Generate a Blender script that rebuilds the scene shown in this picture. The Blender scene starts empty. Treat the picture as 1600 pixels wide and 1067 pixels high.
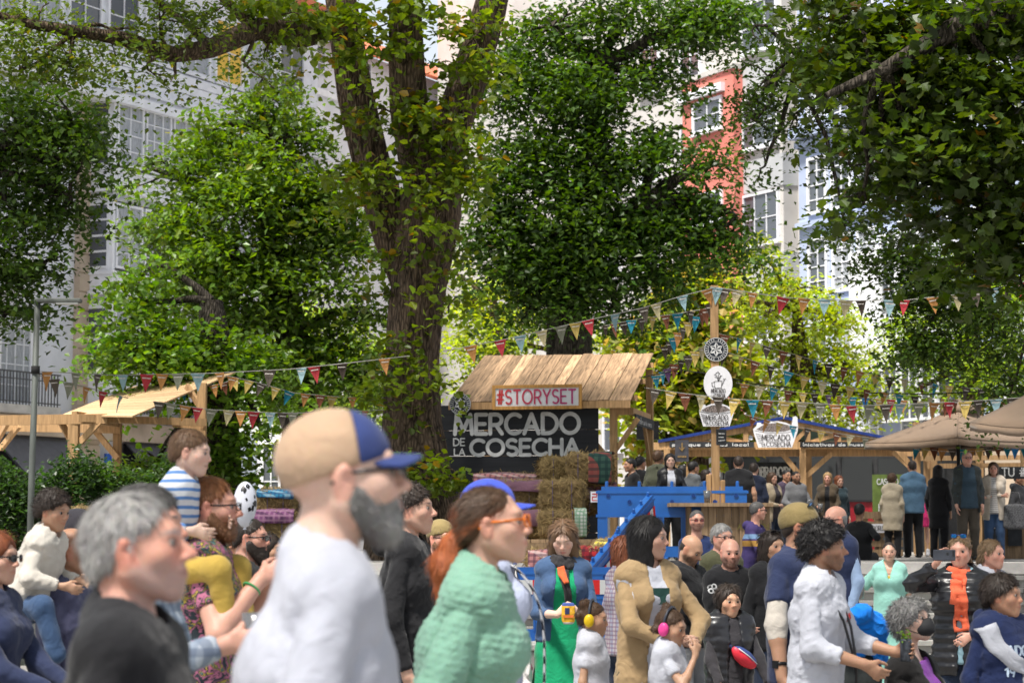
# Market square under old trees: camera, light, then the setting, then things, then people.
import bpy, math, random
import numpy as np
from mathutils import Vector, Matrix
random.seed(7); RNG = np.random.default_rng(11)
SC = bpy.context.scene; COL = SC.collection
# ---------------------------------------------------------------- camera, sky, sun, exposure
LENS = 80.0; FPX = 1600*LENS/36.0; CAMZ = 1.6; HORIZON = 840.0
PITCH = math.atan((HORIZON-533.5)/FPX)
cam = bpy.data.cameras.new('camera'); cam_o = bpy.data.objects.new('camera', cam); COL.objects.link(cam_o)
cam_o.location = (0, 0, CAMZ); cam_o.rotation_euler = (math.pi/2+PITCH, 0, 0)
cam.lens = LENS; cam.sensor_width = 36; cam.clip_start = 0.1; cam.clip_end = 1500
cam.dof.use_dof = True; cam.dof.focus_distance = 19.0; cam.dof.aperture_fstop = 5.4
SC.camera = cam_o
SUN_EL, SUN_AZ = 64.0, 215.0        # azimuth: direction the light comes from, clockwise from +Y
w = bpy.data.worlds.new('World'); SC.world = w; w.use_nodes = True
_n = w.node_tree; _n.nodes.clear()
_sky = _n.nodes.new('ShaderNodeTexSky'); _sky.sky_type = 'NISHITA'; _sky.sun_disc = False
_sky.sun_elevation = math.radians(SUN_EL); _sky.sun_rotation = math.radians(SUN_AZ)
_sky.dust_density = 1.0; _sky.air_density = 1.0
_hs = _n.nodes.new('ShaderNodeHueSaturation'); _hs.inputs['Saturation'].default_value = 0.34   # thin high cloud
_bg = _n.nodes.new('ShaderNodeBackground'); _bg.inputs[1].default_value = 0.09
_out = _n.nodes.new('ShaderNodeOutputWorld')
_n.links.new(_sky.outputs[0], _hs.inputs['Color']); _n.links.new(_hs.outputs[0], _bg.inputs[0]); _n.links.new(_bg.outputs[0], _out.inputs[0])
sun = bpy.data.lights.new('sun', 'SUN'); sun.energy = 4.2; sun.angle = math.radians(9); sun.color = (1.0, 0.95, 0.88)
sun_o = bpy.data.objects.new('sun', sun); COL.objects.link(sun_o)
_a, _e = math.radians(SUN_AZ), math.radians(SUN_EL)
sun_o.rotation_euler = Vector((-math.sin(_a)*math.cos(_e), -math.cos(_a)*math.cos(_e), -math.sin(_e))).to_track_quat('-Z', 'Y').to_euler()
SC.view_settings.view_transform = 'Standard'; SC.view_settings.look = 'None'
SC.view_settings.exposure = 1.18; SC.view_settings.gamma = 1.0; SC.view_settings.use_curve_mapping = False
SC.render.engine = 'CYCLES'; SC.cycles.use_denoising = True
SC.cycles.max_bounces = 7; SC.cycles.transparent_max_bounces = 8; SC.cycles.transmission_bounces = 6
SC.cycles.diffuse_bounces = 3; SC.cycles.glossy_bounces = 3; SC.cycles.caustics_reflective = False; SC.cycles.caustics_refractive = False
def at(px, py, d):
    """world point seen at photograph pixel (px, py) at distance d along Y"""
    u = (px-800)/FPX; v = (533.5-py)/FPX; c, s = math.cos(PITCH), math.sin(PITCH)
    y = c - s*v; k = d/y
    return Vector((u*k, d, CAMZ + (s + c*v)*k))
def ppm(d): return FPX/d
# ---------------------------------------------------------------- materials
MATS = {}
def _bsdf(name):
    m = bpy.data.materials.new(name); m.use_nodes = True
    return m, m.node_tree, m.node_tree.nodes['Principled BSDF']
def nd(t, typ, **kw):
    n = t.nodes.new(typ)
    for k, v in kw.items():
        if k in n.inputs.keys(): n.inputs[k].default_value = v
        else: setattr(n, k, v)
    return n
def rgba(c, k=1.0): return (c[0]*k, c[1]*k, c[2]*k, 1)
def srgb(h):
    h = h.lstrip('#'); v = [int(h[i:i+2], 16)/255 for i in (0, 2, 4)]
    return tuple(x/12.92 if x <= .04045 else ((x+.055)/1.055)**2.4 for x in v)
def coords(t, scale=(1, 1, 1), kind='Object', rot=(0, 0, 0)):
    tc = nd(t, 'ShaderNodeTexCoord'); mp = nd(t, 'ShaderNodeMapping')
    mp.inputs['Scale'].default_value = scale; mp.inputs['Rotation'].default_value = rot
    t.links.new(tc.outputs[kind], mp.inputs[0]); return mp.outputs[0]
def noise_col(t, vec, c1, c2, scale, detail=4, lo=.35, hi=.65):
    n = nd(t, 'ShaderNodeTexNoise', Scale=scale, Detail=detail); t.links.new(vec, n.inputs['Vector'])
    r = nd(t, 'ShaderNodeValToRGB'); r.color_ramp.elements[0].position = lo; r.color_ramp.elements[1].position = hi
    r.color_ramp.elements[0].color = rgba(c1); r.color_ramp.elements[1].color = rgba(c2)
    t.links.new(n.outputs['Fac'], r.inputs[0]); return r.outputs[0], n.outputs['Fac']
def bump(t, b, fac, strength=.3, dist=.01):
    bp = nd(t, 'ShaderNodeBump', Strength=strength, Distance=dist); t.links.new(fac, bp.inputs['Height']); t.links.new(bp.outputs[0], b.inputs['Normal'])
def mixc(t, fac, a, b, mode='MIX'):
    m = nd(t, 'ShaderNodeMix', data_type='RGBA', blend_type=mode)
    for s, v in ((m.inputs[0], fac), (m.inputs[6], a), (m.inputs[7], b)):
        if hasattr(v, 'default_value') and hasattr(v, 'is_output'): t.links.new(v, s)
        elif isinstance(v, (int, float)): s.default_value = v
        else: s.default_value = rgba(v)
    return m.outputs[2]
def mat(name, c, rough=.8, var=.25, scale=8, stretch=(1, 1, 1), bmp=.25, dist=.004, metal=0, spec=.35, detail=5, bscale=None):
    """plain procedural surface: colour broken up by noise, with a little relief"""
    if name in MATS: return MATS[name]
    m, t, b = _bsdf(name)
    vec = coords(t, stretch)
    col, fac = noise_col(t, vec, [x*(1-var) for x in c], [min(1, x*(1+var)) for x in c], scale, detail)
    t.links.new(col, b.inputs['Base Color'])
    b.inputs['Roughness'].default_value = rough; b.inputs['Metallic'].default_value = metal
    b.inputs['Specular IOR Level'].default_value = spec
    if bmp:
        if bscale:
            n2 = nd(t, 'ShaderNodeTexNoise', Scale=bscale, Detail=3.0); t.links.new(vec, n2.inputs['Vector']); fac = n2.outputs['Fac']
        bump(t, b, fac, bmp, dist)
    MATS[name] = m; return m
def cloth(name, c, var=.10, rough=.9, weave=420, bmp=.35, scale=6):
    """fabric: soft tonal drift, fold relief and a fine weave"""
    if name in MATS: return MATS[name]
    m, t, b = _bsdf(name); vec = coords(t)
    col, f = noise_col(t, vec, [x*(1-var) for x in c], [min(1, x*(1+var)) for x in c], scale, 6)
    n2 = nd(t, 'ShaderNodeTexNoise', Scale=weave, Detail=1.0); t.links.new(vec, n2.inputs['Vector'])
    n3 = nd(t, 'ShaderNodeTexNoise', Scale=9.0, Detail=5.0, Distortion=2.0); t.links.new(vec, n3.inputs['Vector'])
    t.links.new(mixc(t, .16, col, n2.outputs['Color'], 'SOFT_LIGHT'), b.inputs['Base Color'])
    b.inputs['Roughness'].default_value = rough; b.inputs['Specular IOR Level'].default_value = .2
    b.inputs['Sheen Weight'].default_value = .12
    b1 = nd(t, 'ShaderNodeBump', Strength=bmp*1.25, Distance=.02); t.links.new(n3.outputs['Fac'], b1.inputs['Height'])
    b2 = nd(t, 'ShaderNodeBump', Strength=.25, Distance=.002); t.links.new(n2.outputs['Fac'], b2.inputs['Height'])
    t.links.new(b1.outputs[0], b2.inputs['Normal']); t.links.new(b2.outputs[0], b.inputs['Normal'])
    MATS[name] = m; return m
def banded(name, cols, period, axis=2, rot=(0, 0, 0), rough=.9, base=None, wob=.0):
    """stripes along an axis: cols is a list of (position 0..1, colour)"""
    if name in MATS: return MATS[name]
    m, t, b = _bsdf(name); vec = coords(t, rot=rot)
    if wob:
        n = nd(t, 'ShaderNodeTexNoise', Scale=5.0); t.links.new(vec, n.inputs['Vector'])
        va = nd(t, 'ShaderNodeVectorMath', operation='SCALE'); t.links.new(n.outputs['Color'], va.inputs[0]); va.inputs['Scale'].default_value = wob
        vb = nd(t, 'ShaderNodeVectorMath', operation='ADD'); t.links.new(vec, vb.inputs[0]); t.links.new(va.outputs[0], vb.inputs[1]); vec = vb.outputs[0]
    sx = nd(t, 'ShaderNodeSeparateXYZ'); t.links.new(vec, sx.inputs[0])
    dv = nd(t, 'ShaderNodeMath', operation='DIVIDE'); t.links.new(sx.outputs[axis], dv.inputs[0]); dv.inputs[1].default_value = period
    fr = nd(t, 'ShaderNodeMath', operation='FRACT'); t.links.new(dv.outputs[0], fr.inputs[0])
    r = nd(t, 'ShaderNodeValToRGB'); r.color_ramp.interpolation = 'CONSTANT'
    e = r.color_ramp.elements
    while len(e) < len(cols): e.new(.5)
    for i, (p, c) in enumerate(cols): e[i].position = p; e[i].color = rgba(c)
    t.links.new(fr.outputs[0], r.inputs[0]); t.links.new(r.outputs[0], b.inputs['Base Color'])
    b.inputs['Roughness'].default_value = rough; b.inputs['Specular IOR Level'].default_value = .2
    MATS[name] = m; return m
def plaid(name, base, c1, c2, period=.08, rough=.9, kind='Object', rot=(0, 0, .3)):
    if name in MATS: return MATS[name]
    m, t, b = _bsdf(name); vec = coords(t, kind=kind, rot=rot)
    sx = nd(t, 'ShaderNodeSeparateXYZ'); t.links.new(vec, sx.inputs[0])
    out = None
    for ax, c in ((0, c1), (1, c2), (2, c1)):
        dv = nd(t, 'ShaderNodeMath', operation='DIVIDE'); t.links.new(sx.outputs[ax], dv.inputs[0]); dv.inputs[1].default_value = period
        fr = nd(t, 'ShaderNodeMath', operation='FRACT'); t.links.new(dv.outputs[0], fr.inputs[0])
        gt = nd(t, 'ShaderNodeMath', operation='LESS_THAN'); t.links.new(fr.outputs[0], gt.inputs[0]); gt.inputs[1].default_value = .42
        sc = nd(t, 'ShaderNodeMath', operation='MULTIPLY'); t.links.new(gt.outputs[0], sc.inputs[0]); sc.inputs[1].default_value = .6
        out = mixc(t, sc.outputs[0], out if out is not None else base, c)
    t.links.new(out, b.inputs['Base Color']); b.inputs['Roughness'].default_value = rough; b.inputs['Specular IOR Level'].default_value = .15
    MATS[name] = m; return m
def wood(name, c, var=.35, grain=(14, 14, 1.2), rough=.75, plank=.0):
    """timber: grain stretched along local Z, knots and a tone of its own for every piece"""
    if name in MATS: return MATS[name]
    m, t, b = _bsdf(name); vec = coords(t, grain)
    oi = nd(t, 'ShaderNodeObjectInfo')
    va = nd(t, 'ShaderNodeVectorMath', operation='ADD'); t.links.new(vec, va.inputs[0])
    sc = nd(t, 'ShaderNodeMath', operation='MULTIPLY'); t.links.new(oi.outputs['Random'], sc.inputs[0]); sc.inputs[1].default_value = 40.0
    t.links.new(sc.outputs[0], va.inputs[1])
    n = nd(t, 'ShaderNodeTexNoise', Scale=2.2, Detail=6.0, Distortion=.6); t.links.new(va.outputs[0], n.inputs['Vector'])
    r = nd(t, 'ShaderNodeValToRGB'); e = r.color_ramp.elements
    e[0].position = .3; e[1].position = .7; e[0].color = rgba(c, 1-var); e[1].color = rgba(c, 1+var*.6)
    t.links.new(n.outputs['Fac'], r.inputs[0])
    hs = nd(t, 'ShaderNodeHueSaturation'); mr = nd(t, 'ShaderNodeMapRange'); t.links.new(oi.outputs['Random'], mr.inputs[0])
    mr.inputs[3].default_value = 1-plank; mr.inputs[4].default_value = 1+plank*.6
    t.links.new(mr.outputs[0], hs.inputs['Value']); t.links.new(r.outputs[0], hs.inputs['Color'])
    t.links.new(hs.outputs[0], b.inputs['Base Color']); b.inputs['Roughness'].default_value = rough; b.inputs['Specular IOR Level'].default_value = .25
    bump(t, b, n.outputs['Fac'], .3, .004); MATS[name] = m; return m
def vcol(name, rough=.6, spec=.35, bmp=0, bscale=60, sss=0, sheen=0, transl=0, stretch=(1, 1, 1), var=0):
    """surface whose own colour is stored per vertex (attribute 'Col')"""
    if name in MATS: return MATS[name]
    m, t, b = _bsdf(name); at_ = nd(t, 'ShaderNodeAttribute', attribute_name='Col')
    c = at_.outputs['Color']; vec = coords(t, stretch)
    n = nd(t, 'ShaderNodeTexNoise', Scale=bscale, Detail=4.0); t.links.new(vec, n.inputs['Vector'])
    if var: c = mixc(t, var, c, n.outputs['Color'], 'SOFT_LIGHT')
    t.links.new(c, b.inputs['Base Color']); b.inputs['Roughness'].default_value = rough; b.inputs['Specular IOR Level'].default_value = spec
    if sss:
        b.inputs['Subsurface Weight'].default_value = sss; b.inputs['Subsurface Radius'].default_value = (1, .35, .2); b.inputs['Subsurface Scale'].default_value = .012
    if sheen: b.inputs['Sheen Weight'].default_value = sheen
    if bmp: bump(t, b, n.outputs['Fac'], bmp, .003)
    if transl:
        tr = nd(t, 'ShaderNodeBsdfTranslucent'); mx = nd(t, 'ShaderNodeMixShader'); mx.inputs[0].default_value = transl
        hs = nd(t, 'ShaderNodeHueSaturation', Saturation=1.2, Value=1.9); hs.inputs['Hue'].default_value = .485
        t.links.new(c, hs.inputs['Color']); t.links.new(hs.outputs[0], tr.inputs[0])
        o = t.nodes['Material Output']; t.links.new(b.outputs[0], mx.inputs[1]); t.links.new(tr.outputs[0], mx.inputs[2]); t.links.new(mx.outputs[0], o.inputs[0])
    MATS[name] = m; return m
def glass(name, c, rough=.05, alpha=None, trans=0.0, metal=0):
    if name in MATS: return MATS[name]
    m, t, b = _bsdf(name); b.inputs['Base Color'].default_value = rgba(c); b.inputs['Roughness'].default_value = rough
    b.inputs['Specular IOR Level'].default_value = .7; b.inputs['Transmission Weight'].default_value = trans; b.inputs['Metallic'].default_value = metal
    MATS[name] = m; return m
# ---------------------------------------------------------------- objects
def link(name, me, parent=None, m=None, loc=None, rot=None):
    o = bpy.data.objects.new(name, me); COL.objects.link(o)
    if parent is not None: o.parent = parent
    if m is not None and me is not None and hasattr(me, 'materials') and not len(me.materials): me.materials.append(m)
    if loc is not None: o.location = loc
    if rot is not None: o.rotation_euler = rot
    return o
def tag(o, label=None, cat=None, group=None, kind=None):
    if label: o['label'] = label
    if cat: o['category'] = cat
    if group: o['group'] = group
    if kind: o['kind'] = kind
    return o
def empty(name, loc=(0, 0, 0), rz=0, label=None, cat=None, group=None, parent=None):
    o = bpy.data.objects.new(name, None); COL.objects.link(o); o.location = loc; o.rotation_euler = (0, 0, rz); o.empty_display_size = .1
    if parent is not None: o.parent = parent
    return tag(o, label, cat, group)
def mesh_np(name, v, f, smooth=False, col=None, mats=None, mi=None):
    """fast mesh from numpy arrays; f is (n,3) or (n,4), or a list of such arrays"""
    me = bpy.data.meshes.new(name); v = np.asarray(v, np.float32)
    fs = f if isinstance(f, list) else [f]
    fs = [np.asarray(x, np.int32) for x in fs if len(x)]
    me.vertices.add(len(v)); me.vertices.foreach_set('co', v.ravel())
    loops = np.concatenate([x.ravel() for x in fs]); tot = np.concatenate([np.full(len(x), x.shape[1], np.int32) for x in fs])
    st = np.concatenate([[0], np.cumsum(tot)[:-1]]).astype(np.int32)
    me.loops.add(len(loops)); me.loops.foreach_set('vertex_index', loops)
    me.polygons.add(len(tot)); me.polygons.foreach_set('loop_start', st); me.polygons.foreach_set('loop_total', tot)
    me.polygons.foreach_set('use_smooth', np.full(len(tot), smooth, bool))
    if mats:
        for m in mats: me.materials.append(m)
    if mi is not None: me.polygons.foreach_set('material_index', np.asarray(mi, np.int32))
    if col is not None:
        a = me.color_attributes.new('Col', 'FLOAT_COLOR', 'POINT'); c = np.ones((len(v), 4), np.float32); c[:, :3] = col
        a.data.foreach_set('color', c.ravel())
    me.update(calc_edges=True); return me
class MB:
    """collects boxes, bars, tubes and lathes into one mesh"""
    def __init__(s): s.v = []; s.f = []; s.n = 0
    def add(s, v, f):
        s.v.append(np.asarray(v, float)); s.f += [tuple(i+s.n for i in q) for q in f]; s.n += len(v); return s
    def box(s, x0, x1, y0, y1, z0, z1):
        v = [(x, y, z) for z in (z0, z1) for y in (y0, y1) for x in (x0, x1)]
        return s.add(v, [(0, 2, 3, 1), (4, 5, 7, 6), (0, 1, 5, 4), (2, 6, 7, 3), (0, 4, 6, 2), (1, 3, 7, 5)])
    def cbox(s, c, d): return s.box(c[0]-d[0]/2, c[0]+d[0]/2, c[1]-d[1]/2, c[1]+d[1]/2, c[2]-d[2]/2, c[2]+d[2]/2)
    def bar(s, a, b, w, h=None, up=(0, 0, 1)):
        a, b = Vector(a), Vector(b); t = (b-a).normalized(); u = Vector(up); u = u-t*u.dot(t)
        if u.length < 1e-4: u = Vector((1, 0, 0)); u = u-t*u.dot(t)
        u.normalize(); r = t.cross(u); h = h or w
        v = [p+r*(i*w/2)+u*(j*h/2) for p in (a, b) for i, j in ((-1, -1), (1, -1), (1, 1), (-1, 1))]
        return s.add(v, [(3, 2, 1, 0), (4, 5, 6, 7), (0, 1, 5, 4), (1, 2, 6, 5), (2, 3, 7, 6), (3, 0, 4, 7)])
    def tube(s, pts, rad, n=8, cap=True):
        pts = [Vector(p) for p in pts]; rad = rad if hasattr(rad, '__len__') else [rad]*len(pts)
        V, Fc = [], []; u = None
        for i, p in enumerate(pts):
            t = (pts[min(i+1, len(pts)-1)]-pts[max(i-1, 0)]).normalized()
            if u is None: u = t.orthogonal().normalized()
            u = u-t*u.dot(t); u.normalize(); w_ = t.cross(u)
            V += [p+(u*math.cos(2*math.pi*k/n)+w_*math.sin(2*math.pi*k/n))*rad[i] for k in range(n)]
        for i in range(len(pts)-1):
            for k in range(n):
                a, b = i*n+k, i*n+(k+1) % n; Fc.append((a, b, b+n, a+n))
        if cap: Fc += [tuple(range(n))[::-1], tuple(range((len(pts)-1)*n, len(pts)*n))]
        return s.add(V, Fc)
    def lathe(s, prof, n=24, c=(0, 0, 0)):
        V = [(c[0]+r*math.cos(2*math.pi*k/n), c[1]+r*math.sin(2*math.pi*k/n), c[2]+z) for r, z in prof for k in range(n)]
        Fc = [(i*n+k, i*n+(k+1) % n, (i+1)*n+(k+1) % n, (i+1)*n+k) for i in range(len(prof)-1) for k in range(n)]
        Fc += [tuple(range(n))[::-1], tuple(range((len(prof)-1)*n, len(prof)*n))]
        return s.add(V, Fc)
    def prism(s, poly, y0, y1):
        """polygon in XZ pushed from y0 to y1"""
        n = len(poly); V = [(x, y0, z) for x, z in poly]+[(x, y1, z) for x, z in poly]
        return s.add(V, [tuple(range(n)), tuple(range(2*n-1, n-1, -1))]+[(i, i+n, (i+1) % n+n, (i+1) % n) for i in range(n)])
    def mesh(s, name, smooth=False):
        me = bpy.data.meshes.new(name); me.from_pydata([tuple(x) for x in np.concatenate(s.v)], [], s.f)
        if smooth: me.polygons.foreach_set('use_smooth', [True]*len(me.polygons))
        me.update(); return me
    def build(s, name, m, parent=None, smooth=False, bevel=0, loc=None, rot=None):
        o = link(name, s.mesh(name, smooth), parent, m, loc, rot)
        if bevel:
            b = o.modifiers.new('bevel', 'BEVEL'); b.width = bevel; b.segments = 1; b.limit_method = 'ANGLE'
        return o
# stroke lettering: rounded strokes on a 1 x 1.4 cell; returns 2-d ribbons
def _arc(cx, cy, rx, ry, a0, a1, n=10): return [(cx+rx*math.cos(math.radians(a0+(a1-a0)*i/n)), cy+ry*math.sin(math.radians(a0+(a1-a0)*i/n))) for i in range(n+1)]
GLY = {
 'A': (1.0, [[(0, 0), (.5, 1.4), (1, 0)], [(.2, .48), (.8, .48)]]),
 'B': (.8, [[(0, 0), (0, 1.4)]+_arc(.42, 1.05, .35, .35, 90, -90), [(0, .7)]+_arc(.45, .35, .38, .35, 90, -90)+[(0, 0)]]),
 'C': (1.0, [_arc(.6, .7, .6, .7, 50, 310, 18)]),
 'D': (1.0, [[(0, 0), (0, 1.4)]+_arc(.3, .7, .7, .7, 90, -90, 14)+[(0, 0)]]),
 'E': (.72, [[(.72, 1.4), (0, 1.4), (0, 0), (.72, 0)], [(0, .72), (.62, .72)]]),
 'G': (1.05, [_arc(.6, .7, .6, .7, 50, 360, 18)+[(.65, .7)]]),
 'H': (.9, [[(0, 0), (0, 1.4)], [(.9, 0), (.9, 1.4)], [(0, .7), (.9, .7)]]),
 'I': (.1, [[(.05, 0), (.05, 1.4)]]),
 'K': (.85, [[(0, 0), (0, 1.4)], [(.8, 1.4), (.05, .6), (.85, 0)]]),
 'L': (.7, [[(0, 1.4), (0, 0), (.7, 0)]]),
 'M': (1.2, [[(0, 0), (.12, 1.4), (.6, .25), (1.08, 1.4), (1.2, 0)]]),
 'N': (.9, [[(0, 0), (0, 1.4), (.9, 0), (.9, 1.4)]]),
 'O': (1.25, [_arc(.62, .7, .62, .7, 90, 450, 26)]),
 'P': (.8, [[(0, 0), (0, 1.4)]+_arc(.42, 1.02, .38, .38, 90, -90)+[(0, .64)]]),
 'R': (.82, [[(0, 0), (0, 1.4)]+_arc(.4, 1.02, .4, .38, 90, -90)+[(0, .64)], [(.4, .64), (.82, 0)]]),
 'S': (.75, [_arc(.38, 1.05, .37, .35, 40, 270, 12)+_arc(.38, .35, .38, .35, 90, -140, 12)[1:]]),
 'T': (.85, [[(0, 1.4), (.85, 1.4)], [(.425, 1.4), (.425, 0)]]),
 'U': (.85, [[(0, 1.4)]+_arc(.425, .42, .425, .42, 180, 360, 12)+[(.85, 1.4)]]),
 'V': (.9, [[(0, 1.4), (.45, 0), (.9, 1.4)]]),
 'Y': (.9, [[(0, 1.4), (.45, .65), (.9, 1.4)], [(.45, .65), (.45, 0)]]),
 '#': (.8, [[(.2, 0), (.35, 1.4)], [(.5, 0), (.65, 1.4)], [(0, .45), (.78, .45)], [(.05, .95), (.83, .95)]]),
 '1': (.4, [[(0, 1.1), (.3, 1.4), (.3, 0)]]), '9': (.75, [_arc(.37, 1.0, .37, .4, 0, 360, 16), [(.74, 1.0), (.5, 0)]]),
 '8': (.75, [_arc(.37, 1.05, .32, .35, 0, 360, 16), _arc(.37, .35, .37, .35, 0, 360, 16)]),
 '~': (1.2, [_arc(.25, .9, .25, .3, -40, 200), _arc(.75, 1.0, .3, .35, 200, -60), _arc(.9, .4, .3, .3, 100, -200), _arc(.35, .35, .3, .3, 60, 330), [(.3, .7), (1.1, .75)]]),
 '-': (.4, [[(0, .6), (.4, .6)]]), '.': (.1, [[(.05, 0), (.05, .08)]]), ' ': (.45, []),
 'a': (.6, [_arc(.3, .33, .3, .33, 30, 330, 12), [(.6, .66), (.6, 0)]]), 'c': (.55, [_arc(.33, .33, .32, .33, 50, 310, 12)]),
 'd': (.6, [_arc(.3, .33, .3, .33, 30, 330, 12), [(.6, 1.3), (.6, 0)]]), 'e': (.6, [[(.03, .36), (.58, .36)]+_arc(.3, .33, .3, .33, 10, 320, 12)]),
 'i': (.1, [[(.05, 0), (.05, .66)], [(.05, .95), (.05, 1.0)]]), 'l': (.15, [[(.05, 1.3), (.08, 0)]]), 'm': (.9, [[(0, 0), (0, .66)]+_arc(.22, .44, .22, .22, 150, 0, 6)+[(.44, 0)], [(.44, .44)]+_arc(.67, .44, .22, .22, 150, 0, 6)+[(.89, 0)]]),
 'n': (.5, [[(0, 0), (0, .66)]+_arc(.25, .42, .25, .24, 150, 0, 6)+[(.5, 0)]]), 'o': (.62, [_arc(.31, .33, .31, .33, 0, 360, 14)]),
 'r': (.4, [[(0, 0), (0, .66)], [(0, .4), (.15, .62), (.4, .64)]]), 's': (.45, [[(.42, .6), (.1, .62), (.06, .45), (.4, .25), (.36, .03), (0, .03)]]),
 't': (.4, [[(.2, 1.1), (.2, .05), (.4, .02)], [(0, .7), (.4, .7)]]), 'u': (.55, [[(0, .66), (.02, .15), (.2, 0), (.5, .2)], [(.52, .66), (.55, 0)]]),
 'v': (.5, [[(0, .66), (.25, 0), (.5, .66)]]), 'y': (.55, [[(0, .66), (.27, .1)], [(.55, .66), (.1, -.4)]]), 'p': (.6, [[(0, .66), (0, -.4)], _arc(.3, .33, .3, .33, 150, -150, 12)]),
 'q': (.6, [[(.6, .66), (.6, -.4)], _arc(.3, .33, .3, .33, 30, 330, 12)]), 'g': (.6, [_arc(.3, .33, .3, .33, 30, 330, 12), [(.6, .66), (.58, -.3), (.1, -.3)]]),
}
def strokes_of(text, gap=.28):
    x, out = 0, []
    for ch in text:
        wd, ss = GLY.get(ch, GLY.get(ch.upper(), GLY[' ']))
        out += [[(a+x, b) for a, b in s] for s in ss]; x += wd+gap
    return out, x-gap
def ribbon(pl, w):
    """flat ribbon with round ends along a 2-d polyline -> verts, faces"""
    P = np.array(pl, float); n = len(P); closed = n > 3 and np.hypot(*(P[0]-P[-1])) < 1e-6
    T = np.zeros_like(P); T[1:-1] = P[2:]-P[:-2]; T[0] = P[1]-P[0]; T[-1] = P[-1]-P[-2]
    if closed: T[0] = T[-1] = P[1]-P[-2]
    seg = np.diff(P, axis=0); seg /= np.maximum(np.linalg.norm(seg, axis=1), 1e-9)[:, None]
    T /= np.maximum(np.linalg.norm(T, axis=1), 1e-9)[:, None]; N = np.stack([-T[:, 1], T[:, 0]], 1)
    k = np.ones(n)
    for i in range(1, n-1): k[i] = 1/max(.45, abs(N[i] @ np.array([-seg[i][1], seg[i][0]])))
    L, R = P+N*(w/2*k)[:, None], P-N*(w/2*k)[:, None]
    v = [tuple(x) for x in np.concatenate([L, R])]; f = [(i, i+n, i+1+n, i+1) for i in range(n-1)]
    if not closed:
        for i, s in ((0, -1), (n-1, 1)):
            b = len(v); t = T[i]*s; a0 = N[i]*s
            v += [tuple(P[i]+(a0*math.cos(math.pi*j/6)+t*math.sin(math.pi*j/6))*w/2) for j in range(7)]
            f.append(tuple(range(b, b+7)) if s < 0 else tuple(range(b, b+7)))
    return v, f
def split_sharp(pl):
    out, cur = [], [pl[0]]
    for i in range(1, len(pl)):
        cur.append(pl[i])
        if i < len(pl)-1:
            a = math.atan2(pl[i][1]-pl[i-1][1], pl[i][0]-pl[i-1][0]); b = math.atan2(pl[i+1][1]-pl[i][1], pl[i+1][0]-pl[i][0])
            if abs((b-a+math.pi) % (2*math.pi)-math.pi) > .9: out.append(cur); cur = [pl[i]]
    return out+[cur]
def text_mesh(text, w, h, weight, gap=.28, depth=.006, name='lettering'):
    """lettering in XZ, left bottom at the origin, w wide and h high, facing -Y"""
    ss, tw = strokes_of(text, gap); kx, kz = w/tw, h/1.4; mb = MB()
    for i, s in enumerate([q for s0 in ss for q in split_sharp(s0)]):
        v, f = ribbon([(a*kx, b*kz) for a, b in s], weight)
        e = -depth-(i % 3)*.0007
        mb.add([(a, e, b) for a, b in v], f)
    return mb.mesh(name)
# ---------------------------------------------------------------- figures: smooth-union distance fields meshed with surface nets
A3 = lambda *a: np.array(a, np.float32)
def nrm(v): v = np.asarray(v, np.float32); return v/max(1e-9, float(np.linalg.norm(v)))
def smin(a, b, k):
    h = np.maximum(k-np.abs(a-b), 0)/k; return np.minimum(a, b)-h*h*k*.25
def smax(a, b, k): return -smin(-a, -b, k)
class Pr:
    __slots__ = ('fn', 'c', 'R', 'k')
    def __init__(s, fn, c, R, k): s.fn, s.c, s.R, s.k = fn, np.asarray(c, np.float32), R, k
def cone(a, b, ra, rb, k=.02):
    a, b = np.asarray(a, np.float32), np.asarray(b, np.float32); ba = b-a; L2 = max(float(ba@ba), 1e-9)
    def fn(p):
        pa = p-a; h = np.clip((pa@ba)/L2, 0, 1); q = pa-h[:, None]*ba
        return np.sqrt(np.einsum('ij,ij->i', q, q))-(ra+(rb-ra)*h)
    return Pr(fn, (a+b)/2, math.sqrt(L2)/2+max(ra, rb), k)
def ell(c, r, R=None, k=.02):
    c = np.asarray(c, np.float32); r = np.asarray(r, np.float32); mn = float(r.min())
    def fn(p):
        q = p-c
        if R is not None: q = q@R
        g = np.sqrt((q/r*(q/r)).sum(1)); g2 = np.sqrt(((q/(r*r))**2).sum(1))+1e-6
        return g*(g-1)/g2
    return Pr(fn, c, float(r.max()), k)
def econ(a, b, side, r0, r1, k=.03):
    """cone of elliptic section: r = (half width along side, half depth)"""
    a, b = np.asarray(a, np.float32), np.asarray(b, np.float32); ax = b-a; L = float(np.linalg.norm(ax)); ax = ax/L
    s = np.asarray(side, np.float32); s = nrm(s-ax*float(s@ax)); f = np.cross(ax, s)
    def fn(p):
        pa = p-a; t = pa@ax; h = np.clip(t/L, 0, 1); rx = r0[0]+(r1[0]-r0[0])*h; ry = r0[1]+(r1[1]-r0[1])*h; m = np.minimum(rx, ry)
        q = np.sqrt((pa@s/rx)**2+(pa@f/ry)**2+((t-h*L)/m)**2); return (q-1)*m
    return Pr(fn, (a+b)/2, L/2+max(*r0, *r1), k)
def union(prs):
    def f(p):
        d = np.full(len(p), 9.0, np.float32)
        for q in prs:
            e = p-q.c; ds = np.sqrt(np.einsum('ij,ij->i', e, e))-q.R
            m = ds < .05+q.k
            d = np.where(m, d, np.minimum(d, ds+.02))
            if m.any(): d[m] = smin(d[m], q.fn(p[m]).astype(np.float32), q.k)
        return d
    return f
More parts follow.
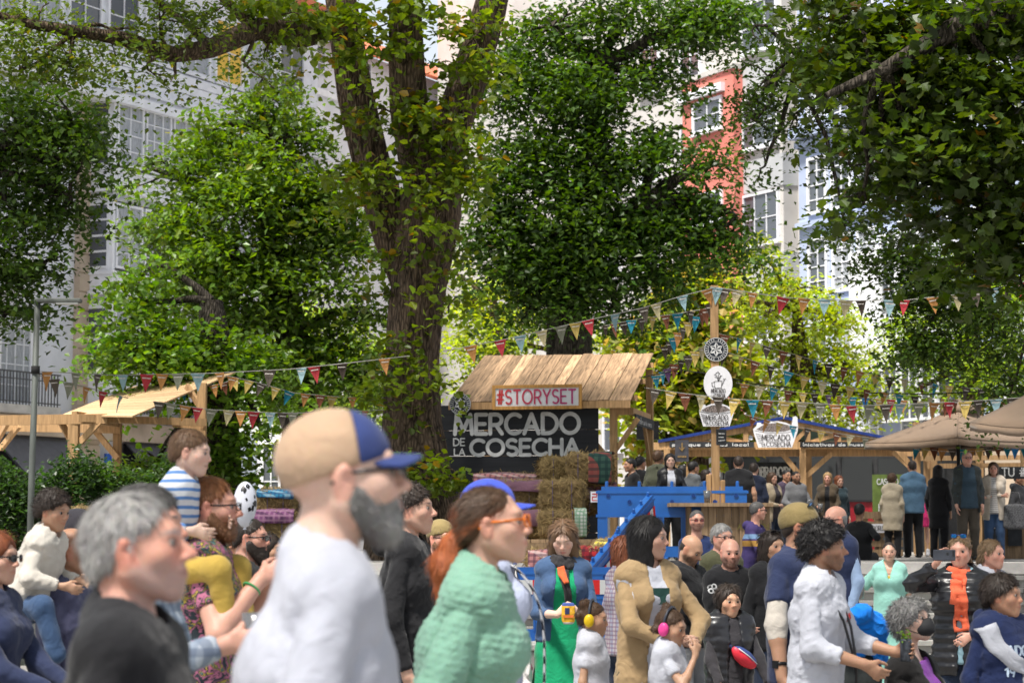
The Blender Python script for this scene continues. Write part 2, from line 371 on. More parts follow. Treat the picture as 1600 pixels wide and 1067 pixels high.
def wob(p, f, seed=0.0):
    x, y, z = p[:, 0]*f, p[:, 1]*f, p[:, 2]*f
    return (np.sin(x*1.7+y*.9+seed+1.3*np.sin(z*1.1+seed))+np.sin(y*1.9-z*1.3+seed*2.1+1.1*np.sin(x*1.4))+np.sin(z*1.6+x*.7-seed*1.7+1.2*np.sin(y*1.2+2)))/3
def surfnet(f, lo, hi, h, pad=1.0):
    lo = np.asarray(lo, np.float32)-2*h; hi = np.asarray(hi, np.float32)+2*h
    B = 4; nb = np.maximum(1, np.ceil((hi-lo)/(h*B)).astype(int)); n = nb*B
    g = np.stack(np.meshgrid(*[np.arange(k) for k in nb], indexing='ij'), -1).reshape(-1, 3)
    dc = f(((g+.5)*B-.5).astype(np.float32)*h+lo)
    act = np.abs(dc) < B*h*.9*1.35*pad+.004
    D = np.repeat(np.repeat(np.repeat(dc.reshape(nb), B, 0), B, 1), B, 2)
    M = np.repeat(np.repeat(np.repeat(act.reshape(nb), B, 0), B, 1), B, 2)
    ids = np.argwhere(M); D[M] = f(ids.astype(np.float32)*h+lo)
    D[0] = D[-1] = 1; D[:, 0] = D[:, -1] = 1; D[:, :, 0] = D[:, :, -1] = 1
    s = D < 0; nx, ny, nz = D.shape
    OFF = [(i, j, k) for i in (0, 1) for j in (0, 1) for k in (0, 1)]
    cnt = np.zeros((nx-1, ny-1, nz-1), np.int8)
    for i, j, k in OFF: cnt += s[i:nx-1+i, j:ny-1+j, k:nz-1+k]
    cell = (cnt > 0) & (cnt < 8); ids = np.argwhere(cell)
    if not len(ids): return np.zeros((0, 3), np.float32), np.zeros((0, 4), np.int32)
    idx = np.full(cell.shape, -1, np.int32); idx[cell] = np.arange(len(ids))
    val = {o: D[ids[:, 0]+o[0], ids[:, 1]+o[1], ids[:, 2]+o[2]] for o in OFF}
    pos = np.zeros((len(ids), 3), np.float32); wt = np.zeros(len(ids), np.float32)
    for o in OFF:
        for ax in range(3):
            if o[ax]: continue
            o2 = list(o); o2[ax] = 1; a, b = val[o], val[tuple(o2)]
            m = (a < 0) != (b < 0); t = a[m]/(a[m]-b[m]); q = np.tile(np.array(o, np.float32), (int(m.sum()), 1)); q[:, ax] += t
            pos[m] += q; wt[m] += 1
    v = (ids+pos/wt[:, None])*h+lo
    Q = []
    for ax in range(3):
        sl = [slice(1, -1)]*3; a = list(sl); b = list(sl); a[ax] = slice(0, -1); b[ax] = slice(1, None)
        sa, sb = s[tuple(a)], s[tuple(b)]; e = np.argwhere(sa != sb)
        if not len(e): continue
        flip = sa[e[:, 0], e[:, 1], e[:, 2]]; e = e+1; e[:, ax] -= 1
        u, w_ = [(1, 2), (2, 0), (0, 1)][ax]
        def ix(du, dw):
            q = e.copy(); q[:, u] -= du; q[:, w_] -= dw; return idx[q[:, 0], q[:, 1], q[:, 2]]
        q = np.stack([ix(1, 1), ix(0, 1), ix(0, 0), ix(1, 0)], 1); q[~flip] = q[~flip][:, ::-1]; Q.append(q)
    Q = np.concatenate(Q); Q = Q[(Q >= 0).all(1)]
    return v.astype(np.float32), Q
def bounds(prs, pad=.03):
    lo = np.min([q.c-q.R for q in prs], 0)-pad; hi = np.max([q.c+q.R for q in prs], 0)+pad; return lo, hi
def rotm(yaw=0, pitch=0, roll=0):
    """columns right, forward, up; yaw turns to the person's right, pitch up, roll towards the right"""
    y, p, r = map(math.radians, (-yaw, pitch, roll))
    return np.array(Matrix.Rotation(y, 3, 'Z') @ Matrix.Rotation(p, 3, 'X') @ Matrix.Rotation(r, 3, 'Y'), np.float32)
def ik(S, T, l1, l2, pole):
    v = T-S; d = float(np.linalg.norm(v)); d2 = min(d, (l1+l2)*.995); u = v/max(d, 1e-6); T = S+u*d2
    a = (l1*l1-l2*l2+d2*d2)/(2*d2); hgt = math.sqrt(max(0, l1*l1-a*a)); pole = np.asarray(pole, np.float32); q = nrm(pole-u*float(pole@u))
    return S+u*a+q*hgt, T
SKIN = vcol('skin', rough=.48, spec=.38, sss=.10, bmp=.35, bscale=150, var=.22)
HAIR = vcol('hair_strands', rough=.55, spec=.4, bmp=.5, bscale=140, stretch=(1, 1, .25), var=.2)
EYEW = mat('eye_white', (.26, .22, .20), rough=.25, var=.03, bmp=0); EYED = mat('eye_dark', (.02, .012, .008), rough=.15, var=.1, bmp=0)
TONE = {'fair': (.56, .34, .25), 'pale': (.62, .42, .33), 'rosy': (.58, .31, .23), 'tan': (.42, .23, .145), 'olive': (.48, .28, .18), 'brown': (.30, .155, .09)}
HC = {'black': (.012, .010, .010), 'dark': (.028, .018, .013), 'brown': (.07, .036, .018), 'mid': (.13, .07, .035), 'auburn': (.19, .055, .02), 'blond': (.32, .20, .09), 'dirty': (.20, .125, .065),
      'grey': (.30, .29, .28), 'salt': (.20, .195, .19), 'white': (.48, .47, .45), 'redb': (.22, .085, .03), 'dgrey': (.085, .08, .078)}
FIG = {}
def sphere_mesh(c, r, fwd, n=10, m=7, cut=.55):
    """eyeball: rings about the forward axis; the front rings are the iris"""
    f = nrm(fwd); s = nrm(np.cross(f, A3(0, 0, 1))); u = np.cross(s, f); V, Fq, mi = [], [], []
    th = [0.001, .45, .74, .78, 1.0, 1.5, 2.2]
    for t in th:
        for k in range(n): V.append(c+r*(f*math.cos(t)+(s*math.cos(2*math.pi*k/n)+u*math.sin(2*math.pi*k/n))*math.sin(t)))
    for i in range(len(th)-1):
        for k in range(n): Fq.append((i*n+k, i*n+(k+1) % n, (i+1)*n+(k+1) % n, (i+1)*n+k)); mi.append(1 if i < 2 else 0)
    return np.array(V, np.float32), np.array(Fq, np.int32), mi
def head_prims(p, child=False, fem=False):
    """head in its own frame: x right, y forward, z up, origin between the ears; unit head 0.232 m high"""
    j = lambda s: p['rnd'].uniform(-s, s); P = []
    jaw = .85 if child else (.9 if fem else 1.0); ck = 1.12 if child else 1.0; nz = .72 if child else (.9 if fem else p.get('nose', 1.05)+j(.1))
    P += [ell((0, -.014, .035), (.076, .097, .083), k=.02), ell((0, .020, -.02), (.064*(1 if not child else 1.03), .072, .085), k=.03)]
    for s in (-1, 1):
        P += [cone((s*.056*jaw, -.004, -.045), (s*.018, .060, -.094), .024*jaw, .017, .03), ell((s*.040, .056, -.020), (.027*ck, .026, .025*ck), k=.025)]
    P += [ell((0, .068, -.097), (.023*jaw, .018, .017), k=.022), cone((-.030, .080, .026), (.030, .080, .026), .013, .013, .022), ell((0, .070, -.058), (.030, .026, .030), k=.022)]
    ny = .113+.006*(nz-1)*4
    P += [cone((0, .088, .010), (0, ny, -.026), .0075, .0105*nz**.5, .012)]
    for s in (-1, 1): P += [ell((s*.0115, .100, -.031), (.0085, .0105, .0075), k=.008)]
    m = p.get('mouth', 0)      # smile: corners raised and wide
    for s in (-1, 1):
        P += [cone((0, .0955, -.0555), (s*(.024+.005*m), .081, -.059+.006*m), .0052, .003, .005), cone((0, .0945, -.0655), (s*(.022+.005*m), .081, -.0615+.006*m), .0065, .003, .005)]
        P += [ell((s*.0765, -.008, -.004), (.0095, .019, .033), rotm(0, -12, s*14), .008), ell((s*.074, -.004, -.026), (.008, .010, .012), k=.008)]
    base = union(P)
    def f(q):
        d = base(q)
        for s in (-1, 1):
            e = q-A3(s*.032, .101, .003); m_ = (e*e).sum(1) < .0016
            if m_.any():
                ee = e[m_]/A3(.0180, .017, .0056); d[m_] = smax(d[m_], -(np.sqrt((ee*ee).sum(1))-1)*.0085, .007)
            e = q-A3(s*.088, .004, 0); m_ = (e*e).sum(1) < .0006
            if m_.any(): d[m_] = smax(d[m_], -(np.sqrt((e[m_]**2).sum(1))-.011), .006)
        return d
    return f
def head_colour(v, tone, p, child, fem):
    """skin colour over the head: lips, cheeks, ears, stubble, brows"""
    t = np.array(tone, np.float32); c = np.tile(t, (len(v), 1)); x, y, z = v[:, 0], v[:, 1], v[:, 2]; ax = np.abs(x)
    def mixin(w_, col): c[:] = c*(1-w_[:, None])+np.array(col, np.float32)*w_[:, None]
    red = t*A3(1.12, .74, .70); mixin(np.clip(.5+.5*wob(v, 55, 1.3), 0, 1)*.30, t*A3(1.05, .84, .80)); mixin(np.clip(wob(v, 190, 4.0), 0, 1)*.16, t*.72)
    mixin(.5*np.exp(-(((ax-.04)/.022)**2+((z+.022)/.022)**2))*(y > .03), red)
    mixin(.55*np.exp(-((x/.014)**2+((z+.028)/.014)**2))*(y > .09), red); mixin(.55*((ax > .072) & (np.abs(z) < .04)), red)
    m = p.get('mouth', 0); zl = z+.0605-.006*m*np.clip(ax/.022, 0, 1)
    lip = t*A3(.86, .48, .46) if not p.get('lipstick') else A3(.42, .03, .05)
    mixin(.85*np.clip(1.25-np.sqrt((x/(.026+.005*m))**2+(zl/.0095)**2), 0, 1).clip(0, .85)*(y > .07), lip)
    mixin(.75*np.clip(1.3-np.abs(zl)/.0016, 0, 1)*(ax < .026)*(y > .07), t*.25)
    for s in (-1, 1):
        mixin(.35*np.exp(-(((x-s*.032)/.02)**2+((z+.004)/.012)**2))*(y > .06), t*A3(.72, .62, .62))
        zc = .0265-.004*((x-s*.032)/.02)**2+.003*s*(x-s*.032)/.02*0; wv = np.exp(-(((x-s*.033)/.0185)**4+((z-zc)/.0042)**2))*(y > .05)
        mixin(.9*wv*(.75 if fem or child else 1), p.get('brow', p['hair_c']))
        mixin(.8*np.exp(-(((x-s*.032)/.016)**4+((z-.0088)/.0022)**2))*(y > .06), A3(.03, .02, .018))
    st = p.get('stubble', 0)
    if st:
        reg = np.clip((-.022-z+.45*np.clip(.02-y, -1, 1)*0)/.02, 0, 1)*np.clip((y+.02)/.03, 0, 1)*np.clip((z+.135)/.02, 0, 1)
        reg *= 1-np.exp(-(((ax-.028)/.018)**2+((z+.034)/.016)**2)); reg *= 1-.9*np.exp(-((x/.02)**2+((zl)/.008)**2))*(y > .07)
        g = .75+.25*wob(v, 400); mixin(np.clip(st*reg*g, 0, .92), p.get('beard_c', p['hair_c']))
    if p.get('scalp'):
        reg = np.clip((z-.01+.35*(y+.02))/.02, 0, 1)*np.clip((-.35*(z-.03)-y+.045)/.03, 0, 1); reg = np.maximum(reg, np.clip((.03-y)/.03, 0, 1)*np.clip((z+.05)/.02, 0, 1)*(z < .085)*(p['scalp'] == 'ring'))
        if p['scalp'] == 'ring': reg *= np.clip((.075-z)/.03, 0, 1)
        mixin(.55*reg*(ax < .0795), p['hair_c'])
    return c
def hand_prims(W, d, n, side, sc, curl, spread=.10, thumb=.5):
    """palm, four fingers and a thumb; d points to the fingers, n out of the palm, side to the thumb"""
    d = nrm(d); n = nrm(n-d*float(n@d)); t = nrm(np.cross(d, n))*1.0
    if float(t@side) < 0: t = -t
    P = [econ(W-d*.01*sc, W+d*.078*sc, t, (.026*sc, .017*sc), (.039*sc, .013*sc), .012)]
    L = (.072, .082, .076, .058)
    for i in range(4):
        off = (.030-.020*i)*sc; b = W+d*(.084-.004*abs(i-1.3))*sc+t*off; ang = 0; q = b; sp = (1.2-i)*spread
        for s in range(3):
            ang += curl*(.75+.12*i)*(.8, 1.0, .7)[s]; dv = nrm(d*math.cos(ang)+n*math.sin(ang)+t*sp*(1 if s == 0 else .4)); e = q+dv*L[i]*sc*(.46, .31, .23)[s]
            P.append(cone(q, e, (.0092-.0007*s)*sc, (.0086-.0008*s)*sc, .006)); q = e
    b = W+d*.022*sc+t*.024*sc; m = b+nrm(d*.75+t*.72+n*(.25+.5*thumb))*.040*sc; e = m+nrm(d*.92+t*(.25-.3*thumb)+n*(.2+.5*thumb))*.032*sc; g = e+nrm(d*.9-t*.15*thumb+n*(.3+.3*thumb))*.024*sc
    P += [cone(b, m, .0135*sc, .011*sc, .012), cone(m, e, .0108*sc, .0098*sc, .006), cone(e, g, .0096*sc, .008*sc, .006)]
    return P
def blades(v, q, n, L, wdt, col, flow, rnd, lift=.25, curl=0.0):
    """locks of hair: small tapered triangles growing out of the hair mass along its flow"""
    a, b, c = v[q[:, 0]], v[q[:, 1]], v[q[:, 2]]; nr = np.cross(b-a, c-a); ar = np.linalg.norm(nr, axis=1); ok = ar > 1e-12; a, b, c, nr, ar, qd = a[ok], b[ok], c[ok], nr[ok], ar[ok], v[q[ok][:, 3]]
    nr /= ar[:, None]; i = rnd.choice(len(a), n, p=ar/ar.sum()); u = rnd.random((n, 2), np.float32)
    p = (a[i]*(1-u[:, :1])+b[i]*u[:, :1])*(1-u[:, 1:])+(qd[i]*(1-u[:, :1])+c[i]*u[:, :1])*u[:, 1:]; N = nr[i]
    fl = flow(p); fl = fl/np.maximum(np.linalg.norm(fl, axis=1), 1e-6)[:, None]+rnd.normal(0, .16+curl, (n, 3)); t = fl-N*np.einsum('ij,ij->i', fl, N)[:, None]; t /= np.maximum(np.linalg.norm(t, axis=1), 1e-6)[:, None]
    s = np.cross(N, t); L_ = L*rnd.uniform(.6, 1.3, (n, 1)); w_ = wdt*rnd.uniform(.6, 1.3, (n, 1))
    p0 = p-N*.003; mid = p+t*L_*.5+N*L_*lift*.6; tip = p+t*L_+N*L_*lift*rnd.uniform(.0, 1.2, (n, 1))
    V = np.concatenate([p0-s*w_/2, p0+s*w_/2, mid+s*w_*.4, mid-s*w_*.4, tip]).astype(np.float32); k = np.arange(n)
    F4 = np.stack([k, k+n, k+2*n, k+3*n], 1); F3 = np.stack([k+3*n, k+2*n, k+4*n], 1)
    tone = rnd.uniform(.75, 1.3, n).astype(np.float32); C = np.tile(tone, 5)[:, None]*np.array(col, np.float32); return V, F4, F3, C
def person(label, px, ptop, d, yaw, H=None, z0=0.0, sex='m', build=1.0, tone='fair', head=(0, 0, 0), lean=0, twist=0, side=0,
           R=None, L=None, Rp=None, Lp=None, hR=None, hL=None, sit=None, top=None, over=None, bottom=None, hair=None, beard=None, extra=None, face=None,
           child=False, group=None, legs=None, seed=None, belly=0.0, shoe=(.03, .03, .03), det=1.0):
    """one figure. Hand targets R, L are fractions of the height in the figure's frame (x right, y forward, z up)."""
    seed = seed if seed is not None else int(px*7+ptop); rnd = np.random.default_rng(seed); fem = sex == 'f'
    ztop = at(px, ptop, d).z; hh = hair.get('h', .012) if hair else .004
    if H is None: H = ztop-z0-hh
    scl = H/1.75; hk = 1.0 if not child else 1.0+.62*max(0, (1.6-H))*.75
    hs = H*.1335/.232*hk*(.985 if fem else 1)
    px_m = 1/(FPX/d*.64)/det; hv = min(.0112, max(.0050, 1.5*px_m)); cv = min(.021, max(.0108, 2.3*px_m))
    tone_c = TONE[tone] if isinstance(tone, str) else tone; hc = HC.get(hair['c'], hair['c']) if hair and isinstance(hair['c'], str) else (hair['c'] if hair else HC['brown'])
    hipz = .525*H if sit is None else sit['z']
    u0 = rotm(0, -lean, side); P0 = A3(0, 0, hipz); u = u0[:, 2]; Rt = u0 @ rotm(twist, 0, 0); r, fw = Rt[:, 0], Rt[:, 1]
    bw = build
    shw = H*(.093 if not fem else .084)*(.93 if child else 1)*(.5+.5*bw); wai = P0+u*.085*H; che = P0+u*.205*H; shc = P0+u*.287*H; nb = P0+u*.318*H-fw*.012*H
    hipw = .098 if fem else .092; wx = (.076 if fem else .086)*bw; cx = (.088 if fem else .100)*(.6+.4*bw)
    if child: hipw, wx, cx = .088, .080, .088
    ry = .5+.5*bw
    tor = [econ(P0-u*.035*H, wai, r, (hipw*H*(.7+.3*bw), .064*H*ry), (wx*H, .056*H*ry), .05), econ(wai, che, r, (wx*H, .056*H*ry), (cx*H, .066*H*ry), .05),
           econ(che, shc-u*.01*H, r, (cx*H, .066*H*ry), (cx*.92*H, .047*H), .05), cone(shc-r*shw*.85, shc+r*shw*.85, .029*H, .029*H, .05)]
    if fem and not child:
        for s in (-1, 1): tor.append(ell(che+u*.012*H+fw*.052*H+r*s*.042*H, A3(.036, .034, .036)*H, k=.04))
    if belly: tor.append(ell(wai+fw*.03*H+u*.01*H, A3(.085*bw+belly*.3, .055+belly, .09)*H, k=.06))
    neckR = .0315*H*(.86 if fem else 1)*(.9 if child else 1)
    for s in (-1, 1): tor.append(cone(nb+u*.012*H, shc+r*s*shw*.85-u*.002*H, .028*H, .026*H, .04))
    Rh = rotm(head[0]+twist*.0, head[1], head[2]); Rw = rotm(twist, 0, 0) @ Rh
    nkl = .075*H*(.8 if child else 1); hctr = nb+nrm(u*.9+A3(0, 0, .4)+fw*.38)*nkl+Rw[:, 2]*.048*hs/.132*.1335+A3(0, 0, .022*H)
    if sit is None: hctr = hctr+A3(0, 0, (H-.117*hs)-hctr[2])*(.0 if abs(lean) > 12 else 1.0)
    nk = [cone(nb-u*.03*H, nb+u*.01*H, neckR*1.25, neckR*1.08, .03), cone(nb+u*.01*H, hctr+Rw@(A3(0, -.028, -.055)*hs), neckR*1.05, neckR, .03)]
    # arms
    ul, fl = .168*H, .148*H; arms = {}
    for s, tgt, pole, nm in ((1, R, Rp, 'R'), (-1, L, Lp, 'L')):
        S = shc+r*s*shw-u*.008*H
        if tgt is None: tgt = (s*.125, .02, .50)
        T = A3(*tgt)*H; T[2] += 0 if sit is None else 0
        E, W = ik(S, T, ul, fl, pole if pole is not None else (s*.5, -.8, -.35)); arms[nm] = (S, E, W)
    aR = (.5+.5*bw)*(.88 if fem else 1)*(.9 if child else 1)
    ra = [x*H*aR for x in (.0275, .0235, .0235, .0155)]
    lo_leg = []; hipj = [P0+r*s*.052*H-u*.03*H for s in (1, -1)]; legpts = []
    for i, s in enumerate((1, -1)):
        if sit is None: K = A3(s*.058*H, .015*H, .285*H); An = A3(s*.06*H, -.01*H, .045*H)
        else: K = A3(*sit['knee'])*A3(s, 1, 1); An = A3(*sit['ankle'])*A3(s, 1, 1)
        if legs: K, An = A3(*legs[i][0])*H, A3(*legs[i][1])*H
        legpts.append((hipj[i], K, An))
        lo_leg += [cone(hipj[i], K, .052*H*bw**.5, .034*H, .03), cone(K, K+(An-K)*.35, .034*H, .034*H, .03), cone(K+(An-K)*.35, An, .034*H, .021*H, .03)]
    # root, placed so that the head stands at its pixel
    X = at(px, ptop, d).x; th = math.radians(yaw+180); cth, sth = math.cos(th), math.sin(th)
    hx, hy = float(hctr[0]), float(hctr[1]); root = empty('person', (X-(cth*hx-sth*hy), d-(sth*hx+cth*hy), z0), th, label, 'person', group)
    if sit is not None or abs(lean) > 12: root.location.z = ztop-hh-float(hctr[2])-.117*hs
    # ---- body: one skin mesh
    Vb, Fb4, Cb, Mi = [], [], [], []; nv = 0
    def addm(v, q, c, mi=None):
        nonlocal nv
        if not len(v): return
        Vb.append(v); Fb4.append(q+nv); Cb.append(c); Mi.append(np.zeros(len(q), np.int32) if mi is None else np.asarray(mi, np.int32)); nv += len(v)
    fp = {'rnd': rnd, 'hair_c': hc}; fp.update(face or {})
    hf = head_prims(fp, child, fem); nku = union(nk+[q for q in tor if q.R < .2*H][:0]); tu = union(tor)
    def hn(p):
        q = ((p-hctr)@Rw)/hs; dh = hf(q)*hs; return smin(smin(dh, nku(p), .014), tu(p)+.006, .03)
    lo = hctr-A3(.13, .15, .14)*hs; hi = hctr+A3(.13, .15, .13)*hs; lo[2] = min(lo[2], nb[2]-.05*H); lo = np.minimum(lo, nb-A3(.10, .07, .045)*H*.8); hi = np.maximum(hi, nb+A3(.08, .05, 0)*H)
    v, q = surfnet(hn, lo, hi, hv); ql = ((v-hctr)@Rw)/hs; addm(v, q, head_colour(ql, tone_c, fp, child, fem))
    for s in (-1, 1):
        if fp.get('shut'): break
        v, q, mi = sphere_mesh(hctr+Rw@(A3(s*.032, .0790, .003)*hs), .0130*hs, Rw@A3(fp.get('gaze', 0)+s*.0, 1, fp.get('gazez', 0)))
        addm(v, q, np.tile(tone_c, (len(v), 1)), [m+1 for m in mi])
    arml = union([x for S, E, W in arms.values() for x in (cone(S, E, ra[0], ra[1], .02), cone(E, W, ra[1], ra[3], .02))]); tu2 = lambda p: np.minimum(np.minimum(tu(p), lleg(p))+.014, arml(p)+.007)
    lleg = union(lo_leg); lo, hi = bounds(tor+lo_leg); lo[0] -= .25; hi[0] += .25; lo[1] -= .2; hi[1] += .35; v, q = surfnet(tu2, lo, hi, .036); addm(v, q, np.tile(tone_c, (len(v), 1)))
    hands = {}
    for nm, hcfg, s in (('R', hR, 1), ('L', hL, -1)):
        S, E, W = arms[nm]; hcfg = dict(hcfg or {})
        fd = nrm(W-E); dv = nrm(A3(*hcfg['dir'])) if 'dir' in hcfg else fd; pn = A3(*hcfg.get('palm', (-s*.9, .15, 0)))
        thv = A3(*hcfg.get('thumb', (0, .9, .45)))
        if hcfg.get('hide'): hp = []
        else: hp = hand_prims(W+dv*.012*H, dv, pn, thv, scl*(1.06 if child else 1)*(.9 if fem else 1), hcfg.get('curl', .35), hcfg.get('spread', .08), hcfg.get('tw', .5))
        gs = [g.get('sleeve'+nm, g.get('sleeve', 'short')) for g in (top, over) if g]; lsl = any(x in ('long', 'over') for x in gs); k34 = .45 if '34' in gs else .3
        ap = [cone(S, E, ra[0], ra[1], .02), cone(E, E+(W-E)*.3, ra[1], ra[2], .02), cone(E+(W-E)*.3, W+dv*.01*H, ra[2], ra[3], .02)]+hp
        if lsl: ap = [cone(E+(W-E)*.80, W+dv*.01*H, ra[3]*1.08, ra[3], .02)]+hp
        elif '34' in gs: ap = [cone(E+(W-E)*.45, W+dv*.01*H, ra[2]*.93, ra[3], .02)]+hp
        lo, hi = bounds(ap, .01); v, q = surfnet(union(ap), lo, hi, max(min(1.7*px_m, .0095), .0062))
        c = np.tile(np.array(tone_c, np.float32), (len(v), 1)); addm(v, q, c); hands[nm] = (W, dv, nrm(pn))
    me = mesh_np('body', np.concatenate(Vb), np.concatenate(Fb4), True, np.concatenate(Cb), [SKIN, EYEW, EYED], np.concatenate(Mi)); link('body', me, root)
    ctx = dict(root=root, H=H, hs=hs, hctr=hctr, Rw=Rw, nb=nb, u=u, r=r, fw=fw, shc=shc, che=che, wai=wai, P0=P0, arms=arms, hands=hands, legs=legpts, cv=cv, hv=hv, tor=tor, rnd=rnd, scl=scl, hc=hc, neckR=neckR, ra=ra, hipj=hipj, lo_leg=lo_leg, bw=bw, shw=shw)
    def infl(prs, t):
        out = []
        for q in prs: out.append(Pr((lambda p, f=q.fn, t=t: f(p)-t), q.c, q.R+t, q.k+.01))
        return out
    def garment(name, g, parent=root):
        t = g.get('t', .010); bt = g.get('tb', t); slv = g.get('sleeve', 'short'); hem = g.get('hem', .055); body = infl(tor, t); sls = []
        hemz = P0-u*hem*H
        hw0 = hipw*(.7+.3*bw)*H; body.append(econ(P0-u*(hem+.04)*H, wai, r, (g.get('hemw', hw0/H+.008)*H+t, (.064*ry+.008+belly*.7)*H+t), (wx*H+t, (.056*ry+belly*.6)*H+t), .05))
        for nm in ('R', 'L'):
            S, E, W = arms[nm]; ts = g.get('ts', t); sv = g.get('sleeve'+nm, slv)
            k = {'none': 0, 'cap': .35, 'short': .62, 'half': .9, 'elbow': 1.25, '34': 1.6, 'long': 1.95, 'over': 2.06}[sv]
            if not k: continue
            e1 = S+(E-S)*min(k, 1); pr = [cone(S, e1, ra[0]+ts*.9, ra[1]+(ra[0]-ra[1])*(1-min(k, 1))+ts*1.1, .02)]; end, axd = e1, nrm(E-S)
            if k > 1: end = E+(W-E)*(k-1); axd = nrm(W-E); pr.append(cone(E, end, ra[1]+ts*1.1, ra[2]+(ra[3]-ra[2])*(k-1)+ts*.9, .03))
            su = union(pr); sls.append((su, end, axd, pr))
        bu = union(body); nkc = union([cone(nb-u*.02*H+fw*.004*H, nb+u*.2*H+fw*.06*H, neckR*1.0+g.get('neck', .016), neckR*1.0+g.get('neck', .016)+.03, .01)])
        wa = g.get('wr', .0024); V2 = g.get('v'); front = g.get('open')
        ex = [union(g['add'](ctx))] if 'add' in g else []
        def f(p):
            dd = smax(bu(p), -(p-hemz)@u, .006)
            for su, end, axd, pr in sls: sv_ = smax(su(p), (p-end)@axd, .004); gr_ = .008*np.exp(-((dd-sv_)/.011)**2)*(((p-end)@axd) < -.06); dd = smin(dd, sv_, .006)+gr_
            qf = p+.03*wob(p, 9, seed % 5)[:, None]; dd = dd+wa*(1.0*wob(qf, 21, seed % 17)-1.7*(1-np.abs(wob(qf*A3(1, 1, 1.35), 38, seed % 7)))**4+.6+.5*wob(qf, 70, 2))
            for e in ex: dd = smin(dd, e(p), .012)
            dd = smax(dd, -nkc(p), .006)
            if V2:     # v neck / open collar
                q = p-(nb+u*.01*H); z = q@u; dd = np.maximum(dd, -np.maximum(np.abs(q@r)-(.03*H+(z)*V2), -(q@fw)))
            if front is not None:  # open jacket front
                q = p-(nb); z = -(q@u)/H; wd = np.clip(front[0]+(front[1]-front[0])*z/.35, .004, 1)*H; dd = smax(dd, -np.maximum(np.abs(q@r-g.get('off', 0)*H)-wd, .02-(q@fw)), .004)
            return dd
        if g.get('ribs'):
            f0 = f
            def f(p): return f0(p)+g['ribs'][1]*np.abs(np.sin(np.pi*(p@u)/g['ribs'][0]))
        allp = body+[x for s_ in sls for x in s_[3]]; lo, hi = bounds(allp, .02); lo[2] = max(lo[2], float((hemz)[2])-.06*H if slv in ('none', 'cap', 'short') else lo[2])
        v, q = surfnet(f, lo, hi, g.get('cv', cv)); ctx[name] = f
        return link(name, mesh_np(name, v, q, True), parent, g['m'])
    ctx['garment'] = garment
    if bottom:
        t = bottom.get('t', .012); kind = bottom.get('kind', 'trousers'); nm = {'trousers': 'trousers', 'skirt': 'skirt'}[kind]
        if kind == 'trousers':
            prs = [econ(P0-u*.03*H, P0+u*.05*H, r, (hipw*H*(.7+.3*bw)+t*.5, .062*H*ry+t*.4), (wx*H, .054*H), .05)]
            for (hj, K, An) in legpts:
                K2 = K; e = An+(An-K)*.02 if bottom.get('len', 1) == 1 else K
                prs += [cone(hj, K2, .054*H+t, .036*H+t*1.2, .035), cone(K2, e, .036*H+t*1.2, .026*H+t*(1+bottom.get('flare', .6)), .03)]
            f0 = union(prs); cut = float((P0+u*.04*H)[2])
            f = lambda p: smax(f0(p)+.003*wob(p, 40, seed % 9), np.where((p[:, 1] > P0[1]+.06*H) & (sit is not None), -1, (p-(P0+u*.02*H))@u), .006)
        else:
            ln = bottom.get('len', .45)*H; wd = bottom.get('w', .16)*H
            prs = [econ(P0+u*.075*H, P0-A3(0, 0, .04*H), r, (wx*H+t, .058*H+t), (hipw*H+t+.01, .07*H+t), .04), econ(P0-A3(0, 0, .02*H), P0-A3(0, 0, ln), r, (hipw*H+t, .07*H+t), (wd, wd*.8), .04)]
            f0 = union(prs)
            def f(p):
                an = np.arctan2(p[:, 1], p[:, 0]); dn = np.clip((P0[2]-p[:, 2])/ln, 0, 1)
                return np.maximum(f0(p)+.016*dn*np.sin(an*13+wob(p, 6)*1.5), P0[2]-ln-p[:, 2])
        lo, hi = bounds(prs, .02); v, q = surfnet(f, lo, hi, bottom.get('cv', (.015 if child else .022) if sit is not None else .03 if d < 19 and kind == 'trousers' else cv*1.15)); link(nm, mesh_np(nm, v, q, True), root, bottom['m'])
    if top: garment(top.get('name', 'shirt'), top)
    if over: garment(over.get('name', 'jacket'), over)
    if shoe is not None:
        for (hj, K, An) in legpts:
            pr = [econ(An+A3(0, -.015*H, -.022*H), An+A3(0, .085*H, -.030*H), A3(1, 0, 0), (.024*H, .022*H), (.026*H, .014*H), .02), cone(An, An+A3(0, 0, .03*H), .026*H, .026*H, .03)]
            lo, hi = bounds(pr); f0 = union(pr); zf = float(An[2])-.045*H+.001; v, q = surfnet(lambda p: np.maximum(f0(p), zf-p[:, 2]), lo, hi, .026 if d < 22 else .017); link('shoe', mesh_np('shoe', v, q, True), root, cloth('shoe_%02d%02d%02d' % tuple(int(99*x) for x in shoe), shoe))
    if hair: make_hair(ctx, hair, d)
    if beard: make_beard(ctx, beard)
    for e in extra or []: e(ctx)
    FIG[label] = ctx; return ctx
def local_head(ctx):
    hc, Rw, hs = ctx['hctr'], ctx['Rw'], ctx['hs']; return (lambda p: ((p-hc)@Rw)/hs), (lambda q: (np.asarray(q, np.float32)*hs)@Rw.T+hc)
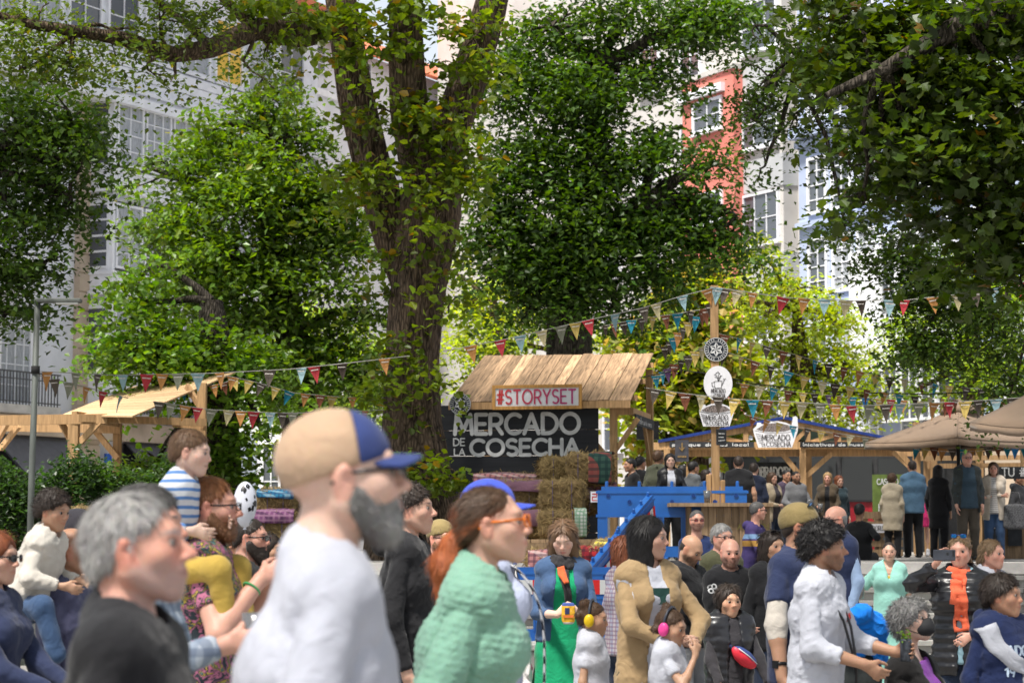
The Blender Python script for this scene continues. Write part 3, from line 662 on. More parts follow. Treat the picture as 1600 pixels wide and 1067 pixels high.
def make_hair(ctx, h, d, parent=None):
    toL, toW = local_head(ctx); st = h.get('s', 'short'); t = h.get('t', .009)*(.7 if st in ('short', 'pony') else 1); hs = ctx['hs']; rnd = ctx['rnd']
    P = [ell((0, -.014, .035), A3(.076, .097, .083)+t, k=.02), ell((0, -.040, -.022), A3(.062, .064, .055)+t*.7, k=.03)]
    hl = h.get('line', 0.0)+.006; fcz = h.get('face', (0, .105, -.028)); fr = h.get('fr', (.064, .066, .092)); cut = [ell(A3(*fcz)+A3(0, 0, hl), A3(*fr), k=.02)]
    lo, hi = A3(-.15, -.17, -.12), A3(.15, .13, .16); nap = h.get('nape', -.055); Lh = h.get('L', .15); amp = h.get('amp', .003); fq = h.get('f', 120)
    if st in ('long', 'bob'):
        wb = h.get('w', .105); back = h.get('back', -.05)
        P += [econ((0, -.020, .03), (0, back, -Lh+.03), (1, 0, 0), (.080+t, .092+t), (wb, h.get('dp', .06)), .04)]; lo[2] = -Lh-.05; lo[0] = -.17; hi[0] = .17; lo[1] = -.22
        if h.get('fall'):     # locks falling in front of the shoulders
            for s in (-1, 1): P.append(cone((s*.082, .01, -.03), (s*.085, h['fall'], -Lh), .028, .020, .03))
        cut = [ell((0, .115, -.03+hl), A3(.058, .085, .100), k=.02), econ((0, .11, -.05), (0, .11, -.5), (1, 0, 0), (.062, .075), (.055, .07), .02)]
    if st == 'pony':
        pts = h['path']; rr = h.get('pr', (.022, .045, .018))
        for i in range(len(pts)-1):
            ra_, rb_ = np.interp([i/(len(pts)-1), (i+1)/(len(pts)-1)], [0, .5, 1], rr); P.append(cone(pts[i], pts[i+1], ra_, rb_, .02))
        A = np.array(pts); lo = np.minimum(lo, A.min(0)-.08); hi = np.maximum(hi, A.max(0)+.08)
    for b in h.get('buns', []): P.append(ell(b[:3], A3(b[3], b[3], b[3]), k=.012)); lo = np.minimum(lo, A3(*b[:3])-b[3]-.02); hi = np.maximum(hi, A3(*b[:3])+b[3]+.02)
    base = union(P); cu = union(cut); curly = st == 'curly'
    if curly: amp, fq = h.get('amp', .011), h.get('f', 115); lo -= .03; hi += .03
    def f(p):
        dd = base(p)+amp*wob(p*(A3(1, 1, .35) if st in ('long', 'bob', 'pony') else A3(1, 1, 1)), fq, 3)
        if curly: dd += amp*.6*wob(p, fq*2.1, 5)
        if st in ('short', 'ring', 'pony'): dd = dd+np.clip(.022-cu(p), 0, .022)*.42
        dd = smax(dd, -cu(p)-amp*.5*wob(p, 90)-.004*wob(p, 210, 1), .008)
        if st == 'ring': dd = np.maximum(dd, p[:, 2]-h.get('ringz', .045))
        if st in ('short', 'curly', 'ring') or st == 'pony':
            pl = (nap+.62*(p[:, 1]+.085)+.004*np.sin(p[:, 0]*200))-p[:, 2]; pl = np.where((p[:, 1] < -.10) | (p[:, 2] < -.11), np.where(st == 'pony', -1, pl), pl); dd = smax(dd+np.clip(.02+pl, 0, .02)*.35, pl+.003*wob(p, 190), .008)
        elif st in ('long', 'bob'):
            dd = np.maximum(dd, -Lh-p[:, 2]+.012*wob(p, 60)); dd = smax(dd, p[:, 1]-.055-np.clip(p[:, 2], 0, 1)*.9, .02) if not h.get('fall') else dd
        return dd
    hv = max(ctx['hv']*1.6, .006)/hs; v, q = surfnet(f, lo, hi, hv, pad=1.3)
    if not len(v): return
    c = np.tile(np.array(ctx['hc'], np.float32), (len(v), 1))*(1+.12*wob(v, 90))[:, None]
    if 'streak' in h: c2, fn = h['streak']; w_ = fn(v)[:, None]; c = c*(1-w_)+np.array(c2, np.float32)*w_
    n = int(h.get('n', (3200 if d < 7 else 1900 if d < 13 else 900 if d < 20 else 220))); crown = A3(0, -.03, .11)
    flow = (lambda p: np.tile(A3(0, -.15, -1), (len(p), 1))) if st in ('long', 'bob') else (lambda p: (p-crown)*A3(1, 1, 1)+A3(0, -.02, -.02))
    if 'flow' in h: flow = h['flow']
    Lb = h.get('bl', {'short': .030, 'curly': .026, 'ring': .012, 'long': .07, 'bob': .07, 'pony': .045}[st])
    qk = q if st not in ('long', 'bob') else q[~((v[q].mean(1)[:, 1] > .02) & (v[q].mean(1)[:, 2] < .10))]
    bv, b4, b3, bc = blades(v, qk, n, Lb, h.get('bw', .0026 if d < 7 else .0034 if d < 14 else .007), ctx['hc'], flow, rnd, h.get('lift', .10 if not curly else .6), .9 if curly else h.get('mess', .1))
    if 'streak' in h:
        c2, fn = h['streak']; k = n; w_ = np.tile(fn(bv[:k]), 5)[:, None]; bc = bc*(1-w_)+np.array(c2, np.float32)*w_*np.linalg.norm(bc, axis=1)[:, None]/np.linalg.norm(ctx['hc'])
    V = np.concatenate([v, bv]); o = len(v); me = mesh_np('hair', toW(V), [q, b4+o, b3+o], True, np.concatenate([c, bc]))
    link('hair', me, parent or ctx['root'], HAIR)
def make_beard(ctx, b):
    toL, toW = local_head(ctx); c = HC.get(b['c'], b['c']) if isinstance(b['c'], str) else b['c']; t = b.get('t', .008); ln = b.get('L', .012)
    P = [ell((0, .020, -.02), A3(.064, .072, .085)+t, k=.03), ell((0, .070, -.060), A3(.031, .026, .030)+t, k=.02), ell((0, .066, -.10-ln*.6), A3(.030, .026, .022+ln)+t*.6, k=.03)]
    for s in (-1, 1): P.append(cone((s*.057, -.002, -.045), (s*.018, .060, -.098-ln*.5), .024+t, .017+t, .03))
    f0 = union(P); cut = union([ell((0, .105, .012), A3(.055, .06, .052), k=.02), ell((0, .108, -.0605), A3(.019, .03, .0065), k=.01)])
    cheek = union([ell((s*.038, .085, -.026), A3(.022, .05, .020), k=.02) for s in (-1, 1)])
    def f(p):
        dd = f0(p)+.0025*wob(p, 170, 2); dd = smax(dd, -cut(p), .006); dd = smax(dd, -cheek(p), .008)
        dd = smax(dd, p[:, 2]-(-.006+.5*(.02-p[:, 1])), .012); dd = smax(dd, (-.004-p[:, 1])+np.clip(-.06-p[:, 2], 0, 1)*.5, .006); return dd
    v, q = surfnet(f, A3(-.11, -.04, -.2), A3(.11, .15, .06), max(ctx['hv']*1.2, .0055)/ctx['hs'], pad=1.3)
    if not len(v): return
    col = np.tile(np.array(c, np.float32), (len(v), 1))*(1+.15*wob(v, 140))[:, None]
    if 'c2' in b: w_ = np.clip(b['w2'](v), 0, 1)[:, None]; col = col*(1-w_)+np.array(HC[b['c2']], np.float32)*w_
    bv, b4, b3, bc = blades(v, q, b.get('n', 1100), .015, .0025, c, lambda p: np.tile(A3(0, .2, -1), (len(p), 1)), ctx['rnd'], .5, .3)
    if 'c2' in b: k = len(bv)//5; w_ = np.tile(np.clip(b['w2'](bv[:k]), 0, 1), 5)[:, None]; bc = bc*(1-w_)+np.array(HC[b['c2']], np.float32)*w_
    o = len(v); link('beard', mesh_np('beard', toW(np.concatenate([v, bv])), [q, b4+o, b3+o], True, np.concatenate([col, bc])), ctx['root'], HAIR)
def sdf_part(ctx, name, prs, m, h, f=None, parent=None, head=False, pad=.01):
    """a smooth part from prims (in head space when head is set)"""
    lo, hi = bounds(prs, pad); u_ = union(prs); g = (lambda p: f(p, u_)) if f else u_
    v, q = surfnet(g, lo, hi, h, pad=1.3)
    if head: v = local_head(ctx)[1](v)
    return link(name, mesh_np(name, v, q, True), parent or ctx['root'], m)
def cap(ctx_m, brim_m=None, back_m=None, front=.0, tilt=0, t=.012, brim_dir=1, brimL=.066, brim_w=.056):
    """peaked cap: crown, separate back panel where it has one, and brim"""
    def go(ctx):
        e = empty('cap', parent=ctx['root']); h = max(ctx['hv']*1.1, .0055)/ctx['hs']
        P = [ell((0, -.014, .040), A3(.076, .097, .083)+t, k=.02)]; pl = lambda p: (.016+.21*p[:, 1]*brim_dir)-p[:, 2]
        inner = union([ell((0, -.014, .035), A3(.076, .097, .083)+.004, k=.02)])
        sdf_part(ctx, 'crown', P, ctx_m, h, lambda p, u_: np.maximum(np.maximum(u_(p), pl(p)), (.028-p[:, 1]*brim_dir) if back_m else -1), e, True)
        if back_m: sdf_part(ctx, 'back_panel', P, back_m, h, lambda p, u_: np.maximum(np.maximum(u_(p)+.0015, pl(p)+.001), p[:, 1]*brim_dir-.0278), e, True)
        b = [ell((0, .085*brim_dir, .024-.012), (brim_w+.014, brimL+.012, .05), k=.01)]
        def bf(p, u_):
            zc = .047-.16*p[:, 1]*brim_dir-5.0*p[:, 0]**2; q = p.copy(); q[:, 2] = .012
            return np.maximum(np.maximum(u_(q), np.abs(p[:, 2]-zc)-.004), -inner(p))
        sdf_part(ctx, 'brim', [ell((0, .085*brim_dir, .012), (brim_w+.014, brimL+.012, .05), k=.01)], brim_m or ctx_m, h*.8, bf, e, True)
    return go
def glasses(frame_m, lens_m=None, w=.021, hgt=.016, z=.002, r=.0022, up=False, temple=True):
    def go(ctx):
        toL, toW = local_head(ctx); e = empty('sunglasses' if lens_m else 'glasses', parent=ctx['root']); mb = MB()
        y0, zz = (.114, z) if not up else (.060, .118)
        for s in (-1, 1):
            pts = []
            for k in range(17):
                a = 2*math.pi*k/16; x = s*.034+w*np.sign(math.cos(a))*abs(math.cos(a))**.65; zt = hgt*np.sign(math.sin(a))*abs(math.sin(a))**.65
                p = (x, y0-(abs(x)**2)*2.6+(0 if not up else zt*.6), zz+zt*(1 if not up else .8)); pts.append(p)
            mb.tube(toW(np.array(pts[:-1]+pts[:1])), r*ctx['hs'], 6, False)
            if lens_m:
                L_ = toW(np.array(pts[:-1])+A3(0, .0015, 0)); MB().add(L_, [tuple(range(16))]).build('lens', lens_m, e)
            if temple and not up: mb.bar(Vector(toW(np.array([[s*.055, y0-.010, zz+.006]]))[0]), Vector(toW(np.array([[s*.079, .0, zz+.008]]))[0]), .003*ctx['hs'], .006*ctx['hs']); mb.bar(Vector(toW(np.array([[s*.079, .0, zz+.008]]))[0]), Vector(toW(np.array([[s*.080, -.03, zz-.008]]))[0]), .003*ctx['hs'], .006*ctx['hs'])
        mb.tube(toW(np.array([(-.013, y0, zz+.004), (0, y0+.002, zz+.007), (.013, y0, zz+.004)])), r*ctx['hs'], 6)
        mb.build('frame', frame_m, e, True)
    return go
def decal(ctx, garm, text, m, cx, z, w, h, weight, back=False, mirror=False):
    """lettering laid on the front of a garment"""
    ss, tw = strokes_of(text, .22); f = ctx[garm]; V, Fc = [], []
    for i, s in enumerate([q for s0 in ss for q in split_sharp(s0)]):
        P = [((a/tw-.5)*w+cx, b/1.4*h+z) for a, b in s]; D = [P[0]]
        for a, b in zip(P, P[1:]):
            n = max(1, int(math.hypot(b[0]-a[0], b[1]-a[1])/.012)); D += [(a[0]+(b[0]-a[0])*k/n, a[1]+(b[1]-a[1])*k/n) for k in range(1, n+1)]
        v, fc = ribbon(D, weight); o = len(V); V += v; Fc += [tuple(x+o for x in q) for q in fc]
    q = np.array(V, np.float32); nb, r, u, fw = ctx['nb'], ctx['r'], ctx['u'], ctx['fw']
    p = nb+q[:, :1]*(-r)*1.0+(q[:, 1:])*u+fw*.30; sgn = -fw
    for _ in range(40):
        dd = f(p); p = p+sgn*np.clip(dd-.002, -.02, .05)[:, None]*.7
    ok = np.abs(f(p)-.002) < .012; Fc = [q_ for q_ in Fc if all(ok[i] for i in q_)]
    me = bpy.data.meshes.new('lettering'); me.from_pydata([tuple(map(float, x)) for x in p], [], Fc); me.update(); return link('lettering', me, ctx['root'], m)

def strip_on(ctx, garm, path, m, name, off=.006, thick=.014, nc=5):
    """band of cloth laid over the front of a garment: path = (x to the figure's left, z from the neck, width) in metres"""
    f = ctx[garm]; nb, r, u, fw = ctx['nb'], ctx['r'], ctx['u'], ctx['fw']; P = np.array(path, np.float32); n = len(P)*4; t = np.linspace(0, len(P)-1, n); X, Z, Wd = [np.interp(t, np.arange(len(P)), P[:, k]) for k in range(3)]
    T = np.stack([np.gradient(X), np.gradient(Z)], 1); T /= np.linalg.norm(T, axis=1)[:, None]; N = np.stack([-T[:, 1], T[:, 0]], 1); V = []
    for i in range(n):
        for j in range(nc): k = (j/(nc-1)-.5)*Wd[i]; V.append((X[i]+N[i, 0]*k, Z[i]+N[i, 1]*k, .004*math.sin(j*2.1+i*.5)))
    q = np.array(V, np.float32); p = nb-q[:, :1]*r+q[:, 1:2]*u+fw*.34
    for _ in range(36): p = p-fw*np.clip(f(p)-off-q[:, 2], -.02, .04)[:, None]*.7
    o = MB().add([tuple(map(float, x)) for x in p], [(i*nc+j, i*nc+j+1, (i+1)*nc+j+1, (i+1)*nc+j) for i in range(n-1) for j in range(nc-1)]).build(name, m, ctx['root'], True); md = o.modifiers.new('t', 'SOLIDIFY'); md.thickness = thick; md.offset = 1; return o
# ---------------------------------------------------------------- ground, terrace, steps
def paving_mat(name, c, scale, var=.2):
    m, t, b = _bsdf(name); vec = coords(t)
    col, f = noise_col(t, vec, [x*(1-var) for x in c], [x*(1+var) for x in c], scale, 8)
    n2 = nd(t, 'ShaderNodeTexNoise', Scale=60.0, Detail=4.0); t.links.new(vec, n2.inputs['Vector'])
    t.links.new(mixc(t, .35, col, n2.outputs['Color'], 'SOFT_LIGHT'), b.inputs['Base Color']); b.inputs['Roughness'].default_value = .85
    bump(t, b, n2.outputs['Fac'], .3, .004); MATS[name] = m; return m
GRAN = paving_mat('granite', (.30, .29, .27), 2.5); GRAN2 = paving_mat('granite_pale', (.44, .42, .40), 3.0); SLAB = paving_mat('plaza_slabs', (.27, .255, .235), 1.2)
TZ = 1.25; TY = 31.0
g = MB(); NX = 40
g.add([(x, y, 0) for y in (-20, 0, 10, 20, 26.5, 120, 900) for x in np.linspace(-600, 600, NX+1)], [(j*(NX+1)+i, j*(NX+1)+i+1, (j+1)*(NX+1)+i+1, (j+1)*(NX+1)+i) for j in range(6) for i in range(NX)])
tag(g.build('ground', SLAB), kind='structure')
ter = MB().box(-30, 30, TY+.45, 70, -.02, TZ).build('terrace', SLAB); tag(ter, kind='structure')
wallb = MB().box(-30, -2.0, TY, TY+.448, -.02, TZ-.14); wallb.build('retaining_wall', GRAN, ter)
kerb = MB().box(-.49, .49, 0, .46, -.14, .012).mesh('edge_slab')
for i in range(34):
    o = link('edge_slab', kerb, ter, GRAN2, (-16.5+i*1.0, TY-.004, TZ)); o.rotation_euler = (0, random.uniform(-.004, .004), 0)
st = empty('steps', (0, 0, 0)); tag(st, kind='structure'); NS = 8; RH = TZ/NS; TR = .38
slab = MB().box(-.595, .595, -.035, TR+.02, -.055, 0).mesh('step_slab'); riser = MB().box(-.598, .598, 0, TR, -RH+.001, -.056).mesh('riser_stone')
for k in range(NS-1):
    z = RH*(k+1); y = TY-TR*(NS-1-k)
    for i in range(13):
        x = -1.4+i*1.2+(k % 2)*.35
        o = link('step_slab', slab, st, GRAN, (x, y+random.uniform(-.008, .008), z+random.uniform(-.003, .003))); link('riser_stone', riser, st, GRAN, (x, y+.02, z))
tag(MB().box(-2.6, -1.55, TY-2.75, TY-.006, -.02, TZ-.10).build('stair_wall', GRAN), kind='structure')
# ---------------------------------------------------------------- buildings
WHITE = mat('white_render', (.66, .67, .72), var=.10, scale=.8, rough=.7, bmp=.1); WPAINT = mat('white_timber_paint', (.74, .75, .79), var=.07, scale=3, rough=.45, bmp=.05)
CREAM = mat('cream_render', (.50, .48, .455), var=.10, scale=.7); GREYR = mat('grey_render', (.42, .43, .44), var=.08, scale=.8); STONE = paving_mat('ashlar', (.50, .40, .31), 1.2, .15)
BLUEW = mat('pale_blue_render', (.38, .44, .60), var=.08, scale=.9); RED = mat('coral_render', (.60, .19, .15), var=.08, scale=1.0); TILE = mat('roof_tile', (.55, .16, .08), var=.3, scale=4)
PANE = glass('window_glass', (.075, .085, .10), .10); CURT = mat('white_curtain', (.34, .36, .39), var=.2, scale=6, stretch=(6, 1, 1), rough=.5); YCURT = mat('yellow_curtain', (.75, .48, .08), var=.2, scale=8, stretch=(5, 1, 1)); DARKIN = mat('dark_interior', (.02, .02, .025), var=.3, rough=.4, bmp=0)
IRON = mat('iron_railing', (.06, .06, .065), rough=.5, var=.1); AWN = cloth('grey_awning', (.10, .10, .115)); 
def facade(name, label, px0, d0, slope, depth=14):
    """empty whose local x runs along the street front and -y faces the square"""
    e = Vector((slope, 1, 0)).normalized(); th = math.atan2(e.y, e.x)
    if slope < 0: th += math.pi; e = -e
    o = at(px0, HORIZON, d0); r = empty(name, (o.x, o.y, 0), th, label, 'building'); r['th'] = th; return r
def uv(root, px, py, off=0.0):
    """local (u, z) on the front plane (off metres in front of it) seen at a pixel"""
    th = root['th']; e = Vector((math.cos(th), math.sin(th), 0)); n = Vector((math.sin(th), -math.cos(th), 0)); o = root.location+n*off
    a = at(px, py, 50.0)-cam_o.location; t = (o-cam_o.location).dot(n)/a.dot(n); p = cam_o.location+a*t
    return (p-o).dot(e), p.z
def window(root, u0, u1, z0, z1, y, nx=2, nz=3, fm=None, pm=None, fw=.07, sill=True):
    mb = MB(); fm = fm or WPAINT; b = .03
    mb.box(u0, u1, y-.09, y+.02, z1-fw, z1); mb.box(u0, u1, y-.09, y+.02, z0, z0+fw); mb.box(u0, u0+fw, y-.09, y+.02, z0+fw, z1-fw); mb.box(u1-fw, u1, y-.09, y+.02, z0+fw, z1-fw)
    for i in range(1, nx): x = u0+(u1-u0)*i/nx; mb.box(x-b/2, x+b/2, y-.07, y, z0+fw, z1-fw)
    for j in range(1, nz): z = z0+(z1-z0)*j/nz; mb.box(u0+fw, u1-fw, y-.06, y-.004, z-b/2, z+b/2)
    if sill: mb.box(u0-.06, u1+.06, y-.16, y+.02, z0-.07, z0-.001)
    w_ = mb.build('window', fm, root); MB().box(u0+.02, u1-.02, y-.035, y-.025, z0+.02, z1-.02).build('pane', pm or PANE, w_); return w_
def gallery(root, u0, u1, zs, y, dep, cols, skin=None, rows=4, lower=True):
    """glazed timber bay: posts, aprons and sashes, storey by storey; zs = list of (apron bottom, sill, head)"""
    skin = skin or WPAINT
    for za, zb, zc in zs:
        mb = MB(); mb.box(u0, u1, y-dep, y, za, zb); mb.box(u0, u1, y-dep, y, zc, zc+.25); mb.box(u0-.08, u1+.08, y-dep-.10, y-.01, zc+.25, zc+.37); mb.box(u0-.04, u1+.04, y-dep-.05, y-.01, zb-.10, zb-.002)
        mb.box(u0, u0+.12, y-dep, y, zb, zc); mb.box(u1-.12, u1, y-dep, y, zb, zc); mb.box(u0+.1, u1-.1, y-.12, y, zb, zc)
        mb.build('bay', skin, root)
        wd = (u1-u0-.2)/cols
        for i in range(cols):
            a = u0+.1+i*wd; window(root, a+.05, a+wd-.05, zb+.08, zc-.06, y-dep+.06, 2 if i % 2 == 0 else 3, rows, pm=random.choice([CURT, PANE, CURT]), sill=False)
            MB().box(a+.12, a+wd-.12, y-dep-.03, y-dep-.002, za+.18, zb-.2).build('apron_panel', skin, root)
        for sx, xx in ((-1, u0), (1, u1)):
            sd = MB(); sd.box(xx-.02, xx+.02, y-dep+.2, y-.2, zb+.1, zc-.1) if False else None
        # flank sash seen from the side
        fl = MB()
        for k in range(rows+1): z = zb+.1+(zc-zb-.2)*k/rows; fl.box(u0-.03, u0-.002, y-dep+.18, y-.15, z-.03, z+.03)
        fl.box(u0-.03, u0-.002, y-dep+.14, y-dep+.18, zb, zc); fl.box(u0-.03, u0-.002, y-.15, y-.11, zb, zc); f_ = fl.build('flank_sash', WPAINT, root)
        MB().box(u0-.012, u0-.006, y-dep+.18, y-.15, zb+.1, zc-.1).build('pane', PANE, f_)
# left: white building with glazed galleries, stone pier, shop awnings
BL = facade('gallery_building', 'white building with glazed timber galleries and a stone pier at left', -80, 57.5, .503)
uP0, _ = uv(BL, 117, 500); uP1, _ = uv(BL, 152, 500); uE, _ = uv(BL, 470, 300); zt = uv(BL, 200, 85)[1]; zc0 = uv(BL, 177, 163)[1]
MB().box(-4, uE, .05, 12, 0, zt+6.5).build('wall', WHITE, BL)
MB().box(uP0, uP1, -.12, .049, 0, zc0+.3).build('stone_pier', STONE, BL)
zz = 0
while zz < zc0:                                   # ashlar joints of the pier, course by course
    MB().box(uP0-.012, uP1+.012, -.15, -.121, zz+.012, min(zz+.50, zc0)-.012).build('ashlar_block', STONE, BL); zz += .52
zA = [uv(BL, 215, y)[1] for y in (438, 425, 335, 305, 283, 180)]
hgt = (zA[5]-zA[2]); zs = [(zA[4]-.9, zA[4], zA[5]+.05)]; 
st_h = zA[5]-zA[2]
for k in range(1, 4): zs.append((zA[4]-.9-st_h*k, zA[4]-st_h*k, zA[5]+.05-st_h*k))
uB0, _ = uv(BL, 178, 220, .9); uB1 = uE-.3
gallery(BL, uB0, uB1, [z for z in zs if z[0] > 4.0], .05, .95, 8)
uL1 = uP0-.15; gallery(BL, -3.5, uL1-2.4, [z for z in zs if z[0] > 7.0], .05, .95, 4)
# attic storey with weatherboards
za0, za1 = zc0+.05, uv(BL, 300, 140)[1]+.1
bd = MB(); MB().box(-3.8, uE-.02, -.75, .04, za0, za1).build('attic_wall', WPAINT, BL)
z = za0+.05; k = 0
while z < za1-.2:
    MB().box(-3.8, uE, -.78-.02, -.752, z, z+.24).build('weatherboard', WPAINT, BL); z += .27
MB().box(-3.8, uE, -.60, .04, za1, za1+3.2).build('attic_back', WPAINT, BL)
MB().box(-4, uE+.2, -1.1, .6, za0-.28, za0-.02).build('cornice', WPAINT, BL)
u = -3.4; i = 0
uy = uv(BL, 342, 110, .6)[0]
while u < uE-1.6:
    window(BL, u, u+1.5, za1+.12, za1+2.1, -.60, 2, 2, pm=YCURT if u <= uy < u+1.5 else random.choice([PANE, CURT]), fw=.09); u += 1.75
MB().box(-4.2, uE+.2, -1.2, 10, za1+3.2, za1+3.5).build('roof', TILE, BL)
# balcony and french window at the lower left
ub0, zb0 = uv(BL, -40, 630); ub1, _ = uv(BL, 60, 630); zr = uv(BL, 30, 584)[1]
MB().box(ub0, ub1, -.75, .0, zb0-.22, zb0).build('balcony_slab', GRAN2, BL)
rl = MB(); rl.box(ub0, ub1, -.74, -.70, zr-.04, zr); rl.box(ub0, ub1, -.74, -.70, zb0+.06, zb0+.09); rl.box(ub0, ub1, -.735, -.705, zr-.22, zr-.19)
x = ub0
while x < ub1: rl.box(x-.012, x+.012, -.732, -.708, zb0, zr); x += .13
rl.build('railing', IRON, BL)
uw0 = uv(BL, -5, 560)[0]; uw1 = uv(BL, 48, 560)[0]; window(BL, uw0, uw1, zb0+.02, uv(BL, 20, 505)[1], .02, 4, 4, pm=CURT, fw=.1)
# second balcony right of the pier
ub2, ub3 = uv(BL, 158, 600)[0], uv(BL, 215, 600)[0]
rl = MB(); rl.box(ub2, ub3, -.74, -.70, zr-.04, zr); rl.box(ub2, ub3, -.74, -.70, zb0+.06, zb0+.09)
x = ub2
while x < ub3: rl.box(x-.012, x+.012, -.732, -.708, zb0, zr); x += .13
rl.build('railing', IRON, BL); MB().box(ub2, ub3, -.75, .0, zb0-.22, zb0).build('balcony_slab', GRAN2, BL)
MB().box(-4, uE, -.35, .04, zb0-.75, zb0-.24).build('string_course', STONE, BL)
for px0, px1 in ((-20, 105), (190, 300), (310, 420)):  # shop fronts under grey awnings
    a, zt_ = uv(BL, px0, 668); b_, _ = uv(BL, px1, 668)
    MB().box(a+.1, b_-.1, -.02, .045, .2, zb0-.8).build('shop_opening', DARKIN, BL)
    aw = MB(); aw.add([(a, -.1, zb0-.75), (b_, -.1, zb0-.75), (b_, -1.6, zb0-2.05), (a, -1.6, zb0-2.05), (b_, -1.6, zb0-2.3), (a, -1.6, zb0-2.3), (a, -.1, zb0-.80), (b_, -.1, zb0-.80), (b_, -1.57, zb0-2.10), (a, -1.57, zb0-2.10)], [(0, 1, 2, 3), (3, 2, 4, 5), (6, 9, 8, 7)]); aw.build('awning', AWN, BL)
pb = uv(BL, 160, 716); MB().box(pb[0]-.12, pb[0]+.16, -.2, -.15, pb[1]-.13, pb[1]+.13).build('street_sign', mat('blue_enamel', (.02, .10, .45), rough=.3), BL)
# far white house with a tiled roof, between the limbs of the big tree
BM = facade('far_white_house', 'white house with orange tiled roof beyond the big tree', 440, 86, .503)
zr_, u1 = uv(BM, 500, 60)[1], uv(BM, 900, 300)[0]
MB().box(-2, u1, 0, 10, 0, zr_).build('wall', WHITE, BM); MB().add([(-2.3, -.7, zr_-.1), (u1, -.7, zr_-.1), (u1, 4.5, zr_+2.6), (-2.3, 4.5, zr_+2.6), (-2.3, -.7, zr_-.25), (u1, -.7, zr_-.25)], [(0, 1, 2, 3), (0, 4, 5, 1)]).build('roof', TILE, BM)
a, b_ = uv(BM, 480, 90)[0], uv(BM, 506, 90)[0]; h0, h1 = uv(BM, 490, 110)[1], uv(BM, 490, 68)[1]
for k in range(6):
    for fl in range(4): window(BM, a+k*3.6, b_+k*3.6, h0-fl*3.4, h1-fl*3.4, -.01, 2, 3)
MB().box(-2, u1, -.18, -.002, h0-.95, h0-.7).build('cornice', WPAINT, BM)
# low white shop front behind the ivy tree
SH = empty('white_shopfront', (0, 0, 0), 0, 'low white shopfront with grey door behind the ivy covered tree', 'building')
a, b_ = at(330, 790, 62), at(545, 620, 62); MB().box(a.x, b_.x, 62, 66, 0, b_.z+1.5).build('wall', WHITE, SH)
d0, d1 = at(372, 760, 62), at(400, 680, 62); MB().box(d0.x, d1.x, 61.93, 62.0-.004, 0, d1.z).build('door', mat('grey_door', (.30, .34, .40), rough=.5), SH)
w0, w1 = at(408, 745, 62), at(440, 690, 62); SH['th'] = 0.0; window(SH, w0.x, w1.x, w0.z-1.2, w1.z, 61.97, 2, 2); w0, w1 = at(450, 745, 62), at(482, 690, 62); window(SH, w0.x, w1.x, w0.z-1.2, w1.z, 61.97, 1, 1)
# right: beige block with coral bay
BR = facade('apartment_block', 'beige apartment block with a coral red bay at upper right', 960, 82, -.526)
uA, _ = uv(BR, 900, 300); uZ, _ = uv(BR, 1255, 300); ztop = 34
MB().box(uA-12, uZ, .05, 12, 0, ztop).build('wall', CREAM, BR)
r0, zr0 = uv(BR, 1066, 140, .9); r1, _ = uv(BR, 1146, 140, .9); zrt = uv(BR, 1100, 122, .9)[1]; zrb = uv(BR, 1100, 520, .9)[1]
MB().box(r0, r1, -.9, .049, zrb-3, zrt).build('coral_bay', RED, BR)
hd = uv(BR, 1100, 145, .9)[1]; MB().box(r0-.08, r1-.5, -1.08, -.902, hd-.16, hd+.12).build('bay_cornice', WPAINT, BR); MB().box(r0-.05, r1+.05, -.98, .04, zrt+.002, zrt+.16).build('bay_coping', CREAM, BR)
wa, wz1 = uv(BR, 1083, 163, .9); wb, _ = uv(BR, 1129, 160, .9); wz0 = uv(BR, 1100, 208, .9)[1]; hh = wz1-wz0
for k in range(5): window(BR, wa, wb, wz0-k*3.1, wz1-k*3.1, -.88, 2, 2, fw=.11, sill=True)
g0, _ = uv(BR, 1160, 330, .5); g1, _ = uv(BR, 1221, 330, .5); zg = uv(BR, 1190, 298, .5)[1]
MB().box(g0-.6, g1+.12, -.5, .049, 4, zg+9.8).build('corner_bay', CREAM, BR)
for k in range(-3, 5):
    z_ = zg-3.15*k; MB().box(g0-.63, g1+.16, -.54, .04, z_+.02, z_+1.05).build('spandrel_band', GREYR, BR)
    window(BR, g0+.1, g0+.1+(g1-g0)*.92, z_-1.75, z_-.05, -.50, 3, 2, fw=.08, sill=True)
for k in range(8):                                # plain windows on the beige wall
    for j in range(3): window(BR, uA+2+j*2.7, uA+3.3+j*2.7, zg-3.15*k+6.3-1.75, zg-3.15*k+6.25, .04, 2, 2)
MB().box(uA-12.3, uZ+.2, -.5, 12.2, ztop, ztop+.5).build('roof', CREAM, BR)
# right: pale blue building with white windows
BB = facade('pale_blue_building', 'pale blue building with white casement windows at right', 1252, 66.5, -.526)
uN, _ = uv(BB, 1700, 300); c0, zc1 = uv(BB, 1262, 248); c1, _ = uv(BB, 1292, 250); zcb = uv(BB, 1275, 335)[1]; zsec = uv(BB, 1275, 372)[1]; fh = zc1-zsec
MB().box(0, uN+6, .05, 12, 0, zc1+9).build('wall', BLUEW, BB); wd = c1-c0
for fl in range(-2, 5):
    zt_ = zc1-fl*fh; zb_ = zcb-fl*fh
    if zb_ < 3.5: continue
    MB().box(-.02, uN+6.1, -.10, .04, zt_+.35, zt_+.52).build('string_course', BLUEW, BB)
    k = 0; x = c0
    while x < uN+4:
        window(BB, x, x+wd, zb_, zt_, .03, 2, 4, pm=random.choice([PANE, CURT, PANE]), fw=.09, sill=False); k += 1; x += wd*1.25 if k % 3 else wd*2.0
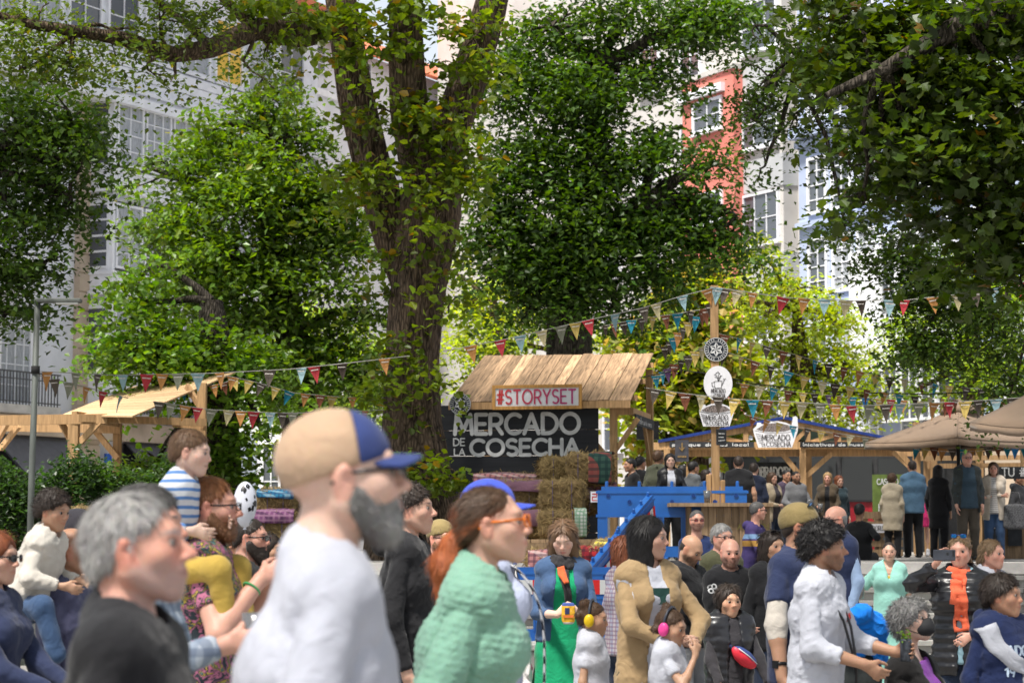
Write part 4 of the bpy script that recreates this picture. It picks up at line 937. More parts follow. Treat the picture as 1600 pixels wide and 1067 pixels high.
MB().box(uv(BB, 1372, 450)[0], uv(BB, 1500, 450)[0], -1.0, .04, uv(BB, 1420, 640)[1]+1, uv(BB, 1420, 390)[1]).build('white_bay', WPAINT, BB)
zz0 = uv(BB, 1420, 470, 1)[1]; x = uv(BB, 1378, 450, 1)[0]; xe = uv(BB, 1492, 450, 1)[0]
while x < xe-.7:
    window(BB, x, x+.7, zz0-.1, zz0+1.9, -1.0+.02, 2, 3, sill=False); window(BB, x, x+.7, zz0-3.2, zz0-1.6, -1.0+.02, 2, 3, sill=False); x += .82
MB().box(-.3, uN+6.3, -.5, 12.2, zc1+9, zc1+9.6).build('roof', BLUEW, BB); MB().box(-.05, uN+6, -.3, .04, zc1+.6, zc1+.95).build('cornice', BLUEW, BB)
MB().box(0, uN+6, -.25, .045, 0, 4.2).build('ground_floor', STONE, BB)
# dark shop fronts and a bus standing behind the pavilion
DS = empty('dark_shopfront', (0, 0, 0), 0, 'dark shopfront behind the open pavilion', 'building'); a, b_ = at(1130, 850, 56.5), at(1500, 692, 56.5)
MB().box(a.x, b_.x, 56.5, 57.2, 0, b_.z).build('wall', mat('charcoal_render', (.03, .03, .033), rough=.5), DS)
for k in range(6):
    x = a.x+.25+k*.9; MB().box(x, x+.75, 56.43, 56.49, TZ, TZ+2.3).build('window', glass('shop_glass', (.012, .014, .016), .45), DS)
# ---------------------------------------------------------------- trees
def bark_mat(name, c):
    m, t, b = _bsdf(name); vec = coords(t, (1, 1, .24))
    n = nd(t, 'ShaderNodeTexNoise', Scale=9.0, Detail=8.0, Distortion=.8); t.links.new(vec, n.inputs['Vector'])
    v = nd(t, 'ShaderNodeTexVoronoi', Scale=20.0, feature='DISTANCE_TO_EDGE'); t.links.new(vec, v.inputs['Vector'])
    mu = nd(t, 'ShaderNodeMath', operation='MULTIPLY_ADD'); t.links.new(v.outputs['Distance'], mu.inputs[0]); mu.inputs[1].default_value = 1.3; t.links.new(n.outputs['Fac'], mu.inputs[2])
    r = nd(t, 'ShaderNodeValToRGB'); e = r.color_ramp.elements; e[0].position = .4; e[1].position = .95; e[0].color = rgba(c, .25); e[1].color = rgba(c, 2.2)
    t.links.new(mu.outputs[0], r.inputs[0]); t.links.new(r.outputs[0], b.inputs['Base Color']); b.inputs['Roughness'].default_value = .9; b.inputs['Specular IOR Level'].default_value = .15
    bump(t, b, mu.outputs[0], 1.0, .06); MATS[name] = m; return m
BARK = bark_mat('furrowed_bark', (.085, .060, .042)); BARKD = bark_mat('dark_bark', (.05, .042, .034))
LEAF = vcol('leaf', rough=.40, spec=.40, transl=.44); LEAFB = vcol('thin_leaf', rough=.45, spec=.3, transl=.48)
GAPS = [(150, 150, 300, 300), (190, 75, 400, 165), (318, 75, 368, 150), (465, 50, 528, 112), (1062, 95, 1154, 215), (1155, 200, 1252, 350), (1250, 222, 1318, 345), (1250, 372, 1345, 445), (100, 250, 165, 480), (60, 430, 150, 600), (960, 130, 1062, 190), (1155, 10, 1245, 110), (380, 430, 470, 470)]
def in_gap(c):
    """where the boughs leave the fronts behind them open"""
    px, py = c[:, 0]/c[:, 1]*FPX+800, HORIZON-(c[:, 2]-CAMZ)/c[:, 1]*FPX*1.0; m = np.zeros(len(c), bool)
    for x0, y0, x1, y1 in GAPS: m |= (px > x0) & (px < x1) & (py > y0) & (py < y1)
    return m
LEAF_SHAPES = {'elm': ([(0, 0, 0), (-.30, .42, .10), (0, 1, -.06), (.30, .42, .10)], [(0, 3, 2), (0, 2, 1)]),
 'lime': ([(0, 0, 0), (-.45, .35, .08), (-.30, .75, .05), (0, 1.05, -.08), (.30, .75, .05), (.45, .35, .08)], [(0, 3, 2), (0, 2, 1), (0, 5, 4), (0, 4, 3)]),
 'plane': ([(0, 0, 0), (-.62, .25, .06), (-.28, .42, .02), (-.45, .85, .05), (0, 1.1, -.1), (.45, .85, .05), (.28, .42, .02), (.62, .25, .06)], [(0, 2, 1), (0, 4, 2), (2, 4, 3), (0, 6, 4), (4, 6, 5), (0, 7, 6)])}
def leaf_mesh(name, P, size, col, shape='elm', droop=.5, rnd=None, var=.35, face=None):
    """one small folded leaf at every point"""
    rnd = rnd or RNG; n = len(P); S, T = LEAF_SHAPES[shape]; S = np.array(S, np.float32); T = np.array(T)
    nrm_ = rnd.normal(0, .55, (n, 3)); nrm_[:, 2] += .95
    if face is not None: nrm_ += face
    nrm_ /= np.linalg.norm(nrm_, axis=1)[:, None]
    ax = rnd.normal(0, 1, (n, 3)); ax[:, 2] -= droop; ax -= nrm_*np.einsum('ij,ij->i', ax, nrm_)[:, None]; ax /= np.linalg.norm(ax, axis=1)[:, None]; sd = np.cross(ax, nrm_)
    sz = size*rnd.uniform(.6, 1.35, n).astype(np.float32)
    V = P[:, None]+(sd[:, None]*S[None, :, :1]+ax[:, None]*S[None, :, 1:2]+nrm_[:, None]*S[None, :, 2:])*sz[:, None, None]
    k = len(S); Fc = (T[None]+np.arange(n)[:, None, None]*k).reshape(-1, 3)
    C = np.repeat(col, k, 0); return mesh_np(name, V.reshape(-1, 3), Fc, False, C)
def crown_points(lobes, rnd, dens=1.0, clump=.42, per=34, flat=.6):
    """clumps of leaves spread through lobes (px, py, rx, ry, d, depth radius, clumps); returns points, clump tones, clump centres"""
    P, Tn, Cc = [], [], []
    for (px, py, rx, ry, d, dr, n) in lobes:
        c = np.array(at(px, py, d)); s = ppm(d); n = int(n*dens*.80); u = rnd.normal(0, 1, (n, 3)); u /= np.linalg.norm(u, axis=1)[:, None]
        u *= (rnd.uniform(.10, 1, (n, 1))**.5)*rnd.uniform(.8, 1.12, (n, 1)); cc = c+u*np.array([rx/s, dr, ry/s])*(.86 if d > 40 else 1); sp = rnd.random(n) < .16; cc[sp] += (cc[sp]-c)*rnd.uniform(.15, .5, (int(sp.sum()), 1))-np.array([0, 0, .25]); kp = ~(in_gap(cc) & (rnd.random(n) < .95)) & ((wob(cc.astype(np.float32), 1.7, d*.7) > -.30) | (d < 30) | (35 < d < 37)); cc = cc[kp] if kp.sum() > 1 else cc[:2]; u = u[:len(cc)]; n = len(cc); Cc.append(cc)
        m = rnd.poisson(per*2.15, n); idx = np.repeat(np.arange(n), m)
        off = np.clip(rnd.normal(0, 1, (len(idx), 3)), -1.7, 1.7)*np.array([clump*1.25, clump*1.25, clump*flat*.6])*rnd.uniform(.45, 1.3, (n, 1))[idx]
        off[:, 2] -= .22*(off[:, 0]**2+off[:, 1]**2)/clump
        P.append(cc[idx]+off); Tn.append((rnd.uniform(.5, 1.5, n))[idx])
    return np.concatenate(P).astype(np.float32), np.concatenate(Tn).astype(np.float32), Cc
def shade_crown(root, lobes, size, base, seed, name='added_shade_crown'):
    """unseen crown lobes added above the picture: (x, y, z, rx, ry, rz, leaves) in metres; they shade the square"""
    rnd = np.random.default_rng(seed); P = []
    for (x, y, z, rx, ry, rz_, n) in lobes:
        k = max(1, n//26); u = rnd.normal(0, 1, (k, 3)); u /= np.linalg.norm(u, axis=1)[:, None]; c = np.array([x, y, z])+u*rnd.uniform(.2, 1, (k, 1))**.5*np.array([rx, ry, rz_]); i = rnd.integers(0, k, n); P.append(c[i]+rnd.normal(0, .42, (n, 3)))
    P = np.concatenate(P).astype(np.float32); off = np.array(root.location, np.float32)
    o = link(name, leaf_mesh(name, P-off, size, leaf_cols(rnd.uniform(.6, 1.4, len(P)).astype(np.float32), base, rnd), 'elm', .5, rnd), root, LEAF); o['kind'] = 'stuff'
def jitter_path(a, b, n, amp, rnd):
    a, b = np.array(a, float), np.array(b, float); L = np.linalg.norm(b-a); t = np.linspace(0, 1, n)[:, None]
    p = a+(b-a)*t; w_ = np.cumsum(rnd.normal(0, amp*L/n, (n, 3)), 0); p += w_*np.sin(np.pi*np.minimum(t, .999))*1.0; return p
def trunk_mesh(paths, rnd, n=22, rough=.06, sub=5):
    """trunk and limbs with an uneven, furrowed section"""
    V, Fq, nv = [], [], 0
    for pts, rad in paths:
        P = np.array([tuple(p) for p in pts], float); R = np.array(rad, float); m = len(P); t = np.linspace(0, m-1, (m-1)*sub+1); i = np.clip(t.astype(int), 0, m-2); f = (t-i)[:, None]; f2 = f*f*(3-2*f)*.5+f*.5
        Q = P[i]*(1-f2)+P[i+1]*f2; rr = R[i]*(1-f[:, 0])+R[i+1]*f[:, 0]; k = n if R.max() > .12 else 5; ph = rnd.uniform(0, 6.28, 5)
        T = np.gradient(Q, axis=0); T /= np.linalg.norm(T, axis=1)[:, None]; u = np.cross(T[0], [0.3, .9, .1]); rows = []
        for j in range(len(Q)):
            u = u-T[j]*(u@T[j]); u /= np.linalg.norm(u); w_ = np.cross(T[j], u); a = np.arange(k)*2*np.pi/k; zf = j*.35
            q = 1+rough*(np.sin(3*a+ph[0]+zf*.4)+.7*np.sin(5*a+ph[1]-zf*.3)+.6*np.sin(9*a+ph[2]+.5*np.sin(zf))+.35*np.sin(14*a+ph[3]))*(1 if k > 8 else .3)+rnd.normal(0, .012, k)
            V.append(Q[j]+(np.cos(a)[:, None]*u+np.sin(a)[:, None]*w_)*(rr[j]*q)[:, None])
        for j in range(len(Q)-1):
            for x in range(k): Fq.append((nv+j*k+x, nv+j*k+(x+1) % k, nv+(j+1)*k+(x+1) % k, nv+(j+1)*k+x))
        nv += k*len(Q)
    return mesh_np('trunk', np.concatenate(V), np.array(Fq), True)
def leaf_cols(tn, base, rnd, alt=None, altp=.0, var=.18):
    n = len(tn); c = np.array(base, np.float32)*tn[:, None]*rnd.uniform(1-var, 1+var, (n, 1)); c *= 1+rnd.normal(0, .06, (n, 3))
    if alt is not None: m = rnd.random(n) < altp; c[m] = np.array(alt)*rnd.uniform(.6, 1.3, (int(m.sum()), 1))
    return np.clip(c, .003, .9).astype(np.float32)
def tree(name, label, trunk, lobes, size, base, shape='elm', dens=1.0, clump=.42, per=34, bark=None, alt=None, altp=.0, fork=None, twigs=9, seed=1, group=None, limb_r=.09, droop=.5, flat=.6, cat='tree', lm=None):
    rnd = np.random.default_rng(seed); p0 = Vector(trunk[0][0][0]); root = empty(name, p0, 0, label, cat, group)
    P, tn, Cc = crown_points(lobes, rnd, dens, clump, per, flat); paths = [(t[0], t[1]) for t in trunk]
    for (lb, cc) in zip(lobes, Cc):
        c = np.array(at(lb[0], lb[1], lb[4])); f0 = np.array(fork[int(np.argmin([np.linalg.norm(np.array(f)-c) for f in fork]))]) if fork else c
        if fork: pt = jitter_path(f0, c, 5, .22, rnd); paths.append((pt, np.linspace(limb_r, limb_r*.4, 5)))
        for k in rnd.choice(len(cc), min(twigs, len(cc)), replace=False): paths.append((jitter_path(c, cc[k], 4, .25, rnd), np.linspace(limb_r*.34, .008, 4)))
    off = np.array(p0)
    paths = [(np.array([tuple(q) for q in a])-off, b) for a, b in paths]
    link('trunk', trunk_mesh(paths, rnd, sub=3), root, bark or BARK)
    me = leaf_mesh('crown', P-off.astype(np.float32), size, leaf_cols(tn, base, rnd, alt, altp), shape, droop, rnd); o = link('crown', me, root, lm or (LEAFB if base[0] > .14 else LEAF)); o['kind'] = 'stuff'
    return root, P
def pts(*a): return [at(x, y, d) for x, y, d in a]
def base_pt(px, d, z=TZ): p = at(px, 800, d); return Vector((p.x, p.y, z))
NLEAF = 0
# the big tree in the middle: thick trunk, three limbs, leafy sprouts on bark
D0 = 36.0
b0 = base_pt(650, D0)
big, _ = tree('big_tree', 'big old tree with furrowed forked trunk rising beside the lettered stall', [
   ([b0]+pts((648, 740, D0), (646, 660, D0), (645, 560, D0), (652, 470, D0), (662, 400, D0), (672, 330, D0), (676, 270, D0)), [.80, .58, .44, .40, .41, .44, .48, .42]),
   (pts((672, 330, D0), (655, 240, D0-.3), (640, 170, D0-.5), (636, 90, D0-.6), (634, -60, D0-.6)), [.34, .34, .30, .28, .24]),
   (pts((676, 300, D0), (700, 220, D0+.2), (735, 120, D0+.3), (765, 20, D0+.3), (790, -90, D0+.2)), [.33, .30, .28, .26, .22]),
   (pts((655, 470, D0+.3), (615, 370, D0+.4), (585, 270, D0+.5), (556, 150, D0+.4), (540, 40, D0+.3), (520, -80, D0+.3)), [.34, .32, .30, .29, .26, .22]),
   (pts((538, 30, D0+.3), (470, 55, D0-1), (400, 45, D0-2), (330, 75, D0-3), (270, 85, D0-3.4), (190, 60, D0-4), (60, 40, D0-5), (-60, 10, D0-5)), [.26, .20, .17, .14, .12, .10, .07, .04]),
   (pts((330, 75, D0-3), (295, 40, D0-3), (230, -10, D0-3)), [.09, .06, .04]), (pts((400, 45, D0-2), (350, 0, D0-2.4), (320, -40, D0-2.5)), [.1, .07, .04])],
   [(560, 60, 60, 70, D0-.9, .6, 13), (600, 170, 60, 60, D0-1.0, .5, 13), (700, 150, 60, 80, D0-.9, .5, 13), (740, 60, 60, 70, D0-.6, .6, 14), (650, 275, 100, 50, D0-1.1, .45, 20), (560, 270, 40, 70, D0-.5, .5, 12), (715, 240, 40, 60, D0-.9, .5, 14), (690, 330, 50, 35, D0-1.1, .3, 10),
    (620, 30, 160, 50, D0-1.2, .8, 15), (700, 400, 30, 60, D0-.8, .3, 5), (600, 430, 25, 50, D0-.2, .4, 5), (620, 560, 40, 50, D0-.9, .25, 7), (660, 600, 30, 70, D0-.9, .2, 5), (600, 600, 25, 60, D0-.5, .3, 5), (715, 740, 38, 45, D0-1.4, .4, 14), (625, 735, 28, 30, D0-1.2, .3, 6), (700, 480, 20, 40, D0-.6, .3, 3), (500, 20, 60, 40, D0-.8, .6, 12), (420, 30, 70, 45, D0-1.8, .9, 16)],
   .125, (.120, .180, .014), 'lime', clump=.26, per=20, alt=(.30, .20, .02), altp=.035, seed=3, twigs=3, limb_r=.05, droop=1.0)
shade_crown(big, [(-4, 31, 14.5, 4, 5, 2.2, 2600), (3, 33, 15, 4.5, 5, 2.2, 2600), (-1, 27, 13.5, 4.5, 4.5, 1.8, 2400), (-7, 36, 15, 4, 4, 2.2, 1600), (5, 38, 15.5, 4, 4, 2, 1600), (-2, 21, 12.5, 4, 3.5, 1.5, 1900), (-1, 14, 12, 4.5, 4, 1.6, 2400), (0, 6, 11.5, 5, 4.5, 1.6, 2600)], .26, (.05, .09, .02), 51)  # leaf masses out of view, added to keep sun off stalls and crowd
tree('overhanging_bough', 'leafy bough reaching across the upper left corner', [(pts((480, 48, D0-1), (400, 46, D0-2), (330, 78, D0-3)), [.05, .05, .04])],
   [(60, 40, 90, 60, 31.5, 1.0, 34), (170, 45, 80, 45, 32, 1.0, 26), (250, 30, 80, 40, 32, .8, 20), (230, 100, 60, 30, 32, .8, 9), (320, 25, 60, 40, 32.5, .8, 12), (275, 120, 40, 26, 32.3, .6, 10), (380, 95, 50, 25, 33.5, .6, 6), (110, 100, 60, 30, 31.5, .8, 14), (420, 70, 30, 30, 34, .5, 5), (30, 110, 40, 40, 31.5, .8, 12)],
   .095, (.085, .135, .014), 'elm', clump=.33, per=30, fork=[at(400, 46, D0-2), at(270, 85, D0-3.4), at(120, 50, 31.6)], alt=(.22, .20, .02), altp=.02, seed=5, twigs=6, limb_r=.045, cat='bough')
# left: dark tree cut by the frame
dl = 30.0
dlt, _ = tree('dark_leaved_tree', 'dark leaved tree cut by the left edge of the photo', [([base_pt(-90, dl, 0)]+pts((-80, 500, dl), (-60, 250, dl), (-40, 50, dl)), [.4, .34, .28, .2])],
   [(30, 200, 90, 90, dl, 1.2, 60), (85, 250, 80, 80, dl, 1.1, 60), (30, 340, 80, 80, dl, 1.1, 60), (110, 310, 50, 70, dl, .8, 30), (25, 430, 60, 50, dl, .9, 34), (110, 190, 50, 50, dl, .9, 22), (70, 410, 40, 40, dl, .7, 16), (-40, 300, 90, 160, dl, 1.2, 50), (10, 490, 30, 25, dl, .6, 8)],
   .10, (.038, .075, .010), 'elm', clump=.30, per=36, fork=pts((-60, 250, dl), (-75, 420, dl)), bark=BARKD, seed=8)
shade_crown(dlt, [(-9, 25, 12, 4, 5, 2.2, 2400), (-8, 17, 11, 3.5, 4, 1.8, 1500), (-6, 30, 13, 3, 3, 1.5, 1000), (-7, 9, 11, 4, 4.5, 1.6, 2200), (-5, 0, 11, 4.5, 4.5, 1.6, 2200), (-3, -7, 11, 5, 4, 1.6, 1800)], .26, (.03, .06, .016), 52)
# tree behind, left of the big trunk
dt = 46.0
tree('rounded_tree', 'broad mid green tree with layered boughs left of the big trunk', [([base_pt(470, dt)]+pts((470, 640, dt), (455, 520, dt), (430, 400, dt), (410, 300, dt), (420, 180, dt)), [.42, .36, .32, .28, .2, .1])],
   [(400, 150, 70, 50, dt, 1.2, 40), (330, 200, 80, 60, dt, 1.3, 60), (440, 220, 80, 70, dt-.5, 1.3, 60), (280, 270, 80, 60, dt, 1.3, 60), (380, 300, 100, 70, dt-1, 1.3, 80), (480, 310, 70, 80, dt-.6, 1.2, 60), (270, 350, 70, 50, dt-.4, 1.2, 44), (370, 400, 110, 60, dt-1.2, 1.3, 80), (480, 420, 70, 70, dt-.6, 1.2, 50), (300, 440, 60, 50, dt, 1, 34), (390, 490, 90, 55, dt-.6, 1.2, 56), (540, 380, 40, 90, dt, 1, 34), (560, 480, 50, 60, dt-.3, 1, 34), (510, 540, 60, 50, dt-.4, 1, 34), (560, 590, 50, 45, dt-.5, .9, 26), (230, 260, 40, 40, dt, .9, 20), (460, 570, 40, 50, dt-.3, .9, 20)],
   .155, (.085, .150, .018), 'elm', clump=.40, per=26, fork=pts((455, 520, dt), (430, 400, dt), (410, 300, dt), (420, 200, dt)), bark=BARKD, alt=(.20, .20, .03), altp=.01, seed=12, limb_r=.12, dens=1.3)
# ivy clad tree by the left pergola
di = 41.0
tree('ivy_clad_tree', 'ivy clad tree with bright green leaves behind the left pergola', [([base_pt(345, di)]+pts((343, 660, di), (338, 560, di), (330, 470, di)), [.42, .36, .32, .2])],
   [(220, 470, 60, 60, di, .9, 34), (190, 540, 45, 50, di, .8, 26), (260, 540, 60, 55, di-.4, .9, 36), (230, 420, 40, 40, di, .8, 16), (320, 550, 60, 60, di-.5, .8, 40), (345, 640, 38, 60, di-.5, .5, 34), (350, 710, 40, 45, di-.5, .5, 26), (400, 560, 50, 55, di, .8, 30), (290, 620, 40, 40, di-.3, .6, 18), (250, 600, 45, 35, di, .6, 16), (430, 620, 40, 40, di+1, .7, 18), (420, 690, 25, 35, di, .5, 6), (245, 720, 40, 40, di-.5, .5, 14)],
   .115, (.110, .200, .028), 'lime', clump=.34, per=24, fork=pts((338, 560, di), (330, 470, di)), bark=BARKD, seed=17)
# dark tree centre right, behind the stall
dc = 47.0
tree('dense_dark_tree', 'dense dark green tree with a black trunk behind the lettered stall', [([base_pt(893, dc)]+pts((893, 560, dc), (890, 480, dc), (905, 380, dc), (925, 250, dc), (940, 80, dc)), [.5, .46, .42, .36, .3, .2]), (pts((905, 400, dc), (1000, 320, dc-.5), (1090, 260, dc-.5)), [.2, .15, .08])],
   [(860, 40, 90, 60, dc, 1.4, 60), (980, 30, 90, 60, dc, 1.4, 60), (1090, 30, 80, 50, dc, 1.3, 50), (800, 130, 70, 70, dc, 1.2, 56), (900, 140, 90, 70, dc-.5, 1.4, 80), (1010, 120, 80, 60, dc, 1.3, 60), (820, 240, 80, 70, dc-.4, 1.3, 70), (920, 250, 90, 70, dc-.8, 1.4, 90), (1020, 230, 70, 50, dc-.3, 1.2, 36), (780, 340, 60, 70, dc, 1.1, 50), (870, 360, 90, 70, dc-.6, 1.4, 90), (970, 350, 90, 60, dc-.4, 1.3, 80), (1070, 330, 70, 60, dc, 1.1, 50), (1110, 260, 50, 50, dc, 1, 24), (800, 420, 60, 45, dc-.2, 1, 36), (900, 440, 80, 45, dc-.3, 1.2, 50), (1010, 420, 80, 40, dc, 1.1, 40), (1110, 390, 60, 40, dc, 1, 30), (830, 480, 50, 40, dc, .9, 20), (960, 480, 50, 30, dc, .8, 14), (1130, 30, 60, 50, dc, 1, 24), (1150, 340, 40, 30, dc, .8, 12)],
   .150, (.045, .092, .013), 'elm', clump=.42, per=26, fork=pts((905, 380, dc), (925, 250, dc), (940, 100, dc), (1000, 320, dc-.5)), bark=BARKD, alt=(.10, .17, .04), altp=.10, seed=21, limb_r=.13, dens=1.3)
# right: plane tree hanging into the frame from above, near
dr = 24.0
plt_, _ = tree('plane_tree', 'plane tree with lobed leaves hanging in from the upper right', [([base_pt(1730, dr, 0)]+pts((1720, 500, dr), (1700, 200, dr), (1640, 0, dr), (1560, -120, dr)), [.45, .4, .34, .26, .2]), (pts((1640, 0, dr), (1500, 40, dr-.6), (1380, 110, dr-.8), (1290, 150, dr-1)), [.16, .12, .07, .03])],
   [(1540, 40, 110, 60, dr, 1.0, 44), (1400, 40, 100, 50, dr, 1.0, 38), (1300, 30, 70, 45, dr+.4, .8, 18), (1560, 150, 90, 70, dr, 1.0, 44), (1450, 130, 90, 60, dr-.3, .9, 40), (1350, 110, 80, 50, dr, .8, 24), (1560, 260, 80, 70, dr, 1.0, 40), (1470, 230, 80, 60, dr-.4, .8, 30), (1390, 210, 60, 50, dr-.2, .8, 16), (1580, 370, 50, 60, dr, .8, 24), (1520, 330, 60, 40, dr, .8, 16), (1590, 400, 35, 30, dr, .6, 8), (1430, 290, 60, 35, dr, .6, 9), (1350, 300, 50, 40, dr, .6, 7)],
   .105, (.045, .076, .010), 'plane', clump=.24, per=18, fork=pts((1640, 0, dr), (1500, 40, dr-.6), (1690, 250, dr), (1380, 110, dr-.8)), bark=BARKD, alt=(.16, .10, .02), altp=.012, seed=25, limb_r=.05, droop=1.2, twigs=6)
shade_crown(plt_, [(7, 24, 12, 4.5, 5, 2.2, 2800), (4.5, 17, 11, 4, 4, 1.8, 1800), (10, 31, 13, 4, 4, 2, 1600), (8, 14, 10.5, 3, 3, 1.5, 1000), (6, 8, 10.5, 4, 4.5, 1.6, 2000), (4, 0, 11, 4.5, 4.5, 1.6, 1800)], .28, (.035, .065, .015), 53)
de = 33.0
tree('hanging_elm_boughs', 'fine leaved dark boughs hanging between coral bay and blue building', [([base_pt(1690, de, 0)]+pts((1680, 400, de), (1640, 150, de), (1560, 0, de)), [.4, .36, .3, .2]), (pts((1560, 0, de), (1400, 60, de), (1250, 90, de), (1190, 140, de)), [.18, .13, .08, .03])],
   [(1200, 120, 60, 60, de, .8, 24), (1270, 90, 70, 60, de, .9, 34), (1180, 190, 40, 50, de, .6, 14), (1240, 180, 60, 50, de, .8, 22), (1195, 260, 32, 45, de, .5, 9), (1330, 170, 60, 70, de, .8, 30), (1330, 260, 50, 60, de, .7, 26), (1320, 350, 40, 45, de, .6, 15), (1400, 300, 60, 70, de, .8, 34), (1440, 380, 50, 40, de, .7, 18), (1445, 430, 40, 60, de, .5, 50), (1440, 520, 30, 50, de, .4, 30), (1390, 400, 40, 40, de, .5, 20), (1500, 420, 50, 50, de, .7, 20), (1550, 500, 45, 70, de, .6, 44), (1585, 600, 35, 60, de, .5, 34), (1250, 30, 60, 40, de, .8, 20), (1180, 40, 30, 40, de, .5, 8), (1400, 180, 70, 70, de, .9, 34)],
   .088, (.042, .078, .012), 'elm', clump=.28, per=34, fork=pts((1400, 60, de), (1250, 90, de), (1560, 100, de), (1600, 300, de)), bark=BARKD, seed=29, limb_r=.05, twigs=7, cat='tree')
# bright trees across the street, behind everything
df = 54.0
tree('yellowing_chestnut', 'yellowing chestnut with bright leaves behind the bunting pole', [([base_pt(1090, df)]+pts((1090, 650, df), (1085, 560, df), (1080, 480, df)), [.3, .26, .22, .1])],
   [(1060, 470, 70, 60, df, 1.2, 50), (1020, 540, 60, 60, df, 1.1, 44), (1100, 550, 80, 60, df-.5, 1.3, 60), (1040, 620, 70, 50, df-.4, 1.1, 44), (1130, 630, 70, 50, df, 1.1, 44), (1000, 600, 40, 50, df, .9, 24), (1080, 430, 50, 35, df, .9, 22), (1040, 680, 60, 30, df, .9, 20)],
   .20, (.20, .25, .04), 'lime', clump=.42, per=20, fork=pts((1085, 560, df), (1080, 480, df)), alt=(.34, .26, .08), altp=.16, seed=33, limb_r=.09, droop=1.3)
tree('pale_green_tree', 'pale green tree spreading behind the rows of bunting', [([base_pt(1245, df+4)]+pts((1250, 650, df+4), (1250, 560, df+4), (1245, 480, df+4)), [.3, .26, .22, .1])],
   [(1250, 450, 70, 35, df+4, 1.2, 34), (1200, 490, 70, 45, df+4, 1.2, 44), (1300, 500, 70, 55, df+4, 1.2, 50), (1230, 560, 80, 55, df+4, 1.3, 56), (1320, 570, 60, 50, df+4, 1.1, 40), (1200, 620, 70, 40, df+4, 1.1, 36), (1290, 630, 80, 40, df+4, 1.1, 36), (1345, 620, 40, 40, df+4, .9, 20), (1190, 400, 40, 50, df+2, .9, 24), (1150, 460, 50, 50, df+2, 1, 26)],
   .15, (.27, .34, .04), 'elm', clump=.40, per=24, fork=pts((1250, 560, df+4), (1245, 480, df+4)), seed=35, limb_r=.09)
tree('light_green_tree', 'light green tree at right behind the parasols', [([base_pt(1520, df)]+pts((1520, 650, df), (1515, 560, df), (1520, 480, df)), [.3, .26, .22, .1])],
   [(1520, 420, 70, 45, df, 1.2, 40), (1450, 470, 60, 50, df, 1.1, 36), (1530, 490, 80, 55, df, 1.3, 56), (1590, 450, 60, 60, df, 1.1, 36), (1460, 550, 60, 45, df, 1.1, 34), (1540, 570, 80, 50, df, 1.2, 50), (1590, 540, 50, 60, df, 1, 30), (1420, 520, 40, 40, df, .9, 14), (1500, 610, 60, 30, df, .9, 16), (1430, 610, 30, 25, df, .7, 8)],
   .15, (.19, .28, .04), 'elm', clump=.40, per=24, fork=pts((1515, 560, df), (1520, 480, df)), seed=37, limb_r=.09)
tree('bright_tree', 'bright yellow green tree seen past the big trunk over the stall', [([base_pt(780, df+6)]+pts((780, 650, df+6), (780, 540, df+6), (770, 470, df+6)), [.3, .26, .22, .1])],
   [(740, 470, 60, 55, df+6, 1.2, 44), (800, 500, 70, 50, df+6, 1.2, 44), (740, 550, 60, 50, df+6, 1.1, 40), (820, 440, 60, 40, df+6, 1.1, 26), (790, 570, 60, 40, df+6, 1.1, 30), (730, 610, 40, 50, df+6, 1, 26), (960, 520, 60, 40, df+6, 1.1, 26), (700, 420, 40, 50, df+6, 1, 20)],
   .15, (.30, .38, .045), 'elm', clump=.42, per=24, fork=pts((780, 540, df+6), (770, 470, df+6)), seed=39, limb_r=.09)
tree('bright_sapling', 'bright young tree glimpsed left of the big trunk', [([base_pt(500, df+5)]+pts((500, 640, df+5), (500, 560, df+5)), [.25, .2, .14])],
   [(500, 490, 60, 40, df+5, 1.1, 24), (560, 540, 50, 40, df+5, 1, 24), (490, 560, 50, 45, df+5, 1, 24), (440, 540, 40, 40, df+5, 1, 16), (520, 620, 60, 40, df+5, 1, 28), (440, 640, 40, 45, df+5, .9, 22), (570, 620, 40, 50, df+5, .9, 22)],
   .15, (.230, .320, .050), 'elm', clump=.40, per=24, fork=pts((500, 560, df+5),), seed=41, limb_r=.08)
# hedge at the left
def hedge(label, px0, px1, py0, py1, d, col, n, seed, size=.09):
    rnd = np.random.default_rng(seed); a, b = at(px0, py1, d), at(px1, py0, d); r = empty('hedge', (a.x, d, TZ), 0, label, 'hedge')
    P = np.stack([rnd.uniform(0, b.x-a.x, n), rnd.normal(0, .32, n), np.zeros(n)], 1); top = (b.z-TZ)*(.86+.10*np.sin(P[:, 0]*2.1+seed)+.07*np.sin(P[:, 0]*5.3))
    P[:, 2] = top*rnd.beta(1.6, 1.0, n); k = n//10; P[:k, 2] = top[:k]*(1+np.abs(rnd.normal(0, .09, k)))
    tn = np.repeat(rnd.uniform(.55, 1.4, n//12+1), 12)[:n].astype(np.float32); o = link('foliage', leaf_mesh('foliage', P.astype(np.float32), size, leaf_cols(tn, col, rnd), 'elm', .2, rnd), r, LEAF); o['kind'] = 'stuff'
    mb = MB()
    for x in np.arange(.15, b.x-a.x, .35): mb.tube([(x, 0, 0), (x+rnd.normal(0, .08), 0, .6), (x+rnd.normal(0, .16), rnd.normal(0, .1), (b.z-TZ)*.85)], [.03, .02, .008], 5)
    mb.build('stems', BARKD, r)
hedge('clipped dark green hedge below the pergola at left', -40, 150, 712, 850, 35.5, (.030, .066, .016), 9000, 3)
hedge('looser green hedge beside the ivy clad tree', 140, 270, 716, 850, 36.2, (.045, .092, .020), 7000, 4)
